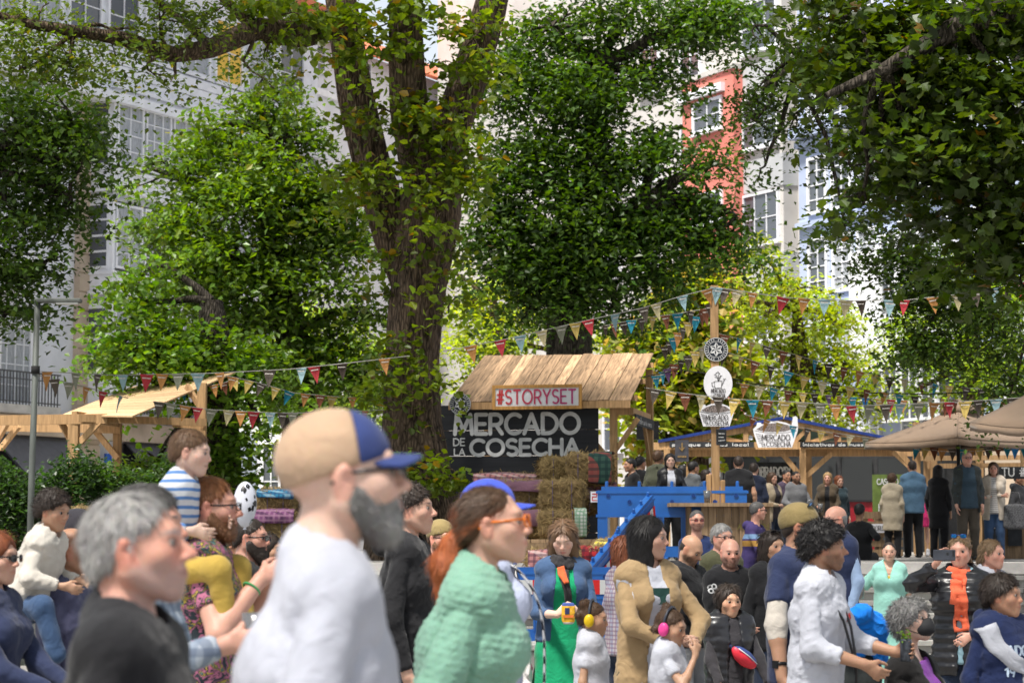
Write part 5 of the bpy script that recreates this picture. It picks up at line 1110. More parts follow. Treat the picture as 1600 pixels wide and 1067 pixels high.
# ---------------------------------------------------------------- market stalls and their furniture
PINE = wood('pine_timber', (.46, .28, .135), plank=.22); PLANK = wood('roof_planks', (.33, .215, .125), var=.6, plank=.5, grain=(14, .9, 1.3)); ROOFB = wood('new_roof_boards', (.60, .40, .22), var=.2, plank=.18)
PALLET = wood('pallet_wood', (.30, .20, .115), var=.4, plank=.3); BLKP = mat('black_paint', (.012, .013, .017), rough=.6, var=.3, scale=4, stretch=(.3, 1, 6)); LETW = mat('letter_white', (.60, .60, .60), rough=.6, var=.15, scale=6)
CHALK = mat('chalk', (.55, .55, .54), rough=.9, var=.3, scale=30); SIGNW = mat('sign_white', (.72, .71, .74), rough=.5, var=.05, scale=5); LETD = mat('sign_ink', (.06, .055, .055), rough=.7)
SLATE = mat('blackboard', (.022, .024, .027), rough=.8, var=.4, scale=5); ORANGEW = wood('orange_frame_wood', (.52, .27, .08))
def mk(px, py, d): return at(px, py, d)
def stall_root(name, label, px, d, rz, cat='stall'):
    p = at(px, 800, d); r = empty(name, (p.x, p.y, TZ), rz, label, cat); r['th'] = rz; return r
def S(root, px, py, off=0.0):
    u_, z = uv(root, px, py, off); return u_, z-TZ
# --- lettered stall
ST = stall_root('market_stall', 'timber market stall with plank roof above the black lettered wall', 712, 39.0, -.20)
ezl = S(ST, 712, 640)[1]+.24; W_ = S(ST, 985, 640)[0]; rise, run = .90, 2.55; ov = .12
nb_ = 17; pw = (W_+.1)/nb_
for i in range(nb_):
    w2 = pw*random.uniform(.93, .985); x = -.05+i*pw; ln = 1+random.uniform(-.015, .015)
    a = Vector((x+w2/2, -.30, ezl-.13+random.uniform(-.012, .012))); b = Vector((x+w2/2, run*ln, ezl-.13+(run*ln+.3)*rise/run))
    MB().bar(a, b, w2, .024, up=(0, 0, 1)).build('roof_plank', PLANK, ST)
for t in (.15, .5, .85): MB().bar((-.1, -.3+t*(run+.3), ezl-.22+t*(run+.3)*rise/run), (W_+.1, -.3+t*(run+.3), ezl-.22+t*(run+.3)*rise/run), .07, .09).build('purlin', PINE, ST)
MB().bar((-.05, -.34, ezl-.20), (W_+.05, -.34, ezl-.20), .03, .12).build('fascia_board', PINE, ST)
x0, zb = S(ST, 685, 738); x1, zt_ = S(ST, 936, 640); nbd = 6; zt_ += .10
for i in range(nbd): a = zt_*i/nbd; MB().box(x0, x1, -.08, -.05, a+.004, zt_*(i+1)/nbd-.004).build('black_board', BLKP, ST)
for xx in (x0+.12, x1-.12): MB().box(xx-.05, xx+.05, -.045, .05, 0, ezl-.25).build('stud', PINE, ST)
def put_text(root, text, px0, px1, py0, py1, wt, m, off, gap=.28, name='lettering'):
    a, z0_ = S(root, px0, py1, off); b, z1_ = S(root, px1, py0, off)
    return link(name, text_mesh(text, b-a, z1_-z0_, wt, gap), root, m, (a, -off, z0_))
put_text(ST, 'MERCADO', 711, 905, 646, 678, .068, LETW, .082); put_text(ST, 'COSECHA', 736, 904, 686, 711, .062, LETW, .082); put_text(ST, 'DE', 709, 726, 685, 696, .022, LETW, .082); put_text(ST, 'LA', 710, 726, 701, 711, .022, LETW, .082)
px_, pz = S(ST, 960, 640); pb_, _ = S(ST, 1003, 600)
posts = [(S(ST, 958, 660)[0], .05), (W_+.02, run-.35), (.1, run-.35)]
for (xx, yy) in posts: MB().box(xx-.06, xx+.06, yy-.06, yy+.06, 0, ezl-.32+(yy+.3)*rise/run).build('post', PINE, ST, bevel=.006)
MB().bar((W_+.02, .0, ezl-.30), (W_+.02, run-.2, ezl-.30), .06, .12).build('side_beam', PINE, ST); MB().bar((W_+.02, run-.35, ezl-1.15), (W_+.02, run-1.15, ezl-.35), .05, .09).build('brace', PINE, ST)
xp = posts[0][0]; MB().bar((xp, .05, ezl-1.2), (xp-.5, .05, ezl-.62), .05, .09).build('brace', PINE, ST); MB().bar((xp, .05, ezl-1.0), (xp+.42, .05, ezl-.42), .05, .08).build('brace', PINE, ST); MB().bar((xp, .05, ezl-.30), (W_+.05, .05, ezl-.30), .06, .12).build('front_beam', PINE, ST)
MB().box(W_+.06, W_+.085, .05, run-.25, ezl-.52, ezl-.34).build('side_board', SLATE, ST)
tm = text_mesh('Un sabor que te acerca', 1.7, .10, .014, depth=.0); o = link('lettering', tm, ST, CHALK, (W_+.09, .2, ezl-.48), (0, 0, math.pi/2))
SB = empty('framed_sign', (0, 0, 0), 0, 'framed white sign reading STORYSET on the stall roof edge', 'sign'); SB.location = ST.location; SB.rotation_euler = ST.rotation_euler; SB['th'] = -.20
a, z0_ = S(SB, 769, 640, .42); b, z1_ = S(SB, 909, 600, .42); fr = .055
fm = MB().box(a, b, -.42, -.385, z1_-fr, z1_).box(a, b, -.42, -.385, z0_, z0_+fr).box(a, a+fr, -.42, -.385, z0_+fr, z1_-fr).box(b-fr, b, -.42, -.385, z0_+fr, z1_-fr); fm.build('frame', ORANGEW, SB); MB().box(a+fr*.8, b-fr*.8, -.405, -.386, z0_+fr*.8, z1_-fr*.8).build('panel', SIGNW, SB)
def grad_mat():
    m, t, bb = _bsdf('red_to_magenta_print'); vec = coords(t); sx = nd(t, 'ShaderNodeSeparateXYZ'); t.links.new(vec, sx.inputs[0]); r = nd(t, 'ShaderNodeValToRGB'); mr = nd(t, 'ShaderNodeMapRange'); t.links.new(sx.outputs[0], mr.inputs[0]); mr.inputs[2].default_value = 1.35
    r.color_ramp.elements[0].color = (.55, .035, .03, 1); r.color_ramp.elements[1].color = (.42, .02, .16, 1); t.links.new(mr.outputs[0], r.inputs[0]); t.links.new(r.outputs[0], bb.inputs['Base Color']); MATS['grad'] = m; return m
put_text(SB, '#STORYSET', 777, 899, 608.5, 631, .030, grad_mat(), .408, .34)
def disc(r, n=40): return [(r*math.cos(2*math.pi*k/n), r*math.sin(2*math.pi*k/n)) for k in range(n)]
def star_sign(name, label, px, py, d, r_px, lean=0):
    p = at(px, py, d); r = r_px/ppm(d); o = empty(name, p, lean, label, 'sign'); MB().prism(disc(r), 0, .02).build('disc', mat('navy_enamel', (.012, .016, .026), rough=.45), o); ring = MB()
    for q, wt in ((.95, .02), (.66, .014)): v, f = ribbon([(r*q*math.cos(2*math.pi*k/40), r*q*math.sin(2*math.pi*k/40)) for k in range(41)], r*wt*2.4); ring.add([(a, -.003, c) for a, c in v], f)
    for k in range(6):
        a0 = math.radians(90+60*k); a1 = a0+math.radians(30); a2 = a0-math.radians(30); R1, R2 = r*.56, r*.32; tip = (R1*math.cos(a0), R1*math.sin(a0))
        for aa in (a1, a2): v, f = ribbon([tip, (R2*math.cos(aa), R2*math.sin(aa))], r*.06); ring.add([(x, -.0036-k*.0002, z) for x, z in v], f)
        v = [tip, (R2*math.cos(a1), R2*math.sin(a1)), (0, 0)]; ring.add([(x*.9, -.0032, z*.9) for x, z in v], [(0, 1, 2)])
    for k in range(26):                      # tiny ring lettering, too small to read
        if k in (0, 13): continue
        aa = math.pi*2*k/26+math.pi/2; c_, s_ = math.cos(aa), math.sin(aa); v, f = ribbon([(r*.74*c_, r*.74*s_), (r*.86*c_, r*.86*s_)], r*.05); ring.add([(x, -.004, z) for x, z in v], f)
    ring.build('emblem', LETW, o); return o
star_sign('star_emblem_sign', 'dark round sign with a white star half hidden by leaves at the stall', 719, 631, 38.5, 17)
# --- television hung behind
tv = at(1012, 672, 43); o = empty('television', tv, .1, 'black flat screen hanging beside the right post of the lettered stall', 'television'); MB().cbox((0, 0, 0), (.42, .05, .36)).build('screen', mat('screen_black', (.008, .008, .009), rough=.25), o); MB().cbox((0, .035, .28), (.04, .02, .3)).build('bracket', IRON, o)
# --- pole with signs, standing on the plank bar
DP = 31.6
bar = empty('plank_bar', (at(1122, 800, DP).x, DP, TZ), 0, 'rough plank bar around the foot of the sign pole', 'bar counter'); s_ = ppm(DP)
zt_ = at(1120, 786, DP).z-TZ; xl, xr = (1043-1122)/s_, (1203-1122)/s_
for k in range(4): MB().box(xl, xr, -.42+k*.2, -.23+k*.2, zt_-.05, zt_).build('top_plank', PALLET, bar)
for k in range(9): x = (1093-1122)/s_+k*.105; MB().box(x, x+.1, -.30+random.uniform(0, .008), -.275, 0, zt_-.052).build('front_plank', PALLET, bar)
for sx in (-1, 1): MB().box(sx*.42-.03, sx*.42+.03, -.27, .3, 0, zt_-.053).build('trestle', PALLET, bar)
put = text_mesh('ALDIVEN', .42, .07, .012); link('lettering', put, bar, mat('olive_stencil', (.20, .17, .05)), (.24, -.305, zt_-.36))
pole = empty('sign_pole', (at(1119, 800, DP).x, DP+.05, TZ), 0, 'wooden pole carrying round and basket shaped signs', 'pole'); zt2 = at(1119, 446, DP).z-TZ
MB().box(-.055, .055, -.055, .055, 0, zt2).build('post', PINE, pole, bevel=.005)
for sx in (-1, 1): MB().box(sx*.06+(0 if sx > 0 else -.07), sx*.06+(.07 if sx > 0 else 0), -.06, .06, 0, zt_+.36-.04*sx).build('side_block', PINE, pole, bevel=.01)
star_sign('star_emblem_sign', 'dark round sign with a white star high on the wooden pole', 1119, 546, DP-.02, 19)
p = at(1122, 599, DP-.03); ov_ = empty('oval_sign', p, 0, 'white oval sign with a drawn watering can on the pole', 'sign'); rx, rz_ = 22.5/s_, 27.5/s_
MB().prism([(rx*math.cos(t), rz_*math.sin(t)) for t in np.linspace(0, 2*math.pi, 40, endpoint=False)], 0, .02).build('panel', SIGNW, ov_)
def linework(parent, polys, wt, m, y=-.004, name='drawing'):
    mb = MB()
    for i, pl in enumerate(polys): v, f = ribbon(pl, wt); mb.add([(a, y-.0002*(i % 4), c) for a, c in v], f)
    return mb.build(name, m, parent)
k = 1/s_
linework(ov_, [[(-6*k, 3*k), (-5*k, -7*k), (5*k, -7*k), (6*k, 4*k), (-6*k, 3*k)], [(6*k, -3*k), (10*k, 6*k)], [(8*k, 6.5*k), (12*k, 7*k)], [(-6*k, 2*k), (-10*k, 1*k), (-9*k, -5*k), (-5.5*k, -5*k)], [(0, 4*k), (-2*k, 12*k), (-6*k, 14*k)], [(0, 4*k), (1*k, 15*k)], [(1*k, 4*k), (4*k, 12*k), (6*k, 12*k)], [(-4*k, 15*k), (0, 18*k), (3*k, 15*k)], [(-5*k, 10*k), (-1*k, 9*k), (3*k, 9*k)]], .9*k, LETD)
link('lettering', text_mesh('MERCADO', 22*k, 6*k, .9*k), ov_, LETD, (-11*k, -.001, -14.5*k)); link('lettering', text_mesh('COSECHA', 17*k, 6*k, .9*k), ov_, LETD, (-6*k, -.001, -22.5*k)); link('lettering', text_mesh('LA', 4*k, 3*k, .6*k), ov_, LETD, (-11*k, -.001, -21*k))
def basket_sign(name, label, px, py, d, w_px, h_px, tall=1.0):
    """flat cut-out board in the outline of a two handled basket"""
    s2 = ppm(d); w, h = w_px/s2/2, h_px/s2/2; o = empty(name, at(px, py, d), 0, label, 'sign')
    out = [(-.78, -1), (.72, -1), (.98, .05), (1.0, .35), (.98, .95), (.90, 1.05), (.78, 1.0), (.72, .45), (.45, .62), (.1, .72), (-.3, .68), (-.62, .5), (-.66, .62), (-.82, .62), (-.85, .4), (-1.0, .2), (-.97, -.1)]
    MB().prism([(a*w, b*h) for a, b in out], 0, .02).build('panel', SIGNW, o)
    ins = [(-.88, .18), (-.6, .42), (-.25, .58), (.15, .60), (.5, .48), (.78, .2), (.4, .06), (-.1, .02), (-.55, .06)]
    MB().add([(a*w, -.003, b*h) for a, b in ins], [tuple(range(len(ins)))]).build('grain_print', mat('printed_grain_%d' % int(px), (.16, .13, .12), var=.9, scale=60, bmp=0), o)
    linework(o, [[(-.95*w, .1*h), (-.5*w, -.02*h), (0, -.06*h), (.5*w, -.02*h), (.93*w, .1*h)]]+[[((-.9+i*.03)*w, (-.1-.12*i)*h), ((-.66+i*.03)*w, (-.16-.12*i)*h)] for i in range(6)], .008, LETD)
    link('lettering', text_mesh('MERCADO', w*1.25, h*.36, h*.05), o, LETD, (-.62*w, -.004, -.52*h)); link('lettering', text_mesh('COSECHA', w*1.08, h*.32, h*.045), o, LETD, (-.42*w, -.004, -.93*h)); link('lettering', text_mesh('LA', w*.14, h*.2, h*.03), o, LETD, (-.62*w, -.004, -.92*h)); return o
basket_sign('basket_sign', 'basket shaped white sign low on the wooden pole', 1120, 645, DP-.04, 55, 42)
o = empty('price_board', at(1127, 683, DP-.05), .5, 'small tilted blackboard nailed below the pole signs', 'sign'); MB().cbox((0, 0, 0), (.16, .015, .22)).build('board', SLATE, o); linework(o, [[(-.05, .05), (.05, .05)], [(-.05, .0), (.03, .0)], [(-.05, -.05), (.05, -.04)]], .012, CHALK, -.010)
cup_m = glass('clear_plastic', (.9, .92, .95), .08, trans=.85); BEER = glass('amber_beer', (.75, .28, .02), .1, trans=.35)
def cup(label, p, h=.13, fill=.55, parent=None):
    o = empty('beer_cup', p, 0, label, 'cup'); r0, r1 = .030*h/.13, .041*h/.13
    MB().lathe([(r0, 0), (r1, h), (r1-.002, h), (r0-.002, .004)], 20).build('cup', cup_m, o, True); MB().lathe([(r0-.003, .005), (r0-.003+(r1-r0)*fill, h*fill)], 20).build('beer', BEER, o, True)
    MB().lathe([(r0-.003+(r1-r0)*fill, h*fill+.0005), (r0-.003+(r1-r0)*(fill+.12), h*(fill+.12))], 20).build('foam', mat('beer_foam', (.7, .66, .58), rough=.9), o, True); return o
cup('plastic cup of beer left on the plank bar', (at(1102, 786, DP).x, DP-.3, zt_+TZ+.002), .17)
# --- straw bales and blankets
def straw_mat():
    m, t, b = _bsdf('straw'); at_ = nd(t, 'ShaderNodeAttribute', attribute_name='Col'); t.links.new(at_.outputs['Color'], b.inputs['Base Color']); b.inputs['Roughness'].default_value = .7; b.inputs['Specular IOR Level'].default_value = .2; MATS['straw'] = m; return m
STRAW = straw_mat()
def bale(label, px0, px1, py0, py1, d, depth=.9, rz=0.0, seed=0, messy=1.0):
    """straw bale: packed core with thousands of stalks standing out of it"""
    rnd = np.random.default_rng(seed); a, b = at(px0, py1, d), at(px1, py0, d); w, h = b.x-a.x, b.z-a.z; o = empty('straw_bale', ((a.x+b.x)/2, d+depth/2, a.z), rz, label, 'straw bale', 'straw bales')
    P = [econ((0, -depth/2+h*.4, h/2), (0, depth/2-h*.4, h/2), (1, 0, 0), (w/2, h/2), (w/2, h/2), .02)]
    f0 = union(P)
    def f(p):
        q = np.abs(p-A3(0, 0, h/2))-A3(w/2-.06, depth/2-.06, h/2-.06); return np.linalg.norm(np.maximum(q, 0), axis=1)+np.minimum(q.max(1), 0)-.06+.018*wob(p, 26, seed)+.008*wob(p, 80, seed)
    v, q = surfnet(f, A3(-w/2, -depth/2, 0)-.05, A3(w/2, depth/2, h)+.05, .022)
    n = int(1700*messy); fa = rnd.integers(0, len(q), n); p = v[q[fa]].mean(1)+rnd.normal(0, .012, (n, 3)); t = rnd.normal(0, 1, (n, 3)); nn = p-A3(0, 0, h/2); nn /= np.linalg.norm(nn, axis=1)[:, None]; t = t-nn*(np.einsum('ij,ij->i', t, nn)*.75)[:, None]; t /= np.linalg.norm(t, axis=1)[:, None]
    L = rnd.uniform(.04, .17, (n, 1)); s2 = np.cross(t, nn); s2 /= np.maximum(np.linalg.norm(s2, axis=1), 1e-6)[:, None]; wd = rnd.uniform(.002, .0045, (n, 1)); bend = nn*L*rnd.uniform(-.1, .35, (n, 1))
    V = np.concatenate([p-t*L/2-s2*wd, p-t*L/2+s2*wd, p+t*L/2+bend+s2*wd, p+t*L/2+bend-s2*wd]).astype(np.float32); i = np.arange(n); F4 = np.stack([i, i+n, i+2*n, i+3*n], 1)+len(v)
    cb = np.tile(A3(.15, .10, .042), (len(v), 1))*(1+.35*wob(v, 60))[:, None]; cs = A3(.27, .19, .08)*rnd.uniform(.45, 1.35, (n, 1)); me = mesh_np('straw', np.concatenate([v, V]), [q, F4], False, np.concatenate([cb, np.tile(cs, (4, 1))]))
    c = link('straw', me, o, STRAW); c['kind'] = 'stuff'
    tw = MB()
    for x in (-w*.22, w*.22): tw.tube([(x, -depth/2-.012, .0), (x, -depth/2-.016, h*.5), (x, -depth/2-.01, h), (x, 0, h+.012), (x, depth/2, h)], .004, 5)
    tw.build('twine', mat('baler_twine', (.12, .10, .22)), o); return o, w, h, depth
def blanket(label, o, x0, x1, w, h, depth, m, front=.0, back=True, drop=.3, side=None, seed=0, lift=.03):
    """cloth thrown over a bale: follows top and falls down one or two sides"""
    rnd = np.random.default_rng(seed); prof = []
    if side: # falls over the left (-1) or right (+1) end; runs along x
        e = w/2+.035
        prof = [(-side*e*.2, h+lift), (side*e*.5, h+lift+.01), (side*e*.92, h+lift), (side*(e+.02), h-.05), (side*(e+.035), h-drop*.5), (side*(e+.03), h-drop)]
        ys = np.linspace(x0, x1, 14); V = [(x+.012*math.sin(9*y+k*1.3+seed)*(k > 2), y, z+.012*math.sin(7*y+k+seed)) for y in ys for k, (x, z) in enumerate(prof)]
    else:
        e = depth/2+.03; prof = [(e*.6, h+lift), (0, h+lift+.012), (-e*.7, h+lift+.006), (-e, h+lift-.02), (-e-.03, h-.06), (-e-.04, h-drop*.55), (-e-.035, h-drop)]
        xs = np.linspace(x0, x1, 16); V = [(x, y+.02*math.sin(8*x+k*1.1+seed)*(k > 3), z+.016*math.sin(6*x+k*.8+seed)) for x in xs for k, (y, z) in enumerate(prof)]
    n = len(prof); m_ = len(V)//n; Fc = [(i*n+j, i*n+j+1, (i+1)*n+j+1, (i+1)*n+j) for i in range(m_-1) for j in range(n-1)]
    b = MB().add(V, Fc).build('blanket', m, None, True); b.location = o.location; b.rotation_euler = o.rotation_euler; md = b.modifiers.new('thick', 'SOLIDIFY'); md.thickness = .012; sb = b.modifiers.new('sub', 'SUBSURF'); sb.levels = sb.render_levels = 1
    return tag(b, label, 'blanket')
PG = plaid('green_red_plaid', (.035, .075, .06), (.012, .03, .03), (.30, .05, .045), .10); PGW = plaid('green_white_plaid', (.50, .52, .48), (.10, .22, .13), (.14, .26, .16), .05); PR = plaid('red_black_plaid', (.34, .025, .03), (.02, .015, .02), (.10, .01, .02), .09); PP = plaid('pink_plaid', (.38, .17, .17), (.06, .03, .05), (.50, .40, .38), .08); PUR = cloth('mauve_blanket', (.17, .085, .12)); YEL = plaid('yellow_plaid', (.50, .40, .06), (.06, .05, .05), (.60, .52, .20), .06); BLUP = plaid('blue_plaid', (.03, .16, .28), (.02, .05, .12), (.25, .38, .45), .06); PURP = plaid('purple_plaid', (.16, .06, .14), (.30, .16, .24), (.04, .02, .05), .07)
pal = empty('bale_platform', (at(850, 800, 33).x, 33.0, TZ), 0, 'weathered timber platform under the straw bales', 'platform'); 
for k in range(9): MB().box(-.62+k*.21, -.42+k*.21, -1.4, 1.0, .28, .33).build('plank', PALLET, pal)
MB().box(-.62, 1.28, -1.42, -1.36, .05, .278).build('front_board', PALLET, pal)
for x in (-.55, .3, 1.15): MB().box(x-.06, x+.06, -1.3, .9, 0, .279).build('bearer', PALLET, pal)
b1 = bale('straw bale at the foot of the stack with green checked cloth', 842, 912, 798, 839, 32.0, .8, .05, 1)
b2 = bale('straw bale in the middle of the stack under mauve cloth', 846, 914, 751, 797, 32.2, .8, -.04, 2)
b3 = bale('topmost straw bale wrapped in dark green plaid', 890, 958, 709, 757, 32.8, .9, -.12, 3)
b4 = bale('loose torn straw bale left of the topmost one', 846, 892, 717, 751, 33.0, .5, .2, 4, 1.6)
b5 = bale('straw bale behind the mauve cloth near the blue cap', 778, 846, 752, 800, 32.8, .8, .0, 5)
b6 = bale('straw bale at the left of the stack beneath pink plaid', 770, 846, 800, 842, 32.4, .8, .0, 6)
b7 = bale('straw bale on the steps beside the green dressed woman', 905, 955, 858, 905, 29.6, .7, .1, 7)
b8 = bale('straw bale below the yellow checked cloth by the barriers', 938, 972, 846, 888, 30.4, .7, -.2, 8)
b9 = bale('straw bale on the steps behind the blue capped figure', 826, 870, 862, 908, 29.4, .7, .0, 9)
b10 = bale('upper straw bale left of the big trunk', 400, 456, 766, 798, 33.0, .8, .05, 10)
b11 = bale('lower straw bale left of the big trunk', 396, 458, 799, 845, 32.8, .8, .0, 11)
b12 = bale('straw bale behind the curly haired child at far left', 108, 140, 795, 845, 33.2, .8, .0, 12)
b13 = bale('straw bale carrying the topmost bale of the stack', 905, 962, 757, 800, 33.0, .8, .0, 13)
b14 = bale('straw bale at back under the long pink plaid', 742, 850, 742, 790, 34.0, .8, .0, 14)
for args, kw in ((('dark green and red plaid blanket over the topmost bale', b3, PG), dict(drop=.44, part=(.02, .56))), (('green and white checked cloth over the lowest bale', b1, PGW), dict(drop=.36, part=(.26, .54))), (('mauve cloth draped left of the middle bale', b5, PUR), dict(drop=.16)), (('mauve cloth hanging lower beside the blue cap', b6, PUR), dict(drop=.20)), (('red and black plaid blanket on the step bale', b7, PR), dict(drop=.30)), (('yellow checked cloth by the blue barriers', b8, YEL), dict(drop=.10)), (('pink plaid cloth on the bale behind the blue cap', b9, PP), dict(drop=.3)), (('blue checked cloth on the bales left of the trunk', b10, BLUP), dict(drop=.12)), (('purple plaid cloth between the two bales left of the trunk', b11, PURP), dict(drop=.16)), (('pink plaid blanket under the topmost bale', b13, PP), dict(drop=.22)), (('long pink plaid blanket below the black wall', b14, PP), dict(drop=.12))):
    o, w, h, dep = args[1]; pt_ = kw.pop('part', (-.53, .53)); blanket(args[0], o, *((-dep/2, dep/2) if 'side' in kw else (pt_[0]*w, pt_[1]*w)), w, h, dep, args[2], seed=int(w*1000) % 7, **kw)
o = empty('price_tag', at(929, 776, 31.9), -.1, 'small white card with red print by the blue barrier', 'sign'); MB().cbox((0, 0, 0), (.11, .01, .15)).build('card', SIGNW, o); linework(o, [[(-.03, .04), (.03, .04), (.03, 0), (-.03, 0), (-.03, -.05), (.03, -.05)]], .014, mat('red_print', (.5, .04, .05)), -.007)
# --- blue plastic barriers
BLUE = mat('blue_plastic', (.012, .11, .40), rough=.38, var=.12, scale=3, spec=.5, bmp=.05); REFL = banded('red_white_board', [(0, (.62, .03, .03)), (.5, (.62, .62, .62))], .34, 0)
def barrier_mesh(L=1.95, H_=1.0):
    """moulded panel: rounded frame, three slots, two rows of dimples, lugs along the top"""
    mb = MB(); t = .045
    slots = [(.13+i*.37, .13+i*.37+.22) for i in range(5)]; zs0, zs1 = .22, .62
    def sheet(y, nrm_y):
        pass
    # full-height posts between slots and rails above and below
    xs = [0]+[v for s in slots for v in s]+[L]
    for i in range(0, len(xs), 2): mb.box(xs[i], xs[i+1], -t, t, zs0, zs1)
    mb.box(0, L, -t, t, .08, zs0); mb.box(0, L, -t, t, zs1, H_-.05); mb.box(.05, L-.05, -t, t, H_-.05, H_)
    mb.box(-.02, L+.02, -t-.012, t+.012, H_-.09, H_-.055); mb.box(-.02, L+.02, -t-.012, t+.012, .60, .635)
    for x0_, x1_ in slots: mb.box(x0_-.018, x0_, -t-.014, t+.014, zs0-.018, zs1-.0); mb.box(x1_, x1_+.018, -t-.014, t+.014, zs0-.018, zs1)
    for i in range(5): x = .12+i*(L-.24)/4; mb.lathe([(.022, 0), (.022, .06), (.012, .07)], 10, (x, 0, H_))
    for i in range(7): x = .14+i*(L-.28)/6; z = .80 if i % 2 else .88; v = disc(.034, 14); mb.prism([(a+x, b+z) for a, b in v], -t-.008, -t-.002)
    mb.box(.1, .35, -.22, .22, 0, .08); mb.box(L-.35, L-.1, -.22, .22, 0, .08)
    return mb.mesh('panel')
BM_ = barrier_mesh(); RECM = MB().prism(disc(.026, 12), -.058, -.054).mesh('recess_shade'); RECSHADE = mat('painted_recess_shade', (.004, .03, .15), rough=.5)  # flat darker discs: the shade of the dimples painted as colour
def barrier(label, p0, rz, z, tilt=0, board=False, scale=1.0):
    o = empty('plastic_barrier', (p0[0], p0[1], z), rz, label, 'barrier', 'blue plastic barriers'); o.rotation_euler = (0, tilt, rz); o.scale = (scale,)*3
    link('panel', BM_, o, BLUE)
    for i in range(7): link('recess_shade', RECM, o, RECSHADE, (.14+i*1.67/6, 0, .80 if i % 2 else .88))
    if board:
        for y in (-.068, .060): MB().box(.05, 1.9, y, y+.008, .66, .84).build('reflective_board', REFL, o)
    MB().box(.70, .86, -.066, -.060, .26, .46).build('warning_label', banded('yellow_black_label', [(0, (.60, .45, .02)), (.6, (.02, .02, .02))], .05, 2), o); return o
pA = at(934, 800, 31.7); barrier('blue plastic barrier facing the square on the terrace edge', (pA.x, 31.75), -.06, TZ, 0, False, 1.06)
pB, pC = at(1024, 800, 31.2), at(925, 900, 28.2)
for k in range(2):
    t0 = k/2; q = pB.lerp(pC, t0); q2 = pB.lerp(pC, t0+.5); dv = q2-q; rz = math.atan2(dv.y, dv.x); barrier(('upper' if k == 0 else 'lower')+' blue barrier running down the steps, seen edge on', (q.x, q.y), rz, TZ+.05-.50*(k), .30, True, .93)
pD = at(790, 900, 27.6); barrier('blue barrier with red and white board at the foot of the steps', (pD.x, 27.5), .02, .30, 0, True, .95)
o = empty('stone_block', (at(818, 1010, 20).x, 20, 0), .1, 'low rough stone block left of the green dress', 'block'); MB().box(-.12, .5, 0, .5, 0, .62).build('stone', GRAN, o, bevel=.02)
MB().box(-.14, .52, -.02, .52, .621, .68).build('coping', GRAN2, o, bevel=.01)
# --- pergola stall at left
PG_ = empty('pergola_stall', (at(117, 800, 37).x, 37.0, TZ), 0, 'open timber stall with a sloping board roof at left', 'stall')
def LP(px, py, d): return at(px, py, d)-PG_.location
A, B, C_, D_ = LP(96, 648, 38), LP(206, 650, 36), LP(368, 581, 40), LP(205, 604, 42.5)
for i in range(13):
    t0, t1 = i/13+.003, (i+1)/13-.003; q = [A.lerp(D_, t0), B.lerp(C_, t0), B.lerp(C_, t1), A.lerp(D_, t1)]; n = (q[1]-q[0]).cross(q[3]-q[0]).normalized()*.024
    MB().add(q+[v-n for v in q], [(0, 1, 2, 3), (7, 6, 5, 4), (0, 4, 5, 1), (1, 5, 6, 2), (2, 6, 7, 3), (3, 7, 4, 0)]).build('roof_board', ROOFB, PG_)
def post(px, py0, d, w=.15): p = LP(px, py0, d); MB().box(p.x-w/2, p.x+w/2, p.y-w/2, p.y+w/2, 0, p.z).build('post', PINE, PG_, bevel=.008)
def beam(a, b, w=.09, h=.16, nm='beam'): MB().bar(LP(*a), LP(*b), w, h).build(nm, PINE, PG_)
post(116, 648, 37, .17); post(184, 656, 39.5, .14); post(316, 598, 38, .15); post(-8, 655, 40, .15)
beam((-30, 657, 37.1), (168, 654, 36.9)); beam((122, 653, 36.8), (322, 660, 37.6), .08, .12); beam((-20, 666, 39.6), (188, 670, 39.4)); beam((116, 650, 37.2), (184, 660, 39.4)); beam((270, 662, 37.7), (322, 668, 37.7), .08, .1)
for a, b in (((116, 700, 37), (155, 659, 36.9)), ((112, 690, 37.1), (93, 655, 37)), ((184, 716, 39.4), (148, 672, 39.5)), ((2, 700, 38.5), (30, 664, 38)), ((-5, 690, 39), (12, 660, 38)), ((316, 640, 38), (292, 603, 38.4))): beam(a, b, .06, .10, 'brace')
# --- lamp post with flat head
q = at(46, 800, 29); LA = empty('street_lamp', (q.x, 29, 0), 0, 'grey lamp post with a flat arm at far left', 'street lamp'); GALV = mat('galvanised_steel', (.105, .115, .105), rough=.6, var=.35, scale=5, stretch=(1, 1, .3), metal=.2)
zt_ = at(53, 472, 29).z; MB().tube([(0, 0, 0), (.02, 0, zt_*.5), (.055, 0, zt_)], [.046, .042, .038], 16).build('post', GALV, LA, True); MB().tube([(0, 0, 0), (0, 0, .25)], [.1, .09], 16).build('base_collar', GALV, LA, True)
MB().box(.02, .62, -.07, .07, zt_-.01, zt_+.045).build('lamp_head', GALV, LA, bevel=.015); MB().box(.30, .58, -.055, .055, zt_-.03, zt_-.011).build('lamp_glass', glass('lamp_diffuser', (.5, .5, .48), .3), LA)
zs = at(52, 578, 29).z; MB().tube([(.045, 0, zs-.05), (.045, 0, zs+.05)], .055, 12).build('cable_tie', mat('black_tape', (.01, .01, .01)), LA, True)
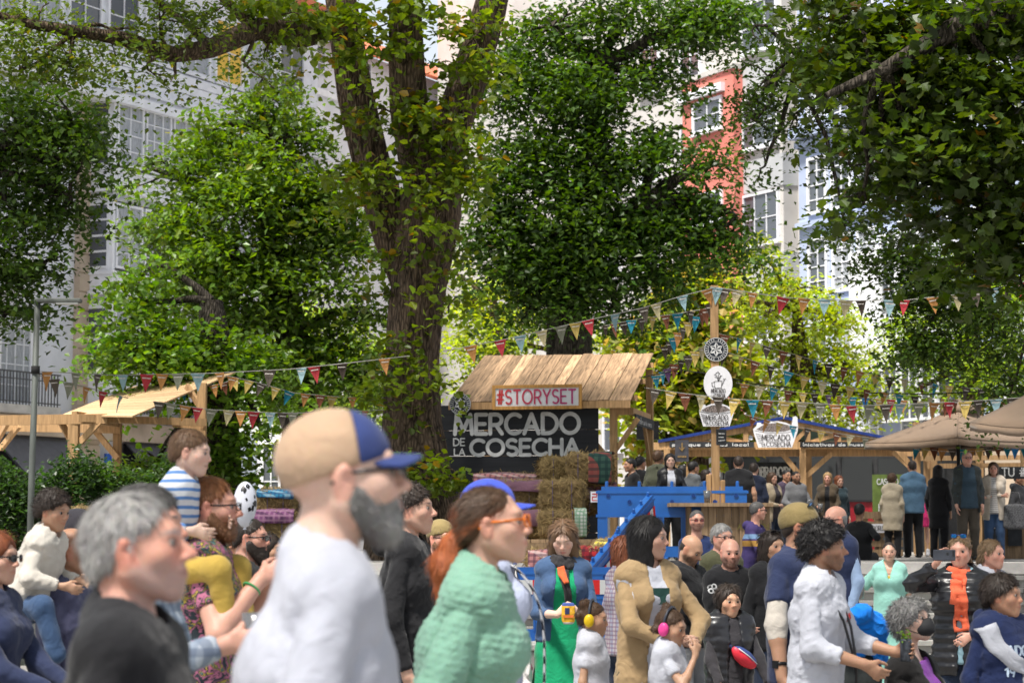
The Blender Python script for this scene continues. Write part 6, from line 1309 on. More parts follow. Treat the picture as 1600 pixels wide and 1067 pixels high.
# --- parasols
TAUPE = cloth('taupe_canvas', (.25, .175, .12), var=.03, bmp=.06); DKM = mat('dark_metal', (.025, .025, .027), rough=.4)
def parasol(label, corners, apex, foot):
    o = empty('parasol', (foot[0], foot[1], TZ), 0, label, 'parasol'); O = o.location; cs = [Vector(c)-O for c in corners]; ap = Vector(apex)-O; V, Fc = [], []
    n = 8; rows = 6
    for i in range(4):
        a, b = cs[i], cs[(i+1) % 4]
        for r in range(rows+1):
            t = r/rows
            for k in range(n+1):
                e = a.lerp(b, k/n); p = ap.lerp(e, t); sag = .09*math.sin(math.pi*t)*.6+.05*t*math.sin(math.pi*k/n); V.append((p.x, p.y, p.z-sag*.6))
        base = i*(rows+1)*(n+1)
        for r in range(rows):
            for k in range(n): Fc.append((base+r*(n+1)+k, base+r*(n+1)+k+1, base+(r+1)*(n+1)+k+1, base+(r+1)*(n+1)+k))
    c = MB().add(V, Fc).build('canopy', TAUPE, o, True); c.modifiers.new('t', 'SOLIDIFY').thickness = .01
    va = MB()
    for i in range(4):
        a, b = cs[i], cs[(i+1) % 4]
        pv = []
        for k in range(n+1): e = a.lerp(b, k/n); s2 = .03*math.sin(math.pi*k/n)*1.0; pv += [(e.x, e.y, e.z-s2-.004), (e.x*1.004, e.y*1.002, e.z-s2-.10-.01*math.sin(k*1.7))]
        va.add(pv, [(2*k, 2*k+1, 2*k+3, 2*k+2) for k in range(n)])
    v_ = va.build('valance', TAUPE, o, True); v_.modifiers.new('t', 'SOLIDIFY').thickness = .008
    cap_ = MB().lathe([(.34, -.09), (.2, .03), (.06, .09), (.03, .13)], 16, tuple(ap+Vector((0, 0, .0)))); cap_.build('top_vent', TAUPE, o, True)
    MB().tube([(0, 0, 0), (0, 0, ap.z)], .03, 12).build('mast', DKM, o, True); MB().box(-.35, .35, -.35, .35, 0, .08).build('base', DKM, o, bevel=.02)
    for cx_ in cs: MB().bar(ap*.97+Vector((0, 0, -.12)), cx_*.98+Vector((0, 0, -.05)), .02, .03).build('rib', DKM, o)
parasol('taupe square parasol over the people at right', [at(1352, 692, 37.4), at(1496, 684, 35.4), at(1652, 690, 37.6), at(1500, 694, 39.6)], at(1498, 636, 37.5), (at(1499, 800, 37.5).x, 37.5))
parasol('nearer taupe parasol cut by the right edge', [at(1516, 660, 29.2), at(1640, 668, 27.2), at(1800, 664, 29.2), at(1660, 668, 31.4)], at(1660, 583, 29.2), (at(1660, 800, 29.2).x, 29.2))
# --- pavilion with blue tarpaulin
DV = 46.0; PV = empty('open_pavilion', (at(1215, 800, DV).x, DV, TZ), 0, 'open timber pavilion with trusses and a blue edged tarpaulin roof', 'pavilion'); TARP = mat('green_tarpaulin', (.03, .12, .085), rough=.5, var=.2); BTARP = mat('blue_tarpaulin', (.014, .035, .17), rough=.45, var=.2)
def V3(px, py, d): return at(px, py, d)-PV.location
L0, R0, AP = V3(1028, 692, DV), V3(1402, 690, DV), V3(1224, 655, DV); dep = Vector((0, 5.0, 0))
MB().add([L0, AP, AP+dep, L0+dep, R0, R0+dep], [(0, 1, 2, 3), (1, 4, 5, 2)]).build('tarpaulin', TARP, PV)
for a, b in ((L0, AP), (AP, R0)):
    MB().bar(a+Vector((0, -.03, .03)), b+Vector((0, -.03, .03)), .10, .06).build('blue_hem', BTARP, PV)
    MB().bar(a+Vector((0, .03, -.06)), b+Vector((0, .03, -.06)), .07, .12).build('top_chord', PINE, PV)
MB().bar(V3(1010, 697, DV), V3(1440, 695, DV), .08, .15).build('bottom_chord', PINE, PV); MB().bar(V3(1040, 708, DV+.3), V3(1440, 707, DV+.3), .08, .14).build('tie_beam', PINE, PV); MB().bar(V3(1040, 706, DV+4.8), V3(1440, 705, DV+4.8), .08, .14).build('tie_beam', PINE, PV)
def zchord(px): return L0.lerp(AP, (px-1028)/(1224-1028)) if px < 1224 else AP.lerp(R0, (px-1224)/(1402-1224))
for px in (1072, 1118, 1165, 1262, 1310, 1350): c = zchord(px); MB().box(c.x-.05, c.x+.05, c.y-.02, c.y+.08, V3(px, 696, DV).z, c.z-.06).build('truss_post', PINE, PV)
for a, b in ((1072, 1118), (1118, 1165), (1165, 1205), (1310, 1262), (1350, 1310), (1262, 1240)): p1 = zchord(a); p0 = V3(b, 692, DV); MB().bar((p1.x, p1.y+.03, p1.z-.08), (p0.x, p0.y+.03, p0.z), .05, .08).build('truss_brace', PINE, PV)
for px, d in ((1042, DV), (1254, DV), (1263, DV+.25), (1432, DV), (1040, DV+4.8), (1255, DV+4.8), (1430, DV+4.8)): c = V3(px, 700, d); MB().box(c.x-.06, c.x+.06, c.y-.06, c.y+.06, 0, c.z).build('post', PINE, PV, bevel=.006)
for a, b in (((1258, 745), (1300, 708)), ((1252, 745), (1222, 708)), ((1428, 735), (1395, 705)), ((1046, 735), (1075, 706))): MB().bar(V3(*a, DV+.1), V3(*b, DV+.1), .06, .10).build('brace', PINE, PV)
for x0, x1, txt in ((1046, 1178, 'por que damos local'), (1250, 1372, 'Iniciativas de nuestro')):
    a, b = V3(x0, 699, DV-.08), V3(x1, 690, DV-.08); bo = MB().box(a.x, b.x, a.y-.02, a.y, a.z, b.z).build('chalk_strip', SLATE, PV); link('lettering', text_mesh(txt, (b.x-a.x)*.9, .065, .016), bo, CHALK, (a.x+.06, a.y-.022, a.z+.03))
basket_sign('basket_sign', 'large basket shaped sign in front of the pavilion beam', 1212, 675, DV-.35, 70, 48)
def board(name, label, px0, px1, py0, py1, d, m, lines, lm=None, frame=None, rz=0.0, z0=None):
    a, b = at(px0, py1, d), at(px1, py0, d); o = empty(name, ((a.x+b.x)/2, d, a.z), rz, label, 'sign'); w, h = b.x-a.x, b.z-a.z; MB().box(-w/2, w/2, 0, .03, 0, h).build('board', m, o)
    if frame: MB().box(-w/2-.03, w/2+.03, -.012, -.002, h, h+.03).box(-w/2-.03, w/2+.03, -.012, -.002, -.03, 0).box(-w/2-.03, -w/2, -.012, -.002, 0, h).box(w/2, w/2+.03, -.012, -.002, 0, h).build('frame', frame, o)
    for t, x, z, ww, hh, wt in lines: link('lettering', text_mesh(t, ww*w, hh*h, wt), o, lm or CHALK, (-w/2+x*w, -.003, z*h))
    if a.z > TZ+.05:
        for sx in (-1, 1): MB().box(sx*w*.4-.02, sx*w*.4+.02, .032, .06, TZ-a.z, h*.9).build('stand_leg', PINE, o)
    return o
board('chalk_board', 'large blackboard lettered OBRADOIRO inside the pavilion', 1177, 1244, 722, 775, DV+1, SLATE, [('OBRADOIRO', .06, .58, .88, .27, .035), ('de pan', .25, .2, .55, .2, .03)])
GREENB = mat('olive_board', (.11, .16, .035), rough=.8, var=.25, scale=6); board('menu_board', 'olive green menu board with pale chalk writing', 1364, 1410, 741, 812, 43, GREENB, [('CASEIRO', .15, .78, .7, .12, .018), ('DE', .45, .62, .2, .09, .016), ('NOSA', .3, .44, .5, .1, .016), ('HORTA', .2, .2, .55, .14, .02)], CHALK)
pal2 = empty('pallet_stand', (at(1374, 800, 41.6).x, 41.6, TZ), 0, 'stack of pallet boards behind the hashtag sign', 'stand')
zt_ = at(1374, 797, 41.6).z-TZ
for k in range(5): z = k*zt_/5; MB().box(-.34, .42, -.02, .0, z+.02, z+zt_/5-.03).build('slat', PALLET, pal2)
for x in (-.25, .02, .3): MB().box(x-.04, x+.04, .002, .5, 0, zt_-.02).build('bearer', PALLET, pal2)
a_ = board('hashtag_sign', 'white sign with black hashtag MODORURAL hung on pallet boards', 1348, 1392, 818, 832, 41.5, SIGNW, [('#MODORURAL', .05, .22, .90, .55, .009)], LETD)
for c in list(a_.children):
    if c.name.startswith('stand_leg'): bpy.data.objects.remove(c)
hb = board('banner_sign', 'grey hanging banner with a gold ear of wheat', 1055, 1076, 687, 721, 40, mat('slate_grey_panel', (.07, .07, .085), rough=.7), [('I', .46, .5, .1, .35, .02), ('v', .32, .5, .35, .3, .015), ('ones', .2, .2, .6, .12, .012)], mat('gold_print', (.35, .22, .08)))
# --- red counter and white shade deeper inside
rc = empty('red_counter', (at(1345, 800, 52).x, 52, TZ), 0, 'bright red counter front deep behind the crowd', 'counter'); a, b = at(1322, 800, 52), at(1366, 784, 52); MB().box(a.x-rc.location.x, b.x-rc.location.x, 0, .5, 0, b.z-TZ).build('front', mat('signal_red', (.33, .015, .025), rough=.4), rc); MB().box(a.x-rc.location.x-.05, b.x-rc.location.x+.05, -.05, .55, b.z-TZ+.002, b.z-TZ+.05).build('top', DKM, rc)
# --- timber stall behind the right parasol
RS = empty('right_stall', (at(1500, 800, 40).x, 40, TZ), 0, 'timber framed stall in shade under the right parasols', 'stall')
def V4(px, py, d): return at(px, py, d)-RS.location
for px, d in ((1432, 44), (1458, 43), (1600, 41), (1530, 43.5), (1448, 43.6)): c = V4(px, 692, d); MB().box(c.x-.06, c.x+.06, c.y-.06, c.y+.06, 0, c.z+.4).build('post', PINE, RS)
for a, b in (((1440, 702, 43), (1640, 700, 43)), ((1440, 716, 42), (1640, 714, 43)), ((1450, 728, 43), (1640, 726, 43.5)), ((1430, 700, 44), (1448, 703, 43))): MB().bar(V4(*a), V4(*b), .07, .09).build('rail', PINE, RS)
MB().bar(V4(1432, 738, 44), V4(1402, 702, 44), .06, .10).build('brace', PINE, RS)
a, b = V4(1560, 748, 39.6), V4(1660, 729, 39.6); bo = MB().box(a.x, b.x, -.42, -.40, a.z, b.z).build('name_board', SLATE, RS); link('lettering', text_mesh('TU #modorural', 1.15, .14, .022), bo, CHALK, (a.x+.06, -.424, a.z+.05))
a, b = V4(1536, 870, 38.5), V4(1660, 800, 38.5)
for k in range(8): MB().box(a.x+k*.33, a.x+k*.33+.32, -1.5, -1.47, 0, b.z).build('counter_plank', PALLET, RS)
MB().box(a.x-.05, a.x+2.64, -1.56, -1.0, b.z+.001, b.z+.05).build('counter_top', PALLET, RS)
for px0, px1, txt in ((1542, 1562, 'MEL'), (1576, 1597, 'PAN')): p0, p1 = V4(px0, 862, 38.4), V4(px1, 806, 38.4); bo = MB().box(p0.x, p1.x, -1.58, -1.56, p0.z+.1, p1.z).build('blackboard', SLATE, RS); link('lettering', text_mesh(txt, .18, .12, .016), bo, CHALK, (p0.x+.03, -1.584, p1.z-.2))
# ---------------------------------------------------------------- bunting
FC = {'b': (.045, .032, .025), 'o': (.40, .19, .06), 'r': (.36, .035, .045), 's': (.22, .33, .36), 'g': (.20, .205, .15), 't': (.02, .19, .27), 'y': (.46, .34, .10), 'd': (.085, .068, .055), 'c': (.40, .35, .20), 'n': (.16, .055, .028), 'u': (.03, .22, .55), 'p': (.10, .05, .13)}
FLAGM = {k: cloth('flag_%s' % k, c, var=.08, bmp=.15) for k, c in FC.items()}; PRINT = mat('flag_print', (.50, .46, .42), rough=.8)
FLAG = {}
def flag_mesh(key, w=.175, h=.24):
    """pennant with a slight belly, a hem along the string and a line of small print"""
    if key in FLAG: return FLAG[key]
    V, Fc, mi = [], [], []
    for r in range(5):
        t = r/4
        for k in range(3): V.append(((k-1)*w/2*(1-t)*(1 if t < 1 else 0), .012*math.sin(math.pi*t)+(.01 if k == 1 else 0), -h*t))
    for r in range(4):
        for k in range(2): Fc.append((r*3+k, r*3+k+1, r*3+k+4, r*3+k+3)); mi.append(0)
    for i in range(6):
        for yy in (-.008, .022):
            b = len(V); x = -.052+i*.018; V += [(x, yy, -.055), (x+.013, yy, -.055), (x+.013, yy, -.04), (x, yy, -.04)]; Fc.append((b, b+1, b+2, b+3)); mi.append(1)
    b = len(V); V += [(-w/2, -.004, 0), (w/2, -.004, 0), (w/2, -.004, -.018), (-w/2, -.004, -.018)]; Fc.append((b, b+1, b+2, b+3)); mi.append(0)
    me = bpy.data.meshes.new('flag'); me.from_pydata(V, [], Fc); me.materials.append(FLAGM[key]); me.materials.append(PRINT); me.polygons.foreach_set('material_index', mi); me.update(); FLAG[key] = me; return me
STRING = mat('bunting_cord', (.25, .24, .22))
def bunting(label, pts_, cols, n=None, flags=None, scale=1.0, cord=.006, seed=0, sag=0.0):
    """cord through (px, py, d) points with pennants at even spacing or at given pixels"""
    rnd = random.Random(seed); P = [at(*p) for p in pts_]; o = empty('bunting', P[0], 0, label, 'bunting', 'strings of pennants'); Q = []
    for i in range(len(P)-1):
        for k in range(6): t = k/6; q = P[i].lerp(P[i+1], t); q.z -= sag*4*t*(1-t); Q.append(q)
    Q.append(P[-1]); MB().tube([q-P[0] for q in Q], cord, 5).build('cord', STRING, o)
    seg = [0.0]
    for a, b in zip(Q, Q[1:]): seg.append(seg[-1]+(b-a).length)
    if flags is not None: xs = flags
    else: xs = [(i+.5+rnd.uniform(-.12, .12))/n for i in range(n)]
    for i, x in enumerate(xs):
        if flags is not None:     # pixel x -> parameter along the cord
            best = min(range(len(Q)-1), key=lambda j: abs((Q[j].x/Q[j].y*FPX+800)-x)); j = best
            if j < len(Q)-2 and (Q[j].x/Q[j].y*FPX+800) > x: j = max(0, j-1)
            xa, xb = Q[j].x/Q[j].y*FPX+800, Q[j+1].x/Q[j+1].y*FPX+800; p = Q[j].lerp(Q[j+1], min(1, max(0, (x-xa)/max(1e-6, xb-xa))))
        else:
            s2 = x*seg[-1]; j = max(k for k in range(len(seg)-1) if seg[k] <= s2); p = Q[j].lerp(Q[j+1], (s2-seg[j])/max(1e-6, seg[j+1]-seg[j])); 
        dirv = (Q[min(j+1, len(Q)-1)]-Q[j]).normalized(); f = link('flag', flag_mesh(cols[i % len(cols)]), o, None, p-P[0]); sc = scale*rnd.uniform(.92, 1.06); f.scale = (sc,)*3
        f.rotation_euler = (rnd.uniform(-.25, .2), rnd.uniform(-.12, .12)-math.asin(max(-1, min(1, dirv.z))), math.atan2(dirv.y, dirv.x)+rnd.uniform(-.45, .45) if abs(dirv.x) > .3 else rnd.uniform(-.9, .9))
bunting('long string of pennants from the lamp post towards the big trunk', [(54, 580, 29), (180, 586, 30.7), (330, 583, 30.4), (450, 577, 30.2), (545, 567, 30), (640, 556, 30)], 'ogdsrogsodsrbo', flags=[72, 117, 151, 190, 228, 252, 277, 308, 342, 420, 470, 490, 533, 600])
bunting('string of pennants rising over the stall roof to the pole top', [(690, 549, 31), (780, 532, 31), (846, 517, 31), (920, 500, 31), (1005, 481, 31.3), (1067, 462, 31.5), (1119, 449, 31.55)], 'orscgyrsdcso', flags=[735, 781, 812, 846, 877, 899, 919, 962, 1006, 1026, 1067, 1106], scale=1.0)
bunting('upper string of pennants from the pole to the right edge', [(1119, 449, 31.55), (1152, 454, 31.5), (1225, 465, 31.2), (1330, 470, 31), (1415, 469, 30.8), (1500, 460, 30.5), (1560, 449, 30.2), (1640, 432, 30)], 'sdcoroscbsrocdsrr', flags=[1122, 1135, 1154, 1178, 1226, 1259, 1291, 1325, 1348, 1394, 1416, 1461, 1500, 1528, 1557, 1598])
bunting('short string of pennants falling from the lamp post', [(54, 585, 29), (120, 601, 31.8), (200, 622, 33)], 'dgors', flags=[83, 106, 134, 160, 188])
bunting('lower string of pennants from the pergola to the trunk', [(240, 627, 33), (330, 640, 33), (430, 645, 33), (520, 645, 33.5), (600, 640, 34.5)], 'dgorgcorsdgocro', flags=[248, 267, 289, 308, 330, 357, 376, 396, 422, 441, 457, 480, 505, 535, 570], scale=1.0)
bunting('string of small pennants between pergola and trunk', [(350, 586, 36), (400, 597, 36), (460, 614, 36), (530, 620, 36), (600, 622, 36)], 'oydytonyo', flags=[362, 388, 408, 430, 452, 477, 500, 519, 550], scale=.95)
bunting('string of pennants inside the pergola', [(262, 612, 39), (300, 606, 39), (345, 600, 39), (372, 590, 39)], 'ytydon', n=7, scale=.9)
_c = 'ntybnytbnoybcntydbncty'
bunting('brown and teal pennants sloping from the pole to the parasol', [(1119, 520, 33), (1187, 538, 33.5), (1272, 563, 34), (1355, 583, 34.5), (1443, 598, 35), (1530, 608, 35.5), (1640, 616, 36)], _c, n=22, scale=.92, cord=.004)
bunting('second sloping row of pennants below the first', [(1119, 545, 33), (1190, 568, 33.5), (1277, 595, 34), (1340, 607, 34.5), (1430, 620, 35), (1540, 628, 36), (1640, 630, 36)], 'bynbtycbynotbcyn', n=21, scale=.92, cord=.004)
bunting('level row of larger pennants crossing in front of the basket sign', [(1010, 606, 31), (1070, 615, 30.8), (1155, 624, 30.6), (1243, 628, 30.5), (1330, 634, 30.5), (1422, 631, 30.6), (1513, 627, 30.8), (1640, 618, 31)], 'dyncdytnycgorgdsgoryds', n=25, scale=1.0)
bunting('row of pennants between the level row and the sloping rows', [(1150, 598, 36), (1240, 612, 36), (1320, 620, 36.5), (1420, 626, 37), (1540, 634, 37)], 'octnybpotuyr', n=18, scale=.9, cord=.004)
bunting('pennants strung from pole top down to the stall ridge', [(1117, 470, 31.7), (1075, 505, 34), (1035, 545, 37.5)], 'bntydotb', n=9, scale=.95)
bunting('pennants hanging from the pole towards the dense dark tree', [(1117, 480, 31.8), (1060, 490, 34), (1000, 498, 37), (940, 510, 41)], 'nbtnydtb', n=10, scale=1.0)
bunting('faded ribbons and pennants left of the pole', [(1117, 530, 31.8), (1070, 560, 35), (1020, 590, 39)], 'tcydbnpt', n=9, scale=.95)
bunting('small pennants hung along the pavilion front', [(1165, 648, 44), (1230, 664, 44.4), (1300, 676, 44.8), (1360, 684, 45), (1440, 690, 45)], 'noytdyncg', n=12, scale=1.05)
bunting('pennants in the shade below the right parasol', [(1425, 697, 38), (1500, 702, 38), (1570, 697, 38), (1650, 694, 38)], 'tynodtoydntu', n=16, scale=.95)
cable = MB().tube([at(1000, 590, 38), at(1060, 578, 36), at(1119, 585, 33), at(1180, 600, 34), at(1300, 612, 35), at(1450, 616, 35), at(1660, 605, 34)], .009, 6).build('power_cable', mat('black_cable', (.008, .008, .009))); tag(cable, 'black cable slung across the bunting behind the pole', 'cable')
# ---------------------------------------------------------------- the crowd
C = lambda n, c, **k: cloth(n, c, **k)
BLACK = C('black_cotton', (.014, .014, .016)); NAVY = C('navy_cotton', (.025, .035, .085)); WHT = C('white_cotton', (.52, .53, .59)); GREYW = C('pale_grey_cotton', (.42, .43, .49)); DENIM = C('blue_denim', (.045, .085, .17), weave=600); LDENIM = C('light_denim', (.16, .24, .36)); DKDEN = C('dark_denim', (.022, .032, .06)); KHAKI = C('khaki_drill', (.16, .13, .075)); BEIGE = C('beige_cotton', (.40, .275, .145)); GREYT = C('grey_jersey', (.20, .20, .21)); OLIVE = C('olive_wool', (.085, .085, .045)); CREAM_ = C('cream_knit', (.56, .52, .46)); MINTK = C('mint_knit', (.19, .36, .27), weave=160, bmp=.5); MINT = C('mint_linen', (.26, .52, .45)); GREEN = C('emerald_cotton', (.005, .23, .10)); TEALB = C('dusty_blue_shirt', (.09, .17, .26)); PALEB = C('pale_blue_shirt', (.28, .38, .56)); CHAR = C('charcoal_jacket', (.035, .04, .04)); BROWNJ = C('brown_jacket', (.075, .055, .035)); CORAL = C('coral_scarf', (.80, .15, .07)); PURPLE = C('purple_jersey', (.20, .045, .30)); HOODP = C('slate_purple_fleece', (.075, .078, .14)); MUST = C('mustard_cotton', (.50, .34, .07)); CAMO = C('drab_cotton', (.07, .075, .05)); PUFF = mat('black_nylon', (.014, .014, .017), rough=.32, var=.2, scale=12, spec=.5, bmp=.3, dist=.006); LEATHER = mat('black_leather', (.012, .012, .014), rough=.42, var=.2, scale=20)
BRIGHTB = C('bright_blue_nylon', (.01, .20, .72)); SKINB = C('elbow_bandage', (.55, .50, .44)); KHCAP = C('khaki_cap', (.22, .165, .07)); BLUECAP = C('royal_blue_cap', (.06, .10, .55)); NAVCAP = C('navy_cap', (.035, .055, .18)); MESH = C('beige_mesh', (.44, .30, .20), weave=200)
STRIPE = banded('blue_striped_jersey', [(0, (.62, .63, .66)), (.62, (.10, .22, .48))], .034, 2, wob=.02)
BWS = banded('black_white_scarf', [(0, (.62, .62, .65)), (.5, (.012, .012, .02))], .05, 2, (0, .7, 0), wob=.05); CHECK = plaid('blue_check_shirt', (.42, .46, .52), (.10, .13, .20), (.20, .25, .34), .06)
BLUEP = plaid('pink_blue_check', (.45, .40, .42), (.20, .12, .18), (.24, .28, .40), .03)
def floral():
    m, t, b = _bsdf('floral_print'); vec = coords(t, (1, 1, 1)); n = nd(t, 'ShaderNodeTexNoise', Scale=17.0, Detail=3.0, Distortion=1.5); t.links.new(vec, n.inputs['Vector']); r = nd(t, 'ShaderNodeValToRGB'); r.color_ramp.interpolation = 'CONSTANT'; e = r.color_ramp.elements
    cs = [(0, (.02, .03, .04)), (.40, (.42, .13, .22)), (.47, (.02, .025, .03)), (.53, (.50, .36, .05)), (.565, (.015, .02, .03)), (.60, (.08, .22, .22)), (.63, (.02, .02, .03)), (.68, (.5, .2, .28))]
    while len(e) < len(cs): e.new(.5)
    for i, (p, c) in enumerate(cs): e[i].position = p; e[i].color = rgba(c)
    t.links.new(n.outputs['Fac'], r.inputs[0]); t.links.new(r.outputs[0], b.inputs['Base Color']); b.inputs['Roughness'].default_value = .85; MATS['floral'] = m; return m
FLORAL = floral(); DLENS = glass('dark_lens', (.01, .01, .012), .06); BLENS = glass('mirror_blue_lens', (.02, .25, .75), .08, metal=.8); FRB = mat('black_acetate', (.012, .012, .014), rough=.3); FRO = mat('orange_acetate', (.75, .18, .012), rough=.3, bmp=0); WPRINT = mat('white_print', (.60, .60, .60), rough=.8); RPRINT = mat('red_logo_print', (.45, .03, .03), rough=.8); NPRINT = mat('pale_blue_print', (.45, .55, .68), rough=.8)
DEN = dict(m=DENIM); DKB = dict(m=DKDEN); BLKB = dict(m=BLACK)
def hood(t=.03):
    def add(c): H, nb, u, r, fw = c['H'], c['nb'], c['u'], c['r'], c['fw']; return [econ(nb-u*.002*H-fw*.055*H-r*.035*H, nb-u*.002*H-fw*.055*H+r*.035*H, u, (.035*H, .03*H), (.035*H, .03*H), .03), cone(nb+r*.058*H-u*.005*H, nb-fw*.04*H+r*.05*H+u*.01*H, .022*H, .03*H, .03), cone(nb-r*.058*H-u*.005*H, nb-fw*.04*H-r*.05*H+u*.01*H, .022*H, .03*H, .03), cone(nb+r*.05*H, nb+fw*.045*H-u*.035*H, .02*H, .014*H, .03), cone(nb-r*.05*H, nb+fw*.045*H-u*.035*H, .02*H, .014*H, .03)]
    return add
def collar(c):
    H, nb, u, r, fw, n = c['H'], c['nb'], c['u'], c['r'], c['fw'], c['neckR']; P = []; k = 7
    for i in range(k):
        a0, a1 = [math.radians(-150+300*(i+j)/k-90+0) for j in (0, 1)]; f = lambda a: nb+u*.012*H-fw*.004*H+(r*math.cos(a)+fw*-1*math.sin(a)*-1*-1)*(n+.012)
        P.append(cone(f(a0), f(a1), .012, .012, .01))
    return P
TEE = lambda m, **k: dict(dict(m=m, t=.012, ts=.013, wr=.002, add=collar, sleeve='short', name='t_shirt'), **k)
SWT = lambda m, **k: dict(dict(m=m, t=.016, ts=.012, sleeve='long', name='sweatshirt', wr=.0028), **k)
HOOD = lambda m, **k: dict(dict(m=m, t=.018, ts=.014, sleeve='long', name='hoodie', add=hood(), neck=.012, wr=.003), **k)
SHIRT = lambda m, **k: dict(dict(m=m, t=.014, ts=.012, sleeve='long', name='shirt', add=collar, neck=.010), **k)
JKT = lambda m, **k: dict(dict(m=m, t=.024, ts=.014, sleeve='long', name='jacket', add=collar, neck=.018, open=(.012, .03), hem=.08, wr=.003), **k)
def W(ctx, p):
    r = ctx['root']; return Matrix.Translation(r.location) @ Matrix.Rotation(r.rotation_euler.z, 4, 'Z') @ Vector([float(x) for x in p])
def palm_at(ctx, h, fwd=.075, out=.035):
    w_, dv, pn = ctx['hands'][h]; return W(ctx, w_+dv*(.012*ctx['H']+fwd*ctx['scl'])+pn*out)
def lettering(text, m, cx, z, w, h, wt, garm):
    return lambda c: decal(c, garm, text, m, cx, z, w, h, wt)
# ---- nearest figures
person('grey haired man in a black t-shirt, blurred close to the camera', 214, 764, 4.62, 86, tone='rosy', head=(0, 9, 0), top=TEE(BLACK, t=.018), bottom=DEN, belly=.02, build=1.12, face=dict(stubble=.55, beard_c=HC['grey'], nose=1.1), hair=dict(c='grey', t=.009, h=.010, line=.010, lift=.14, streak=(HC['white'], lambda v: np.clip((-v[:, 2]+.02)/.06, 0, 1)*.7)))
person('bearded man in a beige and navy cap and white t-shirt', 536, 645, 4.35, 100, tone='pale', head=(0, 8, 0), lean=7, top=TEE(GREYW, t=.016), bottom=DEN, build=1.12, beard=dict(c=(.13, .125, .12), L=.005, t=.003, c2='white', w2=lambda v: .30*np.clip((v[:, 1]-.02)/.05, 0, 1)), face=dict(brow=HC['dgrey']), extra=[cap(NAVCAP, NAVCAP, MESH, brimL=.052, t=.010), glasses(FRB, DLENS)])
person('woman with auburn ponytail and orange glasses in a mint jumper', 768, 757, 6.75, 84, sex='f', tone='fair', head=(0, 7, 0), lean=11.5, top=dict(m=MINTK, t=.030, ts=.030, sleeve='long', name='jumper', ribs=(.022, .004), neck=.02, cv=.0075), bottom=DEN, hair=dict(c='brown', s='pony', t=.005, h=.006, line=.016, path=[(0, -.085, -.010), (0, -.12, -.045), (.0, -.145, -.10), (0, -.155, -.17), (0, -.165, -.235)], pr=(.026, .052, .020), n=3120, streak=((.34, .085, .02), lambda v: np.clip(np.clip((-v[:, 1]-.085)/.03, 0, 1)+.55*np.exp(-((v[:, 2]-.012-.35*(v[:, 1]+.03))/.010)**2)*(v[:, 1] > -.1)*(v[:, 1] < .06), 0, 1)), flow=lambda p: np.where((p[:, 1] < -.10)[:, None], A3(0, -.1, -1), A3(0, -1, -.45)+0*p)), extra=[glasses(FRO, None, w=.023, hgt=.018, r=.0036)])
b_ = person('figure in a royal blue cap and pale shirt beyond the mint jumper', 768, 752, 9.0, 88, sex='f', tone='olive', head=(0, 4, 0), top=SHIRT(C('pale_lilac_shirt', (.48, .52, .68))), bottom=DEN, hair=dict(c='dark', t=.006, h=.006), extra=[cap(BLUECAP, BLUECAP, brimL=.075)])
def scarf_strip(name, m, pts_, w, ctx):
    mb = MB(); V = []
    for p, wd in pts_: q = A3(*p)*ctx['H']; V += [tuple(q+A3(wd, 0, 0)*.5), tuple(q-A3(wd, 0, 0)*.5)]
    mb.add(V, [(2*i, 2*i+1, 2*i+3, 2*i+2) for i in range(len(pts_)-1)]); o = mb.build(name, m, ctx['root'], True); o.modifiers.new('t', 'SOLIDIFY').thickness = .012; sb = o.modifiers.new('s', 'SUBSURF'); sb.levels = sb.render_levels = 2; return o
scarf_strip('scarf', BWS, [((.02, .03, .835), .16), ((.015, .09, .79), .13), ((.02, .115, .72), .12), ((.01, .12, .64), .13), ((.015, .118, .56), .12), ((.0, .115, .50), .11)], .1, b_)
# ---- left group
f9 = person('man with dark grey hair and blue checked shirt behind the grey haired man', 232, 753, 6.9, 84, tone='rosy', top=SHIRT(CHECK), over=None, bottom=DEN, hair=dict(c='dgrey', t=.016, h=.014), R=(.13, .17, .735), hR=dict(curl=.75, dir=(0, 1, .15), palm=(-1, 0, 0), thumb=(0, 0, 1)), beard=None, face=dict(stubble=.5))
cup('clear plastic cup held by the man behind the grey haired one', palm_at(f9, 'R', .075, .035)-Vector((0, 0, .05)), .13, .3)
MB().tube([W(f9, f9['hands']['R'][0]+A3(0.03*math.cos(a), 0, .03*math.sin(a))) for a in np.linspace(0, 2*math.pi, 13)], .006, 6, False)
f8 = person('red bearded man in a dark floral shirt carrying a child', 330, 742, 9.2, 88, tone='rosy', head=(0, 2, 0), top=TEE(FLORAL, name='shirt', add=collar, t=.020, neck=.012), bottom=DKB, hair=dict(c='redb', t=.008, h=.010, line=.010, lift=.2), face=dict(stubble=.9, beard_c=(.20, .085, .035), mouth=.5), beard=dict(c=(.16, .07, .03), t=.003, L=.004, n=720), extra=[glasses(FRB, None, hgt=.014)], R=(.10, .125, .775), Rp=(.6, -.7, -.9), hR=dict(curl=.8, dir=(-.35, .75, .45), palm=(-1, .2, 0), thumb=(0, -.2, 1)), L=(-.10, .125, .77), Lp=(-.6, -.6, -.9), hL=dict(curl=.8, dir=(.35, .75, .45), palm=(1, .2, 0), thumb=(0, -.2, 1)))
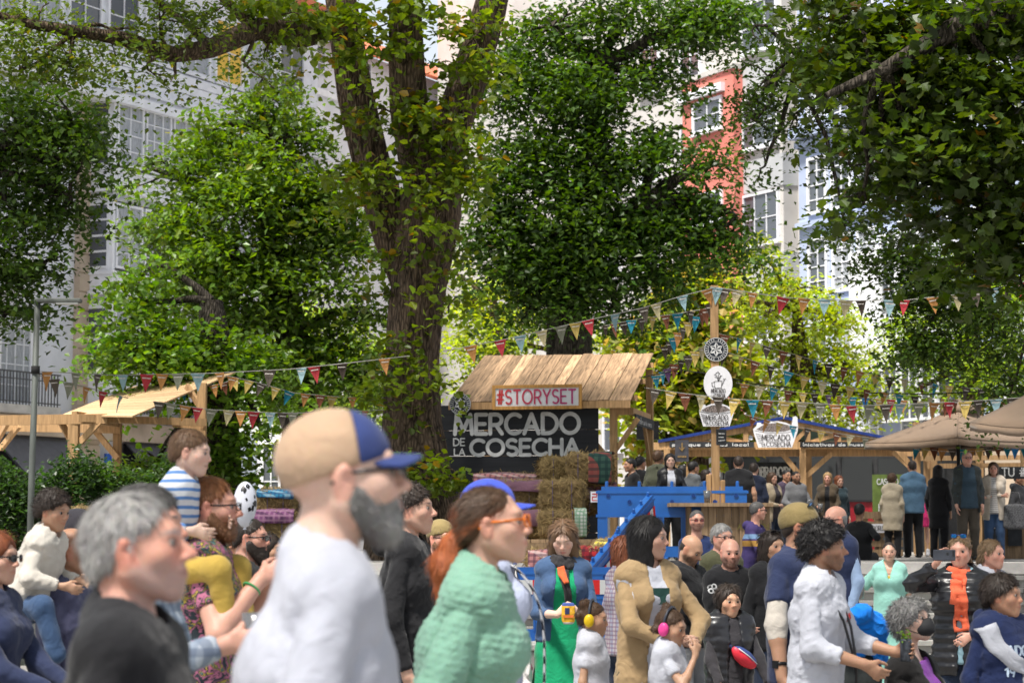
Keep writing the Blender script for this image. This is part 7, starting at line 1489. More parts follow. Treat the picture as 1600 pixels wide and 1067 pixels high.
def band(ctx, h, m, name='wristband', rr=.034, th=.005, up=.0):
    S_, E, Wp = ctx['arms'][h]; ax = nrm(Wp-E); s2 = nrm(np.cross(ax, A3(.3, .9, .1))); u2 = np.cross(ax, s2); c = Wp-ax*(.02+up)*ctx['H']; MB().tube([tuple(c+(s2*math.cos(a)+u2*math.sin(a))*rr*ctx['scl']) for a in np.linspace(0, 2*math.pi, 17)], th, 6, False).build(name, m, ctx['root'], True)
band(f8, 'R', mat('green_band', (.05, .35, .12))); band(f9, 'R', mat('red_band', (.55, .02, .06)))
sitk = dict(z=.30, knee=(.18, .30, .285), ankle=(.15, .34, .06))
person('small child in a blue striped top riding on shoulders', 298, 668, 9.1, 84, H=1.08, child=True, tone='pale', head=(0, -6, 0), sit=sitk, lean=20, top=dict(m=STRIPE, t=.016, ts=.013, sleeve='long', name='jersey', add=collar, neck=.010), bottom=dict(m=MUST, t=.008), hair=dict(c='mid', t=.010, h=.010, fr=(.066, .07, .088), lift=.16), face=dict(brow=HC['brown']), R=(.14, .16, .40), L=(-.10, .2, .42), shoe=None)
person('curly haired child in a cream jumper sitting on shoulders', 84, 760, 10.4, 76, H=1.0, child=True, tone='olive', head=(12, -10, 0), sit=dict(z=.30, knee=(.16, .15, .29), ankle=(.15, .22, .08)), lean=18, top=dict(m=CREAM_, t=.020, ts=.018, sleeve='long', name='jumper', wr=.005), bottom=dict(m=DENIM, t=.010), hair=dict(c='dark', s='curly', t=.022, h=.026, n=1800, bl=.03), R=(.12, .22, .38), L=(-.10, .2, .40), shoe=None)
person('man in a slate purple hoodie carrying the curly child', 116, 824, 10.6, 84, tone='tan', top=HOOD(HOODP), bottom=DKB, build=1.1, hair=dict(c='dark', s='ring', t=.0015, n=300, bl=.006, h=.004))
person('figure with sunglasses in dark clothes cut by the left edge', -6, 828, 9.6, 75, sex='f', tone='fair', top=SHIRT(C('dark_floral_navy', (.03, .04, .09))), bottom=DKB, hair=dict(c='auburn', s='bob', L=.16), extra=[glasses(FRB, DLENS)], R=(.04, .2, .60), L=(-.04, .22, .60))
person('figure in a dark grey cap behind the hoodie', 124, 796, 12.6, 84, tone='fair', top=SWT(C('teal_fleece', (.03, .12, .16))), bottom=DKB, hair=dict(c='brown', h=.01), extra=[cap(C('dark_grey_cap', (.06, .055, .065)))])
person('dark bearded man in sunglasses beside the spotted balloon', 392, 808, 13.2, 78, tone='rosy', top=TEE(BLACK), bottom=BLKB, hair=dict(c='dark', t=.008, h=.008, line=.01), beard=dict(c='dark', t=.007, L=.016), extra=[glasses(FRB, DLENS)])
person('young man with dark hair glimpsed behind the red bearded man', 366, 826, 13.6, 84, tone='olive', top=TEE(BLACK), bottom=DKB, hair=dict(c='brown', t=.012))
person('woman in black behind the bearded man in sunglasses', 420, 832, 15.5, 70, sex='f', tone='olive', top=SWT(BLACK), bottom=DKB, hair=dict(c='dark', s='long', L=.25))
# spotted balloon
bp = at(383, 788, 12.4); bal = empty('balloon', bp, 0, 'white balloon with black cow spots beside the red bearded man', 'balloon')
rb = np.random.default_rng(4); th_, ph_ = np.meshgrid(np.linspace(.02, math.pi-.02, 26), np.linspace(0, 2*math.pi, 37)); prof = [(.064*math.sin(t)*(1-.16*math.cos(t)*-1*0), .125*math.cos(t)*-1*-1) for t in np.linspace(.03, math.pi-.03, 22)]
MB().lathe([(r*(1-.10*(1 if z < 0 else 0)*abs(z)/.125), z) for r, z in prof][::-1], 28).build('skin', mat('white_latex', (.66, .67, .74), rough=.25, var=.03, spec=.5, bmp=0), bal, True)
for k in range(26):
    a, z = rb.uniform(0, 6.28), rb.uniform(-.095, .1); r0 = .0652*math.sqrt(max(.05, 1-(z/.125)**2))*(1-.10*(z < 0)*abs(z)/.125); n = 9; rr = rb.uniform(.006, .014); cen = A3(r0*math.cos(a), r0*math.sin(a), z); V = []
    for j in range(n):
        an = 2*math.pi*j/n; q = rr*rb.uniform(.6, 1.25); aa = a+q*math.cos(an)*1.1/max(r0, .02)*.9; z2 = z+q*1.3*math.sin(an); r2 = .0652*math.sqrt(max(.02, 1-(z2/.125)**2))*(1-.10*(z2 < 0)*abs(z2)/.125)+.0006; V.append((r2*math.cos(aa), r2*math.sin(aa), z2))
    MB().add(V, [tuple(range(n))]).build('spot', FRB, bal)
MB().tube([(0, 0, -.125), (.01, 0, -.25), (.0, .01, -.4)], .0012, 5).build('string', STRING, bal); MB().lathe([(.004, -.122), (.010, -.135)], 10).build('knot', MATS['white_latex'], bal)
# ---- middle
person('young man with dark curls in a black hoodie', 643, 752, 11.6, 82, tone='fair', head=(0, 3, 0), top=HOOD(BLACK), bottom=DKB, hair=dict(c='dark', s='curly', t=.014, h=.018, amp=.006, n=1560, bl=.022), face=dict(mouth=.8), extra=[lettering('M', WPRINT, .03, -.20, .075, .045, .016, 'hoodie')])
person('bearded man in a khaki cap and glasses', 690, 812, 15, 40, tone='rosy', top=SHIRT(CHAR), bottom=DKB, hair=dict(c='brown', h=.01), beard=dict(c='mid', t=.004, L=.012), extra=[cap(KHCAP), glasses(FRB, None)])
person('woman with brown hair behind the khaki cap', 716, 838, 16.5, 60, sex='f', tone='fair', top=SWT(NAVY), bottom=DKB, hair=dict(c='brown', s='long', L=.2))
m1 = person('woman in an emerald dress and denim jacket with a snack bag', 880, 814, 15.6, 4, sex='f', tone='pale', head=(8, -24, 0), top=dict(m=GREEN, t=.010, sleeve='none', name='dress_top', hem=.0), bottom=dict(m=GREEN, kind='skirt', len=.47, w=.17), over=JKT(DENIM, t=.016, ts=.011, hem=.0, open=(.030, .055), sleeve='34', name='denim_jacket'), hair=dict(c='mid', s='long', L=.27, fall=.045, w=.092, t=.007, line=.012, h=.010, n=2160, streak=(HC['dirty'], lambda v: np.clip((-v[:, 2]-.02)/.12, 0, 1)*.8)), face=dict(lipstick=1, shut=1), R=(.045, .175, .635), L=(-.045, .185, .64), hR=dict(curl=.9, dir=(-.55, .6, .45), palm=(-.8, -.3, 0), thumb=(0, .1, 1)), hL=dict(curl=.9, dir=(.55, .6, .45), palm=(.8, -.3, 0), thumb=(0, .1, 1)))
sp = (palm_at(m1, 'R')+palm_at(m1, 'L'))/2; bag = empty('snack_bag', sp+Vector((0, -.02, -.09)), .05, 'yellow and blue snack bag held by the woman in emerald', 'snack bag'); bag.scale = (.68,)*3
bl = ell((0, 0, .09), (.078, .026, .135), k=.01); v, q = surfnet(lambda p: smax(bl.fn(p)+.003*wob(p, 60), np.maximum(np.abs(p[:, 2]-.085)-.105, np.abs(p[:, 0])-.066), .006), A3(-.1, -.05, -.05), A3(.1, .05, .24), .006); YBAG = banded('snack_print', [(0, (.60, .33, .03)), (.66, (.06, .09, .28)), (.86, (.45, .42, .40))], .24, 2); link('pouch', mesh_np('pouch', v, q, True), bag, YBAG); MB().box(-.035, .01, -.030, -.027, .08, .14).build('print', mat('navy_print', (.02, .03, .10)), bag); MB().box(-.05, .05, -.029, -.0285, .045, .07).build('print', mat('red_orange_print', (.6, .15, .03)), bag)
tb = empty('tote_bag', W(m1, A3(.155, -.02, .42)*m1['H']), .2, 'white tote bag at the hip of the woman in emerald', 'tote bag'); TOTE = C('tote_canvas', (.55, .53, .52)); tb_ = econ((0, 0, -.12), (0, 0, .10), (0, 1, 0), (.15, .045), (.13, .03), .02); v, q = surfnet(lambda p: smax(tb_.fn(p)+.005*wob(p, 30), np.abs(p[:, 2])-.17, .01), A3(-.1, -.2, -.2), A3(.1, .2, .2), .009); link('pouch', mesh_np('pouch', v, q, True), tb, TOTE); MB().tube([(0, -.08, .16), (-.03, -.07, .35), (-.07, -.04, .62), (-.06, .02, .70), (-.02, .07, .4), (0, .08, .16)], .011, 6).build('strap', TOTE, tb, True); MB().prism([(.02, -.05), (.05, .0), (.03, .05), (-.02, .03)], -.052, -.050).build('pink_print', mat('pink_print', (.6, .2, .3)), tb)
m2 = person('woman with a black bob in a beige jacket', 1014, 805, 12.6, 26, sex='f', tone='fair', head=(-46, -2, 0), top=dict(m=WHT, t=.012, sleeve='none', name='t_shirt', neck=.02), over=JKT(BEIGE, t=.017, ts=.012, wr=.0035, hem=.13, open=(.022, .04)), bottom=dict(m=KHAKI, t=.014), hair=dict(c='black', s='bob', L=.175, w=.088, dp=.075, back=-.035, h=.012, n=2520, bw=.003), Rp=(.95, -.25, -.3), Lp=(-.95, -.25, -.3), R=(.0, .165, .60), L=(-.075, .165, .60), hR=dict(curl=.7, dir=(-.5, .8, .2), palm=(-.6, -.2, -.3), thumb=(0, .2, 1)), hL=dict(curl=.7, dir=(.5, .8, .2), palm=(.6, -.2, -.3), thumb=(0, .2, 1)))
MB().cbox((0, 0, 0), (.1, .006, .09)).build('print_panel', C('dark_green_print', (.03, .09, .075)), m2['root'], loc=Vector([float(x) for x in m2['che']+m2['fw']*.088*m2['H']+m2['u']*.02*m2['H']]), rot=(0, 0, 0))
def ear_defenders(m, accent):
    def go(ctx):
        _, toW = local_head(ctx); e = empty('ear_defenders', parent=ctx['root'])
        for s in (-1, 1):
            sdf_part(ctx, 'cup', [ell((s*.098, -.008, -.006), (.026, .036, .046), k=.01)], m, .005, None, e, True); sdf_part(ctx, 'cushion', [ell((s*.080, -.008, -.006), (.014, .034, .044), k=.01)], accent, .005, None, e, True)
        MB().tube([tuple(toW(A3(.098*math.cos(a), -.012, .02+.118*math.sin(a)))) for a in np.linspace(-.05, math.pi+.05, 15)], .009*ctx['hs'], 8).build('headband', accent, e, True)
    return go
NAVB = mat('dark_plastic', (.03, .035, .05), rough=.4)
person('small child with yellow ear defenders and white t-shirt', 926, 938, 13.0, 78, child=True, sex='f', tone='olive', head=(0, -4, 0), top=TEE(WHT, ts=.014), bottom=DEN, hair=dict(c='brown', t=.010, h=.010, buns=[(.05, -.06, .10, .038), (-.05, -.06, .10, .038), (.07, -.09, .02, .03)], mess=.5), extra=[ear_defenders(mat('yellow_plastic', (.72, .48, .01), rough=.35, bmp=0), NAVB)])
person('small child with pink ear defenders biting a finger', 1048, 950, 12.2, 70, child=True, sex='f', tone='olive', head=(8, -10, 0), top=TEE(WHT, ts=.014), bottom=DEN, hair=dict(c='brown', t=.010, h=.010, buns=[(.0, -.05, .125, .036), (.07, -.08, -.02, .03)], mess=.5), R=(.055, .135, .80), Rp=(.6, -.2, -1), hR=dict(curl=.9, dir=(-.3, .1, .9), palm=(-.6, -.6, 0), thumb=(0, -.4, .3)), extra=[ear_defenders(mat('pink_plastic', (.75, .06, .28), rough=.35, bmp=0), NAVB)])
person('woman with auburn hair behind the beige jacket', 978, 836, 16.5, 120, sex='f', tone='fair', top=SWT(BLUEP), bottom=DKB, hair=dict(c='auburn', s='bob', L=.14))
person('bald bearded man in a black hoodie facing the camera', 1141, 841, 17.0, 8, tone='rosy', head=(0, -3, 0), top=HOOD(BLACK, name='hoodie'), bottom=dict(m=LDENIM), face=dict(stubble=.85, beard_c=HC['dark'], scalp=None, brow=HC['dark']), hair=dict(c='dark', s='ring', t=.0012, n=180, bl=.006, h=.003), build=1.05, R=(-.02, .15, .60), L=(-.10, .16, .63), hL=dict(curl=.9, dir=(.7, .3, .2), palm=(0, -1, 0), thumb=(0, 0, 1)), extra=[lettering('~', WPRINT, -.150, -.15, .06, .07, .010, 'hoodie')])
person('balding man in a black hoodie looking down', 1080, 836, 17.6, 52, tone='olive', head=(0, -30, 0), top=HOOD(BLACK), bottom=dict(m=C('grey_joggers', (.26, .26, .27))), face=dict(stubble=.9, beard_c=HC['dark']), hair=dict(c='dark', s='ring', t=.002, n=240, bl=.007, h=.003, ringz=.05), R=(.02, .14, .56), L=(-.05, .15, .60), extra=[lettering('UH-C', WPRINT, .06, -.19, .08, .03, .006, 'hoodie')])
person('grey haired man with glasses in an olive jumper', 1128, 816, 19.4, 30, tone='rosy', top=SWT(OLIVE), bottom=DKB, hair=dict(c='grey', t=.016, h=.016, lift=.2), extra=[glasses(FRB, None)])
person('boy with long dark hair and a red bum bag', 1139, 912, 14.6, 18, child=True, tone='olive', head=(0, -2, 0), top=SWT(C('dark_long_sleeve', (.03, .028, .032)), t=.014), over=dict(m=PUFF, t=.030, sleeve='none', name='padded_waistcoat', hem=.06, open=(.02, .04), neck=.02, ribs=(.05, .006)), bottom=BLKB, hair=dict(c='dark', s='bob', L=.12, w=.085, h=.012, n=1320), R=(.10, .12, .52), L=(-.17, .12, .50))
k5 = FIG['boy with long dark hair and a red bum bag']
def bumbag(ctx):
    H = ctx['H']; c = A3(-.03, .115, .655)*H; o = empty('bum_bag', parent=ctx['root']); R_ = rotm(0, 0, -38)
    e1 = ell(c, (.10, .045, .05), R_, .01); v, q = surfnet(lambda p: e1.fn(p)+.002*wob(p, 50), c-.14, c+.14, .008); zz = ((v-c)@R_)[:, 2]; col = np.where((zz > .012)[:, None], A3(.03, .05, .16), A3(.60, .025, .045)); link('pouch', mesh_np('pouch', v, q, True, col), o, vcol('printed_nylon', rough=.5))
    MB().tube([tuple(c+R_@A3(.09, -.02, 0)), tuple(A3(.07, -.02, .80)*H), tuple(A3(.03, -.08, .80)*H)], .012, 6).build('strap', NAVY, o, True)
    MB().tube([tuple(c+R_@A3(-.08, .04, .014)), tuple(c+R_@A3(0, .047, .016)), tuple(c+R_@A3(.08, .04, .014))], .003, 5).build('zip', WPRINT, o, True)
bumbag(k5)
lead = MB(); hp = palm_at(k5, 'R'); hp2 = palm_at(k5, 'L'); lp = empty('dog_lead', hp, 0, 'yellow handled black lead between the boy\'s hands', 'lead'); MB().tube([(-.05, 0, .02), (0, -.02, .03), (.06, -.02, -.01), (.07, 0, -.05)], .013, 8).build('handle', mat('yellow_grip', (.55, .38, .04)), lp, True); dq = hp2-hp; MB().tube([(.07, 0, -.05), tuple(dq*.3+Vector((0, -.02, -.08))), tuple(dq*.7+Vector((0, -.03, -.10))), tuple(dq)], .006, 6).build('cord', FRB, lp, True)
person('man in sunglasses and navy jumper sitting on the steps', 1089, 796, 26.0, 8, tone='rosy', H=1.76, sit=dict(z=.50, knee=(.16, .42, .56), ankle=(.14, .40, .08)), top=SWT(C('navy_jumper', (.02, .035, .11))), bottom=dict(m=DENIM), hair=dict(c='dgrey', t=.006, h=.006), face=dict(stubble=.8, beard_c=HC['dark']), extra=[glasses(FRB, glass('red_lens', (.12, .01, .01), .08))], R=(.10, .26, .36), L=(-.10, .26, .36))
HB = banded('banded_hoodie', [(0, (.055, .04, .13)), (.395, (.36, .20, .05)), (.435, (.055, .04, .13)), (.447, (.16, .26, .42)), (.48, (.055, .04, .13))], 2.0, 2)
person('man in a purple hoodie with coloured chest bands sitting on the terrace edge', 1184, 783, 30.9, 62, tone='rosy', H=1.78, head=(-40, 0, 0), sit=dict(z=.50, knee=(.15, .40, .52), ankle=(.13, .38, .08)), lean=8, top=HOOD(HB), bottom=BLKB, hair=dict(c='dgrey', t=.008, h=.008), extra=[glasses(FRB, None)], R=(.13, .26, .36), L=(-.06, .26, .38))
person('woman with dark curls and sunglasses pushed up', 1207, 828, 16.8, 30, sex='f', tone='olive', top=SWT(BLACK), bottom=DKB, hair=dict(c='dark', s='long', L=.16, w=.11, amp=.010, f=90, h=.014, mess=.6), extra=[glasses(FRB, DLENS, up=True)])
# ---- right group
m8 = person('man in a navy t-shirt and khaki cap with a bandaged elbow', 1252, 788, 12.2, 48, tone='tan', head=(-25, 2, 0), build=1.18, top=TEE(NAVY, t=.018), bottom=dict(m=LDENIM), hair=dict(c='dark', s='ring', t=.001, n=150, bl=.006, h=.004), face=dict(stubble=.4), extra=[cap(KHCAP), glasses(FRB, BLENS, up=True)], R=(.185, .06, .49), Rp=(.9, -.5, 0), L=(-.12, .12, .52))
S_, E_, W_h = m8['arms']['R']; ea = [cone(S_+(E_-S_)*.55, E_, .054, .058, .02), cone(E_, E_+(W_h-E_)*.35, .058, .05, .02)]; fu = union(ea); lo_, hi_ = bounds(ea); ax1 = nrm(E_-S_); ax2 = nrm(W_h-E_); v, q = surfnet(lambda p: smax(smax(fu(p)+.002*wob(p, 60), -((p-(S_+(E_-S_)*.55))@ax1), .004), (p-(E_+(W_h-E_)*.33))@ax2, .004), lo_, hi_, .006); link('bandage', mesh_np('bandage', v, q, True), m8['root'], SKINB)
band(m8, 'R', FRB, 'watch_strap', .033, .010, .008); Wd = m8['hands']['R'][0]; MB().cbox((0, 0, 0), (.012, .036, .040)).build('watch', FRB, m8['root'], loc=Vector([float(x) for x in Wd-nrm(W_h-E_)*.03*m8['H']+A3(.036, -.005, 0)]))
m9 = person('man with black curly hair in a white sweatshirt', 1288, 810, 11.4, 64, tone='tan', head=(-20, 0, 0), lean=4, top=dict(m=WHT, t=.020, ts=.018, sleeve='34', name='sweatshirt', wr=.004, neck=.014), bottom=BLKB, hair=dict(c='black', s='curly', t=.030, h=.034, n=2520, bl=.034, amp=.013), face=dict(stubble=.7, beard_c=HC['dark'], mouth=.7), R=(.085, .17, .60), Rp=(.35, -1, -.25), hR=dict(curl=.6, dir=(-.3, .7, -.5)), L=(-.13, .20, .62), hL=dict(curl=.85, dir=(.1, .9, .1), palm=(.9, .2, 0), thumb=(0, 0, 1)), extra=[lettering('NAPA', RPRINT, .045, -.20, .09, .035, .008, 'sweatshirt')])
H9 = m9['H']; MB().tube([tuple(A3(x, y, z)*H9) for x, y, z in ((.05, .0, .855), (.06, .06, .80), (.045, .105, .72), (.02, .125, .62), (.01, .13, .56))], .007, 6).build('camera_strap', FRB, m9['root'], True); MB().tube([tuple(A3(x, y, z)*H9) for x, y, z in ((-.04, .0, .855), (-.02, .07, .80), (.005, .115, .70), (.01, .132, .60), (.012, .13, .50))], .007, 6).build('camera_strap', FRB, m9['root'], True)
cn = palm_at(m9, 'L', .06, .03); can = empty('small_bottle', cn-Vector((0, 0, .05)), 0, 'dark can topped with green held by the curly haired man', 'can'); MB().lathe([(.026, 0), (.030, .008), (.030, .10), (.024, .112)], 18).build('body', mat('dark_can', (.04, .045, .055), rough=.3, var=.6, scale=50), can, True); link('green_top', leaf_mesh('green_top', (np.random.default_rng(2).normal(0, .014, (40, 3))+A3(0, 0, .125)).astype(np.float32), .022, np.tile(A3(.12, .22, .03), (40, 1)), 'elm'), can, LEAF)
jk = empty('folded_jacket', at(1350, 985, 12), .3, 'bright blue jacket bundled over a dark bag', 'jacket'); prj = [cone((-.13, 0, .06), (-.02, -.02, .085), .045, .05, .03), cone((-.02, -.02, .085), (.07, 0, .01), .05, .055, .03), cone((.07, 0, .01), (.10, .02, -.14), .055, .04, .03), econ((0, .02, .04), (.05, .03, -.10), (1, 0, 0), (.10, .04), (.075, .03), .03), cone((-.12, .0, .05), (-.10, .02, -.05), .04, .03, .03)]; lo_, hi_ = bounds(prj); fu2 = union(prj); v, q = surfnet(lambda p: fu2(p)+.007*wob(p, 26)-.012*(1-np.abs(wob(p, 42, 2)))**4+.004, lo_, hi_, .008); link('cloth', mesh_np('cloth', v, q, True), jk, BRIGHTB)
bgp = empty('shoulder_bag', at(1338, 1050, 12.1), .2, 'charcoal bag hanging under the bright blue jacket', 'bag'); prb = [econ((0, 0, -.2), (0, 0, .10), (1, 0, 0), (.15, .09), (.13, .07), .03)]; lo_, hi_ = bounds(prb); fu3 = union(prb); v, q = surfnet(lambda p: fu3(p)+.006*wob(p, 25), lo_, hi_, .010); link('pouch', mesh_np('pouch', v, q, True), bgp, CHAR); MB().tube([(-.1, 0, .14), (-.08, 0, .3), (.08, 0, .3), (.1, 0, .14)], .012, 6).build('strap', CHAR, bgp, True)
person('balding man with glasses in a pale blue shirt and navy gilet', 1304, 790, 20.5, -62, tone='rosy', head=(0, -4, 0), top=SHIRT(PALEB, t=.022), over=dict(m=NAVY, t=.034, sleeve='none', name='gilet', hem=.03, open=(.015, .02), neck=.02), bottom=dict(m=C('grey_trousers', (.12, .12, .125))), hair=dict(c='salt', s='ring', t=.004, h=.004), extra=[glasses(FRB, None)])
m13 = person('young woman in a mint jumpsuit holding a beer', 1389, 846, 24.2, -12, sex='f', tone='fair', head=(-4, -2, 0), top=dict(m=MINT, t=.020, ts=.026, sleeve='half', name='jumpsuit_top', add=collar, neck=.010, v=.3), bottom=dict(m=MINT, t=.030, flare=1.6), hair=dict(c='dark', t=.005, h=.005, line=.01), R=(.185, .13, .655), Rp=(.6, -.5, -.6), hR=dict(curl=.8, dir=(.4, .9, .1), palm=(-.9, .3, 0), thumb=(0, 0, 1)), shoe=(.5, .5, .5))
cup('plastic cup of beer held by the woman in mint', palm_at(m13, 'R', .07, .03)-Vector((0, 0, .06)), .15, .75); H3 = m13['H']
MB().tube([tuple(A3(.088*math.cos(a), .062*math.sin(a), .0)*H3+A3(0, 0, .60*H3)) for a in np.linspace(0, 2*math.pi, 21)], .014, 6, False).build('belt', MINT, m13['root'], True); MB().prism([(.022*math.cos(a)*(1 if k % 2 else .45), .022*math.sin(a)*(1 if k % 2 else .45)) for k, a in enumerate(np.linspace(0, 2*math.pi, 10, endpoint=False))], 0, .006).build('star_pendant', mat('gold', (.7, .5, .05), rough=.3), m13['root'], loc=(0, .085*H3, .765*H3))
m14 = person('woman in a black puffer jacket and coral scarf filming with a phone', 1499, 835, 15.4, -14, sex='f', tone='rosy', head=(4, 2, 0), top=TEE(C('pale_aqua_tee', (.30, .48, .56)), sleeve='none'), over=dict(m=PUFF, t=.040, ts=.030, sleeve='long', name='puffer_jacket', hem=.10, open=(.004, .004), add=collar, neck=.024, ribs=(.062, .016), wr=.003), bottom=DKB, hair=dict(c='dirty', s='pony', t=.012, h=.012, line=.008, path=[(0, -.09, -.02), (-.02, -.11, -.08), (-.03, -.10, -.16)], pr=(.05, .06, .03), mess=.6), extra=[glasses(mat('blue_acetate', (.02, .08, .35), rough=.3), BLENS, up=True)], R=(.085, .20, .885), Rp=(.9, -.1, -.5), hR=dict(curl=.45, dir=(-.35, .25, .9), palm=(-.6, .7, 0), thumb=(-.6, 0, .3)), L=(-.06, .15, .60), hL=dict(curl=.4, dir=(.6, .2, -.35), palm=(0, -1, 0)))
ph = at(1475.5, 867, 15.0); phone = empty('smartphone', ph, -.1, 'dark smartphone held sideways by the filming woman', 'phone'); MB().cbox((0, 0, 0), (.145, .010, .072)).build('case', mat('phone_glass', (.045, .05, .065), rough=.2), phone, bevel=.006); MB().prism([(.008*math.cos(a), .008*math.sin(a)) for a in np.linspace(0, 6.28, 14, endpoint=False)], -.0075, -.0055).build('sensor', FRB, phone, loc=(.02, 0, .01)); MB().cbox((.058, -.0055, .012), (.012, .003, .036)).build('camera_lens', FRB, phone)
def loop_scarf(ctx, m, tails=True):
    H, nb, u, r, fw, n = ctx['H'], ctx['nb'], ctx['u'], ctx['r'], ctx['fw'], ctx['neckR']; P = []
    for j, (rr, dz, th) in enumerate(((n+.030, .010, .030), (n+.042, -.018, .028))):
        pp = [nb+u*(dz+.012*math.sin(2*a+j))+(r*math.cos(a)+fw*math.sin(a)*1.05)*rr+fw*.012 for a in np.linspace(0, 2*math.pi, 11)]; P += [cone(a, b, th, th, .012) for a, b in zip(pp, pp[1:])]
    if tails:
        k = nb+fw*(n+.095)-u*.06; P += [ell(k, (.035, .03, .035), None, .02), econ(k, k-u*.15+fw*.035+r*.02, r, (.035, .018), (.04, .016), .02), econ(k-u*.15+fw*.035+r*.02, k-u*.33+fw*.02+r*.03, r, (.04, .016), (.05, .012), .02), econ(k, k-u*.2+fw*.03-r*.03, r, (.03, .016), (.035, .012), .02)]
    lo, hi = bounds(P); f = union(P); v, q = surfnet(lambda p: f(p)+.0045*wob(p*A3(1.6, 1.6, .7), 70), lo, hi, .0065); link('scarf', mesh_np('scarf', v, q, True), ctx['root'], m)
loop_scarf(m14, CORAL, False); strip_on(m14, 'puffer_jacket', [(0, -.03, .10), (.005, -.10, .075), (.012, -.17, .085), (.01, -.26, .085), (.02, -.36, .09)], CORAL, 'scarf', .012, .02); strip_on(m14, 'puffer_jacket', [(-.02, -.03, .08), (-.015, -.10, .07), (-.035, -.20, .06)], CORAL, 'scarf', .016, .018)
loop_scarf(m1, C('black_print_scarf', (.03, .028, .03)), False); strip_on(m1, 'dress_top', [(.0, -.05, .05), (.0, -.12, .05), (.012, -.22, .04), (.03, -.32, .05)], MATS['black_print_scarf'], 'neck_scarf', .02); strip_on(m1, 'dress_top', [(-.03, -.03, .05), (-.015, -.08, .05), (.0, -.14, .03)], C('orange_scarf_fold', (.62, .12, .04)), 'neck_scarf', .036)
person('smiling woman with fair swept back hair behind the boy', 1549, 840, 16.4, 48, sex='f', tone='rosy', head=(0, 2, 0), top=TEE(WHT), over=JKT(C('white_jacket', (.5, .5, .55))), bottom=DKB, hair=dict(c='dirty', t=.012, h=.014, line=.008, nape=-.09, n=1080, lift=.3, buns=[(0, -.1, -.04, .04)]), face=dict(mouth=1))
m16 = person('grey haired woman in a black face mask and purple top', 1424, 932, 11.8, 52, sex='f', tone='pale', H=1.62, head=(0, 14, 0), sit=dict(z=.50, knee=(.12, .42, .50), ankle=(.11, .40, .07)), top=TEE(PURPLE, sleeve='none', neck=.02), over=JKT(C('black_wool', (.013, .012, .012)), open=(.035, .045), t=.022), bottom=DKB, hair=dict(c='salt', s='curly', t=.022, h=.022, nape=-.10, amp=.008, f=80, n=2280, bl=.036, fr=(.062, .062, .085)), R=(.08, .2, .40), L=(-.08, .2, .40))
def mask(ctx):
    o = empty('face_mask', parent=ctx['root']); P = [ell((0, .062, -.048), (.058, .066, .056), None, .01), cone((0, .11, -.012), (0, .118, -.075), .012, .008, .02)]
    sdf_part(ctx, 'shell', P, mat('black_mask_cloth', (.02, .02, .022), rough=.75), .0045, lambda p, u_: smax(smax(u_(p), .045-p[:, 1]-.0*p[:, 2], .004), p[:, 2]-.008+.0*p[:, 1], .006), o, True); _, toW = local_head(ctx)
    for s in (-1, 1):
        for z0_, z1_ in ((-.025, .012), (-.075, -.03)): MB().tube([tuple(toW(A3(s*.054, .055, z0_))), tuple(toW(A3(s*.073, .02, (z0_+z1_)/2))), tuple(toW(A3(s*.083, -.012, z1_)))], .002, 5).build('ear_loop', FRB, o)
mask(m16)
m17 = person('boy in a navy hoodie with lettering and a tied pale jumper', 1566, 890, 11.3, 26, child=True, tone='tan', head=(-34, 2, 0), top=HOOD(C('navy_fleece', (.012, .021, .07)), t=.020), bottom=DEN, hair=dict(c='dark', t=.026, h=.026, fr=(.066, .066, .082), lift=.25, n=2280, bl=.036, amp=.006), extra=[lettering('LONDON', NPRINT, -.015, -.165, .19, .045, .010, 'hoodie'), lettering('19', NPRINT, -.045, -.265, .05, .040, .009, 'hoodie')])
def tied(ctx):
    m = C('pale_grey_knit', (.42, .43, .48)); strip_on(ctx, 'hoodie', [(-.15, -.02, .09), (-.11, -.12, .085), (-.03, -.20, .075), (.06, -.235, .06)], m, 'tied_jumper', .008, .028); strip_on(ctx, 'hoodie', [(.15, -.02, .09), (.12, -.12, .08), (.075, -.23, .06)], m, 'tied_jumper', .012, .028); strip_on(ctx, 'hoodie', [(.065, -.22, .06), (.075, -.32, .075), (.08, -.42, .08)], m, 'tied_jumper', .022, .028)
tied(m17)
# ---- people on the terrace
def T(label, px, ptop, d, yaw, **k): return person(label, px, ptop, d, yaw, z0=TZ, **k)
t1 = T('woman with black fringe and leather jacket holding a camera', 1047, 708, 35.5, 5, sex='f', tone='pale', top=TEE(WHT, sleeve='none'), over=JKT(LEATHER, open=(.03, .05)), bottom=BLKB, hair=dict(c='black', s='long', L=.17, w=.09, h=.012, fr=(.06, .066, .08)), R=(.06, .14, .60), L=(-.13, .18, .58))
cp = palm_at(t1, 'L'); cmr = empty('camera', cp, 0, 'black camera in the hand of the leather jacketed woman', 'camera'); MB().cbox((0, 0, 0), (.14, .07, .10)).build('body', DKM, cmr, bevel=.012); MB().tube([(0, -.03, 0), (0, -.15, -.01)], [.038, .042], 16).build('lens', DKM, cmr, True); MB().cbox((0, 0, .06), (.05, .05, .03)).build('viewfinder', DKM, cmr, bevel=.008)
T('man in black leaning in at the bale stack', 984, 715, 36.5, -70, lean=10, tone='tan', top=TEE(BLACK), bottom=BLKB, hair=dict(c='black', t=.014), R=(.1, .18, .62))
T('dark haired man behind the man leaning in', 1001, 712, 38.5, 130, tone='tan', top=TEE(BLACK), bottom=BLKB, hair=dict(c='black', t=.014))
T('figure in drab clothes with a headband', 1029, 702, 37.6, 150, tone='brown', top=SWT(CAMO), bottom=BLKB, hair=dict(c='brown', t=.02, h=.02))
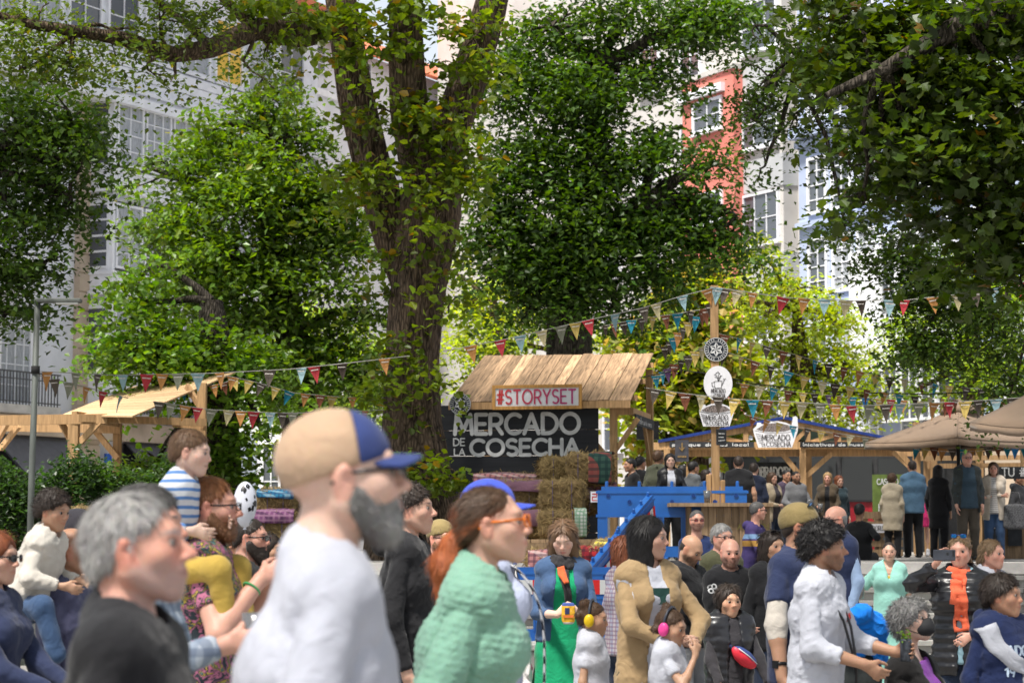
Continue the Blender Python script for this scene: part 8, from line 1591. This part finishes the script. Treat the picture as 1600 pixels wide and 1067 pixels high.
T('man with black hair and grey jacket turned away', 1084, 720, 40, 120, tone='tan', top=SWT(C('grey_blue_jacket', (.10, .11, .12))), bottom=DKB, hair=dict(c='black', t=.016))
T('smiling woman with short dark hair in denim', 1104, 733, 37.5, 62, sex='f', tone='rosy', top=SHIRT(DENIM), bottom=DKB, hair=dict(c='dark', s='bob', L=.09, h=.012), face=dict(mouth=1))
T('dark haired head between the photographer and the grey jacket', 1066, 726, 41, 170, tone='tan', top=SWT(BLACK), bottom=DKB, hair=dict(c='black', s='long', L=.2))
T('broad man in a black t-shirt seen from behind', 1154, 711, 34.2, 172, tone='tan', build=1.2, top=TEE(BLACK, t=.02), bottom=BLKB, hair=dict(c='dark', t=.008), R=(.15, .02, .50))
T('man in a dark navy jacket next to the broad man', 1178, 722, 35.8, 160, tone='fair', top=SWT(C('midnight_navy', (.015, .02, .04))), bottom=DKB, hair=dict(c='dark', t=.012))
T('woman with long brown hair in an open beige coat', 1207, 737, 36.8, 42, sex='f', tone='fair', top=SWT(C('dark_print', (.06, .05, .06))), over=JKT(C('beige_coat', (.42, .34, .24)), hem=.28, open=(.03, .06)), bottom=DKB, hair=dict(c='brown', s='long', L=.2), R=(.05, .16, .62))
t9 = T('bearded man in a grey hoodie holding a cup', 1244, 735, 36.6, 20, tone='tan', top=HOOD(GREYT), bottom=dict(m=DENIM), hair=dict(c='black', t=.007), face=dict(stubble=.9, beard_c=HC['black']), R=(.12, .16, .60), L=(-.10, .17, .63))
cup('cup of beer held by the bearded man in grey', palm_at(t9, 'L', .07, .03)-Vector((0, 0, .06)), .14)
T('man partly hidden behind the grey hoodie', 1229, 733, 38.4, 30, tone='tan', top=SWT(C('plum_sweater', (.07, .05, .08))), bottom=DKB, hair=dict(c='black', t=.008))
t10 = T('blond woman in a brown jacket facing the camera', 1293, 737, 37.4, -14, sex='f', tone='rosy', top=TEE(BLACK, sleeve='none'), over=JKT(BROWNJ, open=(.02, .03)), bottom=DKB, hair=dict(c='blond', s='long', L=.17, w=.10, h=.014), R=(.10, .16, .60), L=(-.1, .15, .55))
cup('cup of beer held by the blond woman', palm_at(t10, 'R', .07, .03)-Vector((0, 0, .06)), .14)
T('woman with reddish hair behind the blond woman', 1311, 742, 39.5, 20, sex='f', tone='fair', top=SWT(C('dark_teal_top', (.03, .05, .06))), bottom=DKB, hair=dict(c='auburn', s='long', L=.25))
T('woman in a long beige cardigan seen from behind', 1394, 738, 40.2, 155, sex='f', tone='fair', top=SWT(C('oatmeal_knit', (.40, .34, .25)), hem=.20, t=.03), bottom=BLKB, hair=dict(c='brown', s='curly', t=.025, h=.025, nape=-.08))
T('man in a blue shirt and dark trousers seen from behind', 1425, 719, 40.5, 184, tone='tan', build=1.05, top=SHIRT(TEALB, t=.022, hem=.07), bottom=BLKB, hair=dict(c='dark', t=.004, h=.004), R=(.09, .12, .60), L=(-.09, .12, .60))
T('woman with bare legs half hidden behind the blue shirt', 1440, 742, 42.5, 178, sex='f', tone='fair', top=SWT(C('hot_pink_top', (.60, .03, .16))), bottom=dict(m=C('hot_pink_skirt', (.55, .03, .15)), kind='skirt', len=.16, w=.10), hair=dict(c='brown', s='long', L=.2), shoe=(.5, .5, .52))
T('woman in black with long black hair and red scarf', 1466, 726, 39.0, 150, sex='f', tone='tan', top=SWT(BLACK, hem=.2), bottom=BLKB, hair=dict(c='black', s='long', L=.18))
t15 = T('tall man with glasses in an open charcoal jacket', 1511, 704, 35.8, 4, tone='rosy', build=1.06, top=SHIRT(C('slate_blue_shirt', (.035, .06, .085)), t=.02), over=JKT(CHAR, open=(.045, .075), hem=.09), bottom=dict(m=C('taupe_trousers', (.085, .07, .055))), hair=dict(c='salt', t=.003, h=.004, line=.01), extra=[glasses(FRB, None)], R=(.12, .06, .50), L=(-.12, .06, .50))
t16 = T('woman with arms crossed in a cream jacket', 1552, 721, 36.4, -12, sex='f', tone='rosy', top=TEE(banded('fine_stripe_tee', [(0, (.6, .58, .56)), (.6, (.3, .28, .28))], .03, 2), sleeve='none'), over=JKT(C('cream_jacket', (.52, .45, .37)), open=(.02, .04), hem=.12), bottom=dict(m=DENIM), hair=dict(c='brown', s='long', L=.16, w=.095, h=.014), R=(-.09, .13, .655), L=(.09, .145, .635), face=dict(mouth=.6))
tg = empty('shopping_bag', W(t16, A3(-.21, .02, .47)*t16['H']), .1, 'grey woven bag on the arm of the woman in cream', 'bag'); GB = mat('woven_grey', (.10, .10, .105), rough=.9, var=.5, scale=60); eb = econ((0, 0, -.2), (0, 0, .12), (1, 0, 0), (.20, .06), (.18, .05), .02); v, q = surfnet(lambda p: smax(eb.fn(p), np.abs(p[:, 2]+.04)-.2, .01), A3(-.25, -.1, -.3), A3(.25, .1, .2), .02); link('pouch', mesh_np('pouch', v, q, True), tg, GB); MB().tube([(-.1, 0, .15), (-.06, 0, .34), (.06, 0, .34), (.1, 0, .15)], .012, 6).build('strap', GB, tg, True)
T('man in a grey hooded top at the right edge', 1592, 738, 39.8, 50, tone='tan', top=HOOD(C('dark_grey_hoodie', (.07, .07, .075))), bottom=DKB, hair=dict(c='dgrey', t=.010))
T('dark figure sitting by the pallet boards', 1343, 786, 36.2, 160, tone='brown', H=1.7, sit=dict(z=.48, knee=(.14, .40, .50), ankle=(.12, .4, .08)), top=SWT(BLACK), bottom=BLKB, hair=dict(c='black', t=.02))
T('seated dark haired person lower behind the counter at right', 1478, 765, 38, 140, tone='tan', sex='f', H=1.6, sit=dict(z=.48, knee=(.14, .40, .50), ankle=(.12, .4, .08)), top=SWT(C('deep_red_scarf_top', (.10, .015, .02))), bottom=BLKB, hair=dict(c='black', s='long', L=.2)) if False else None
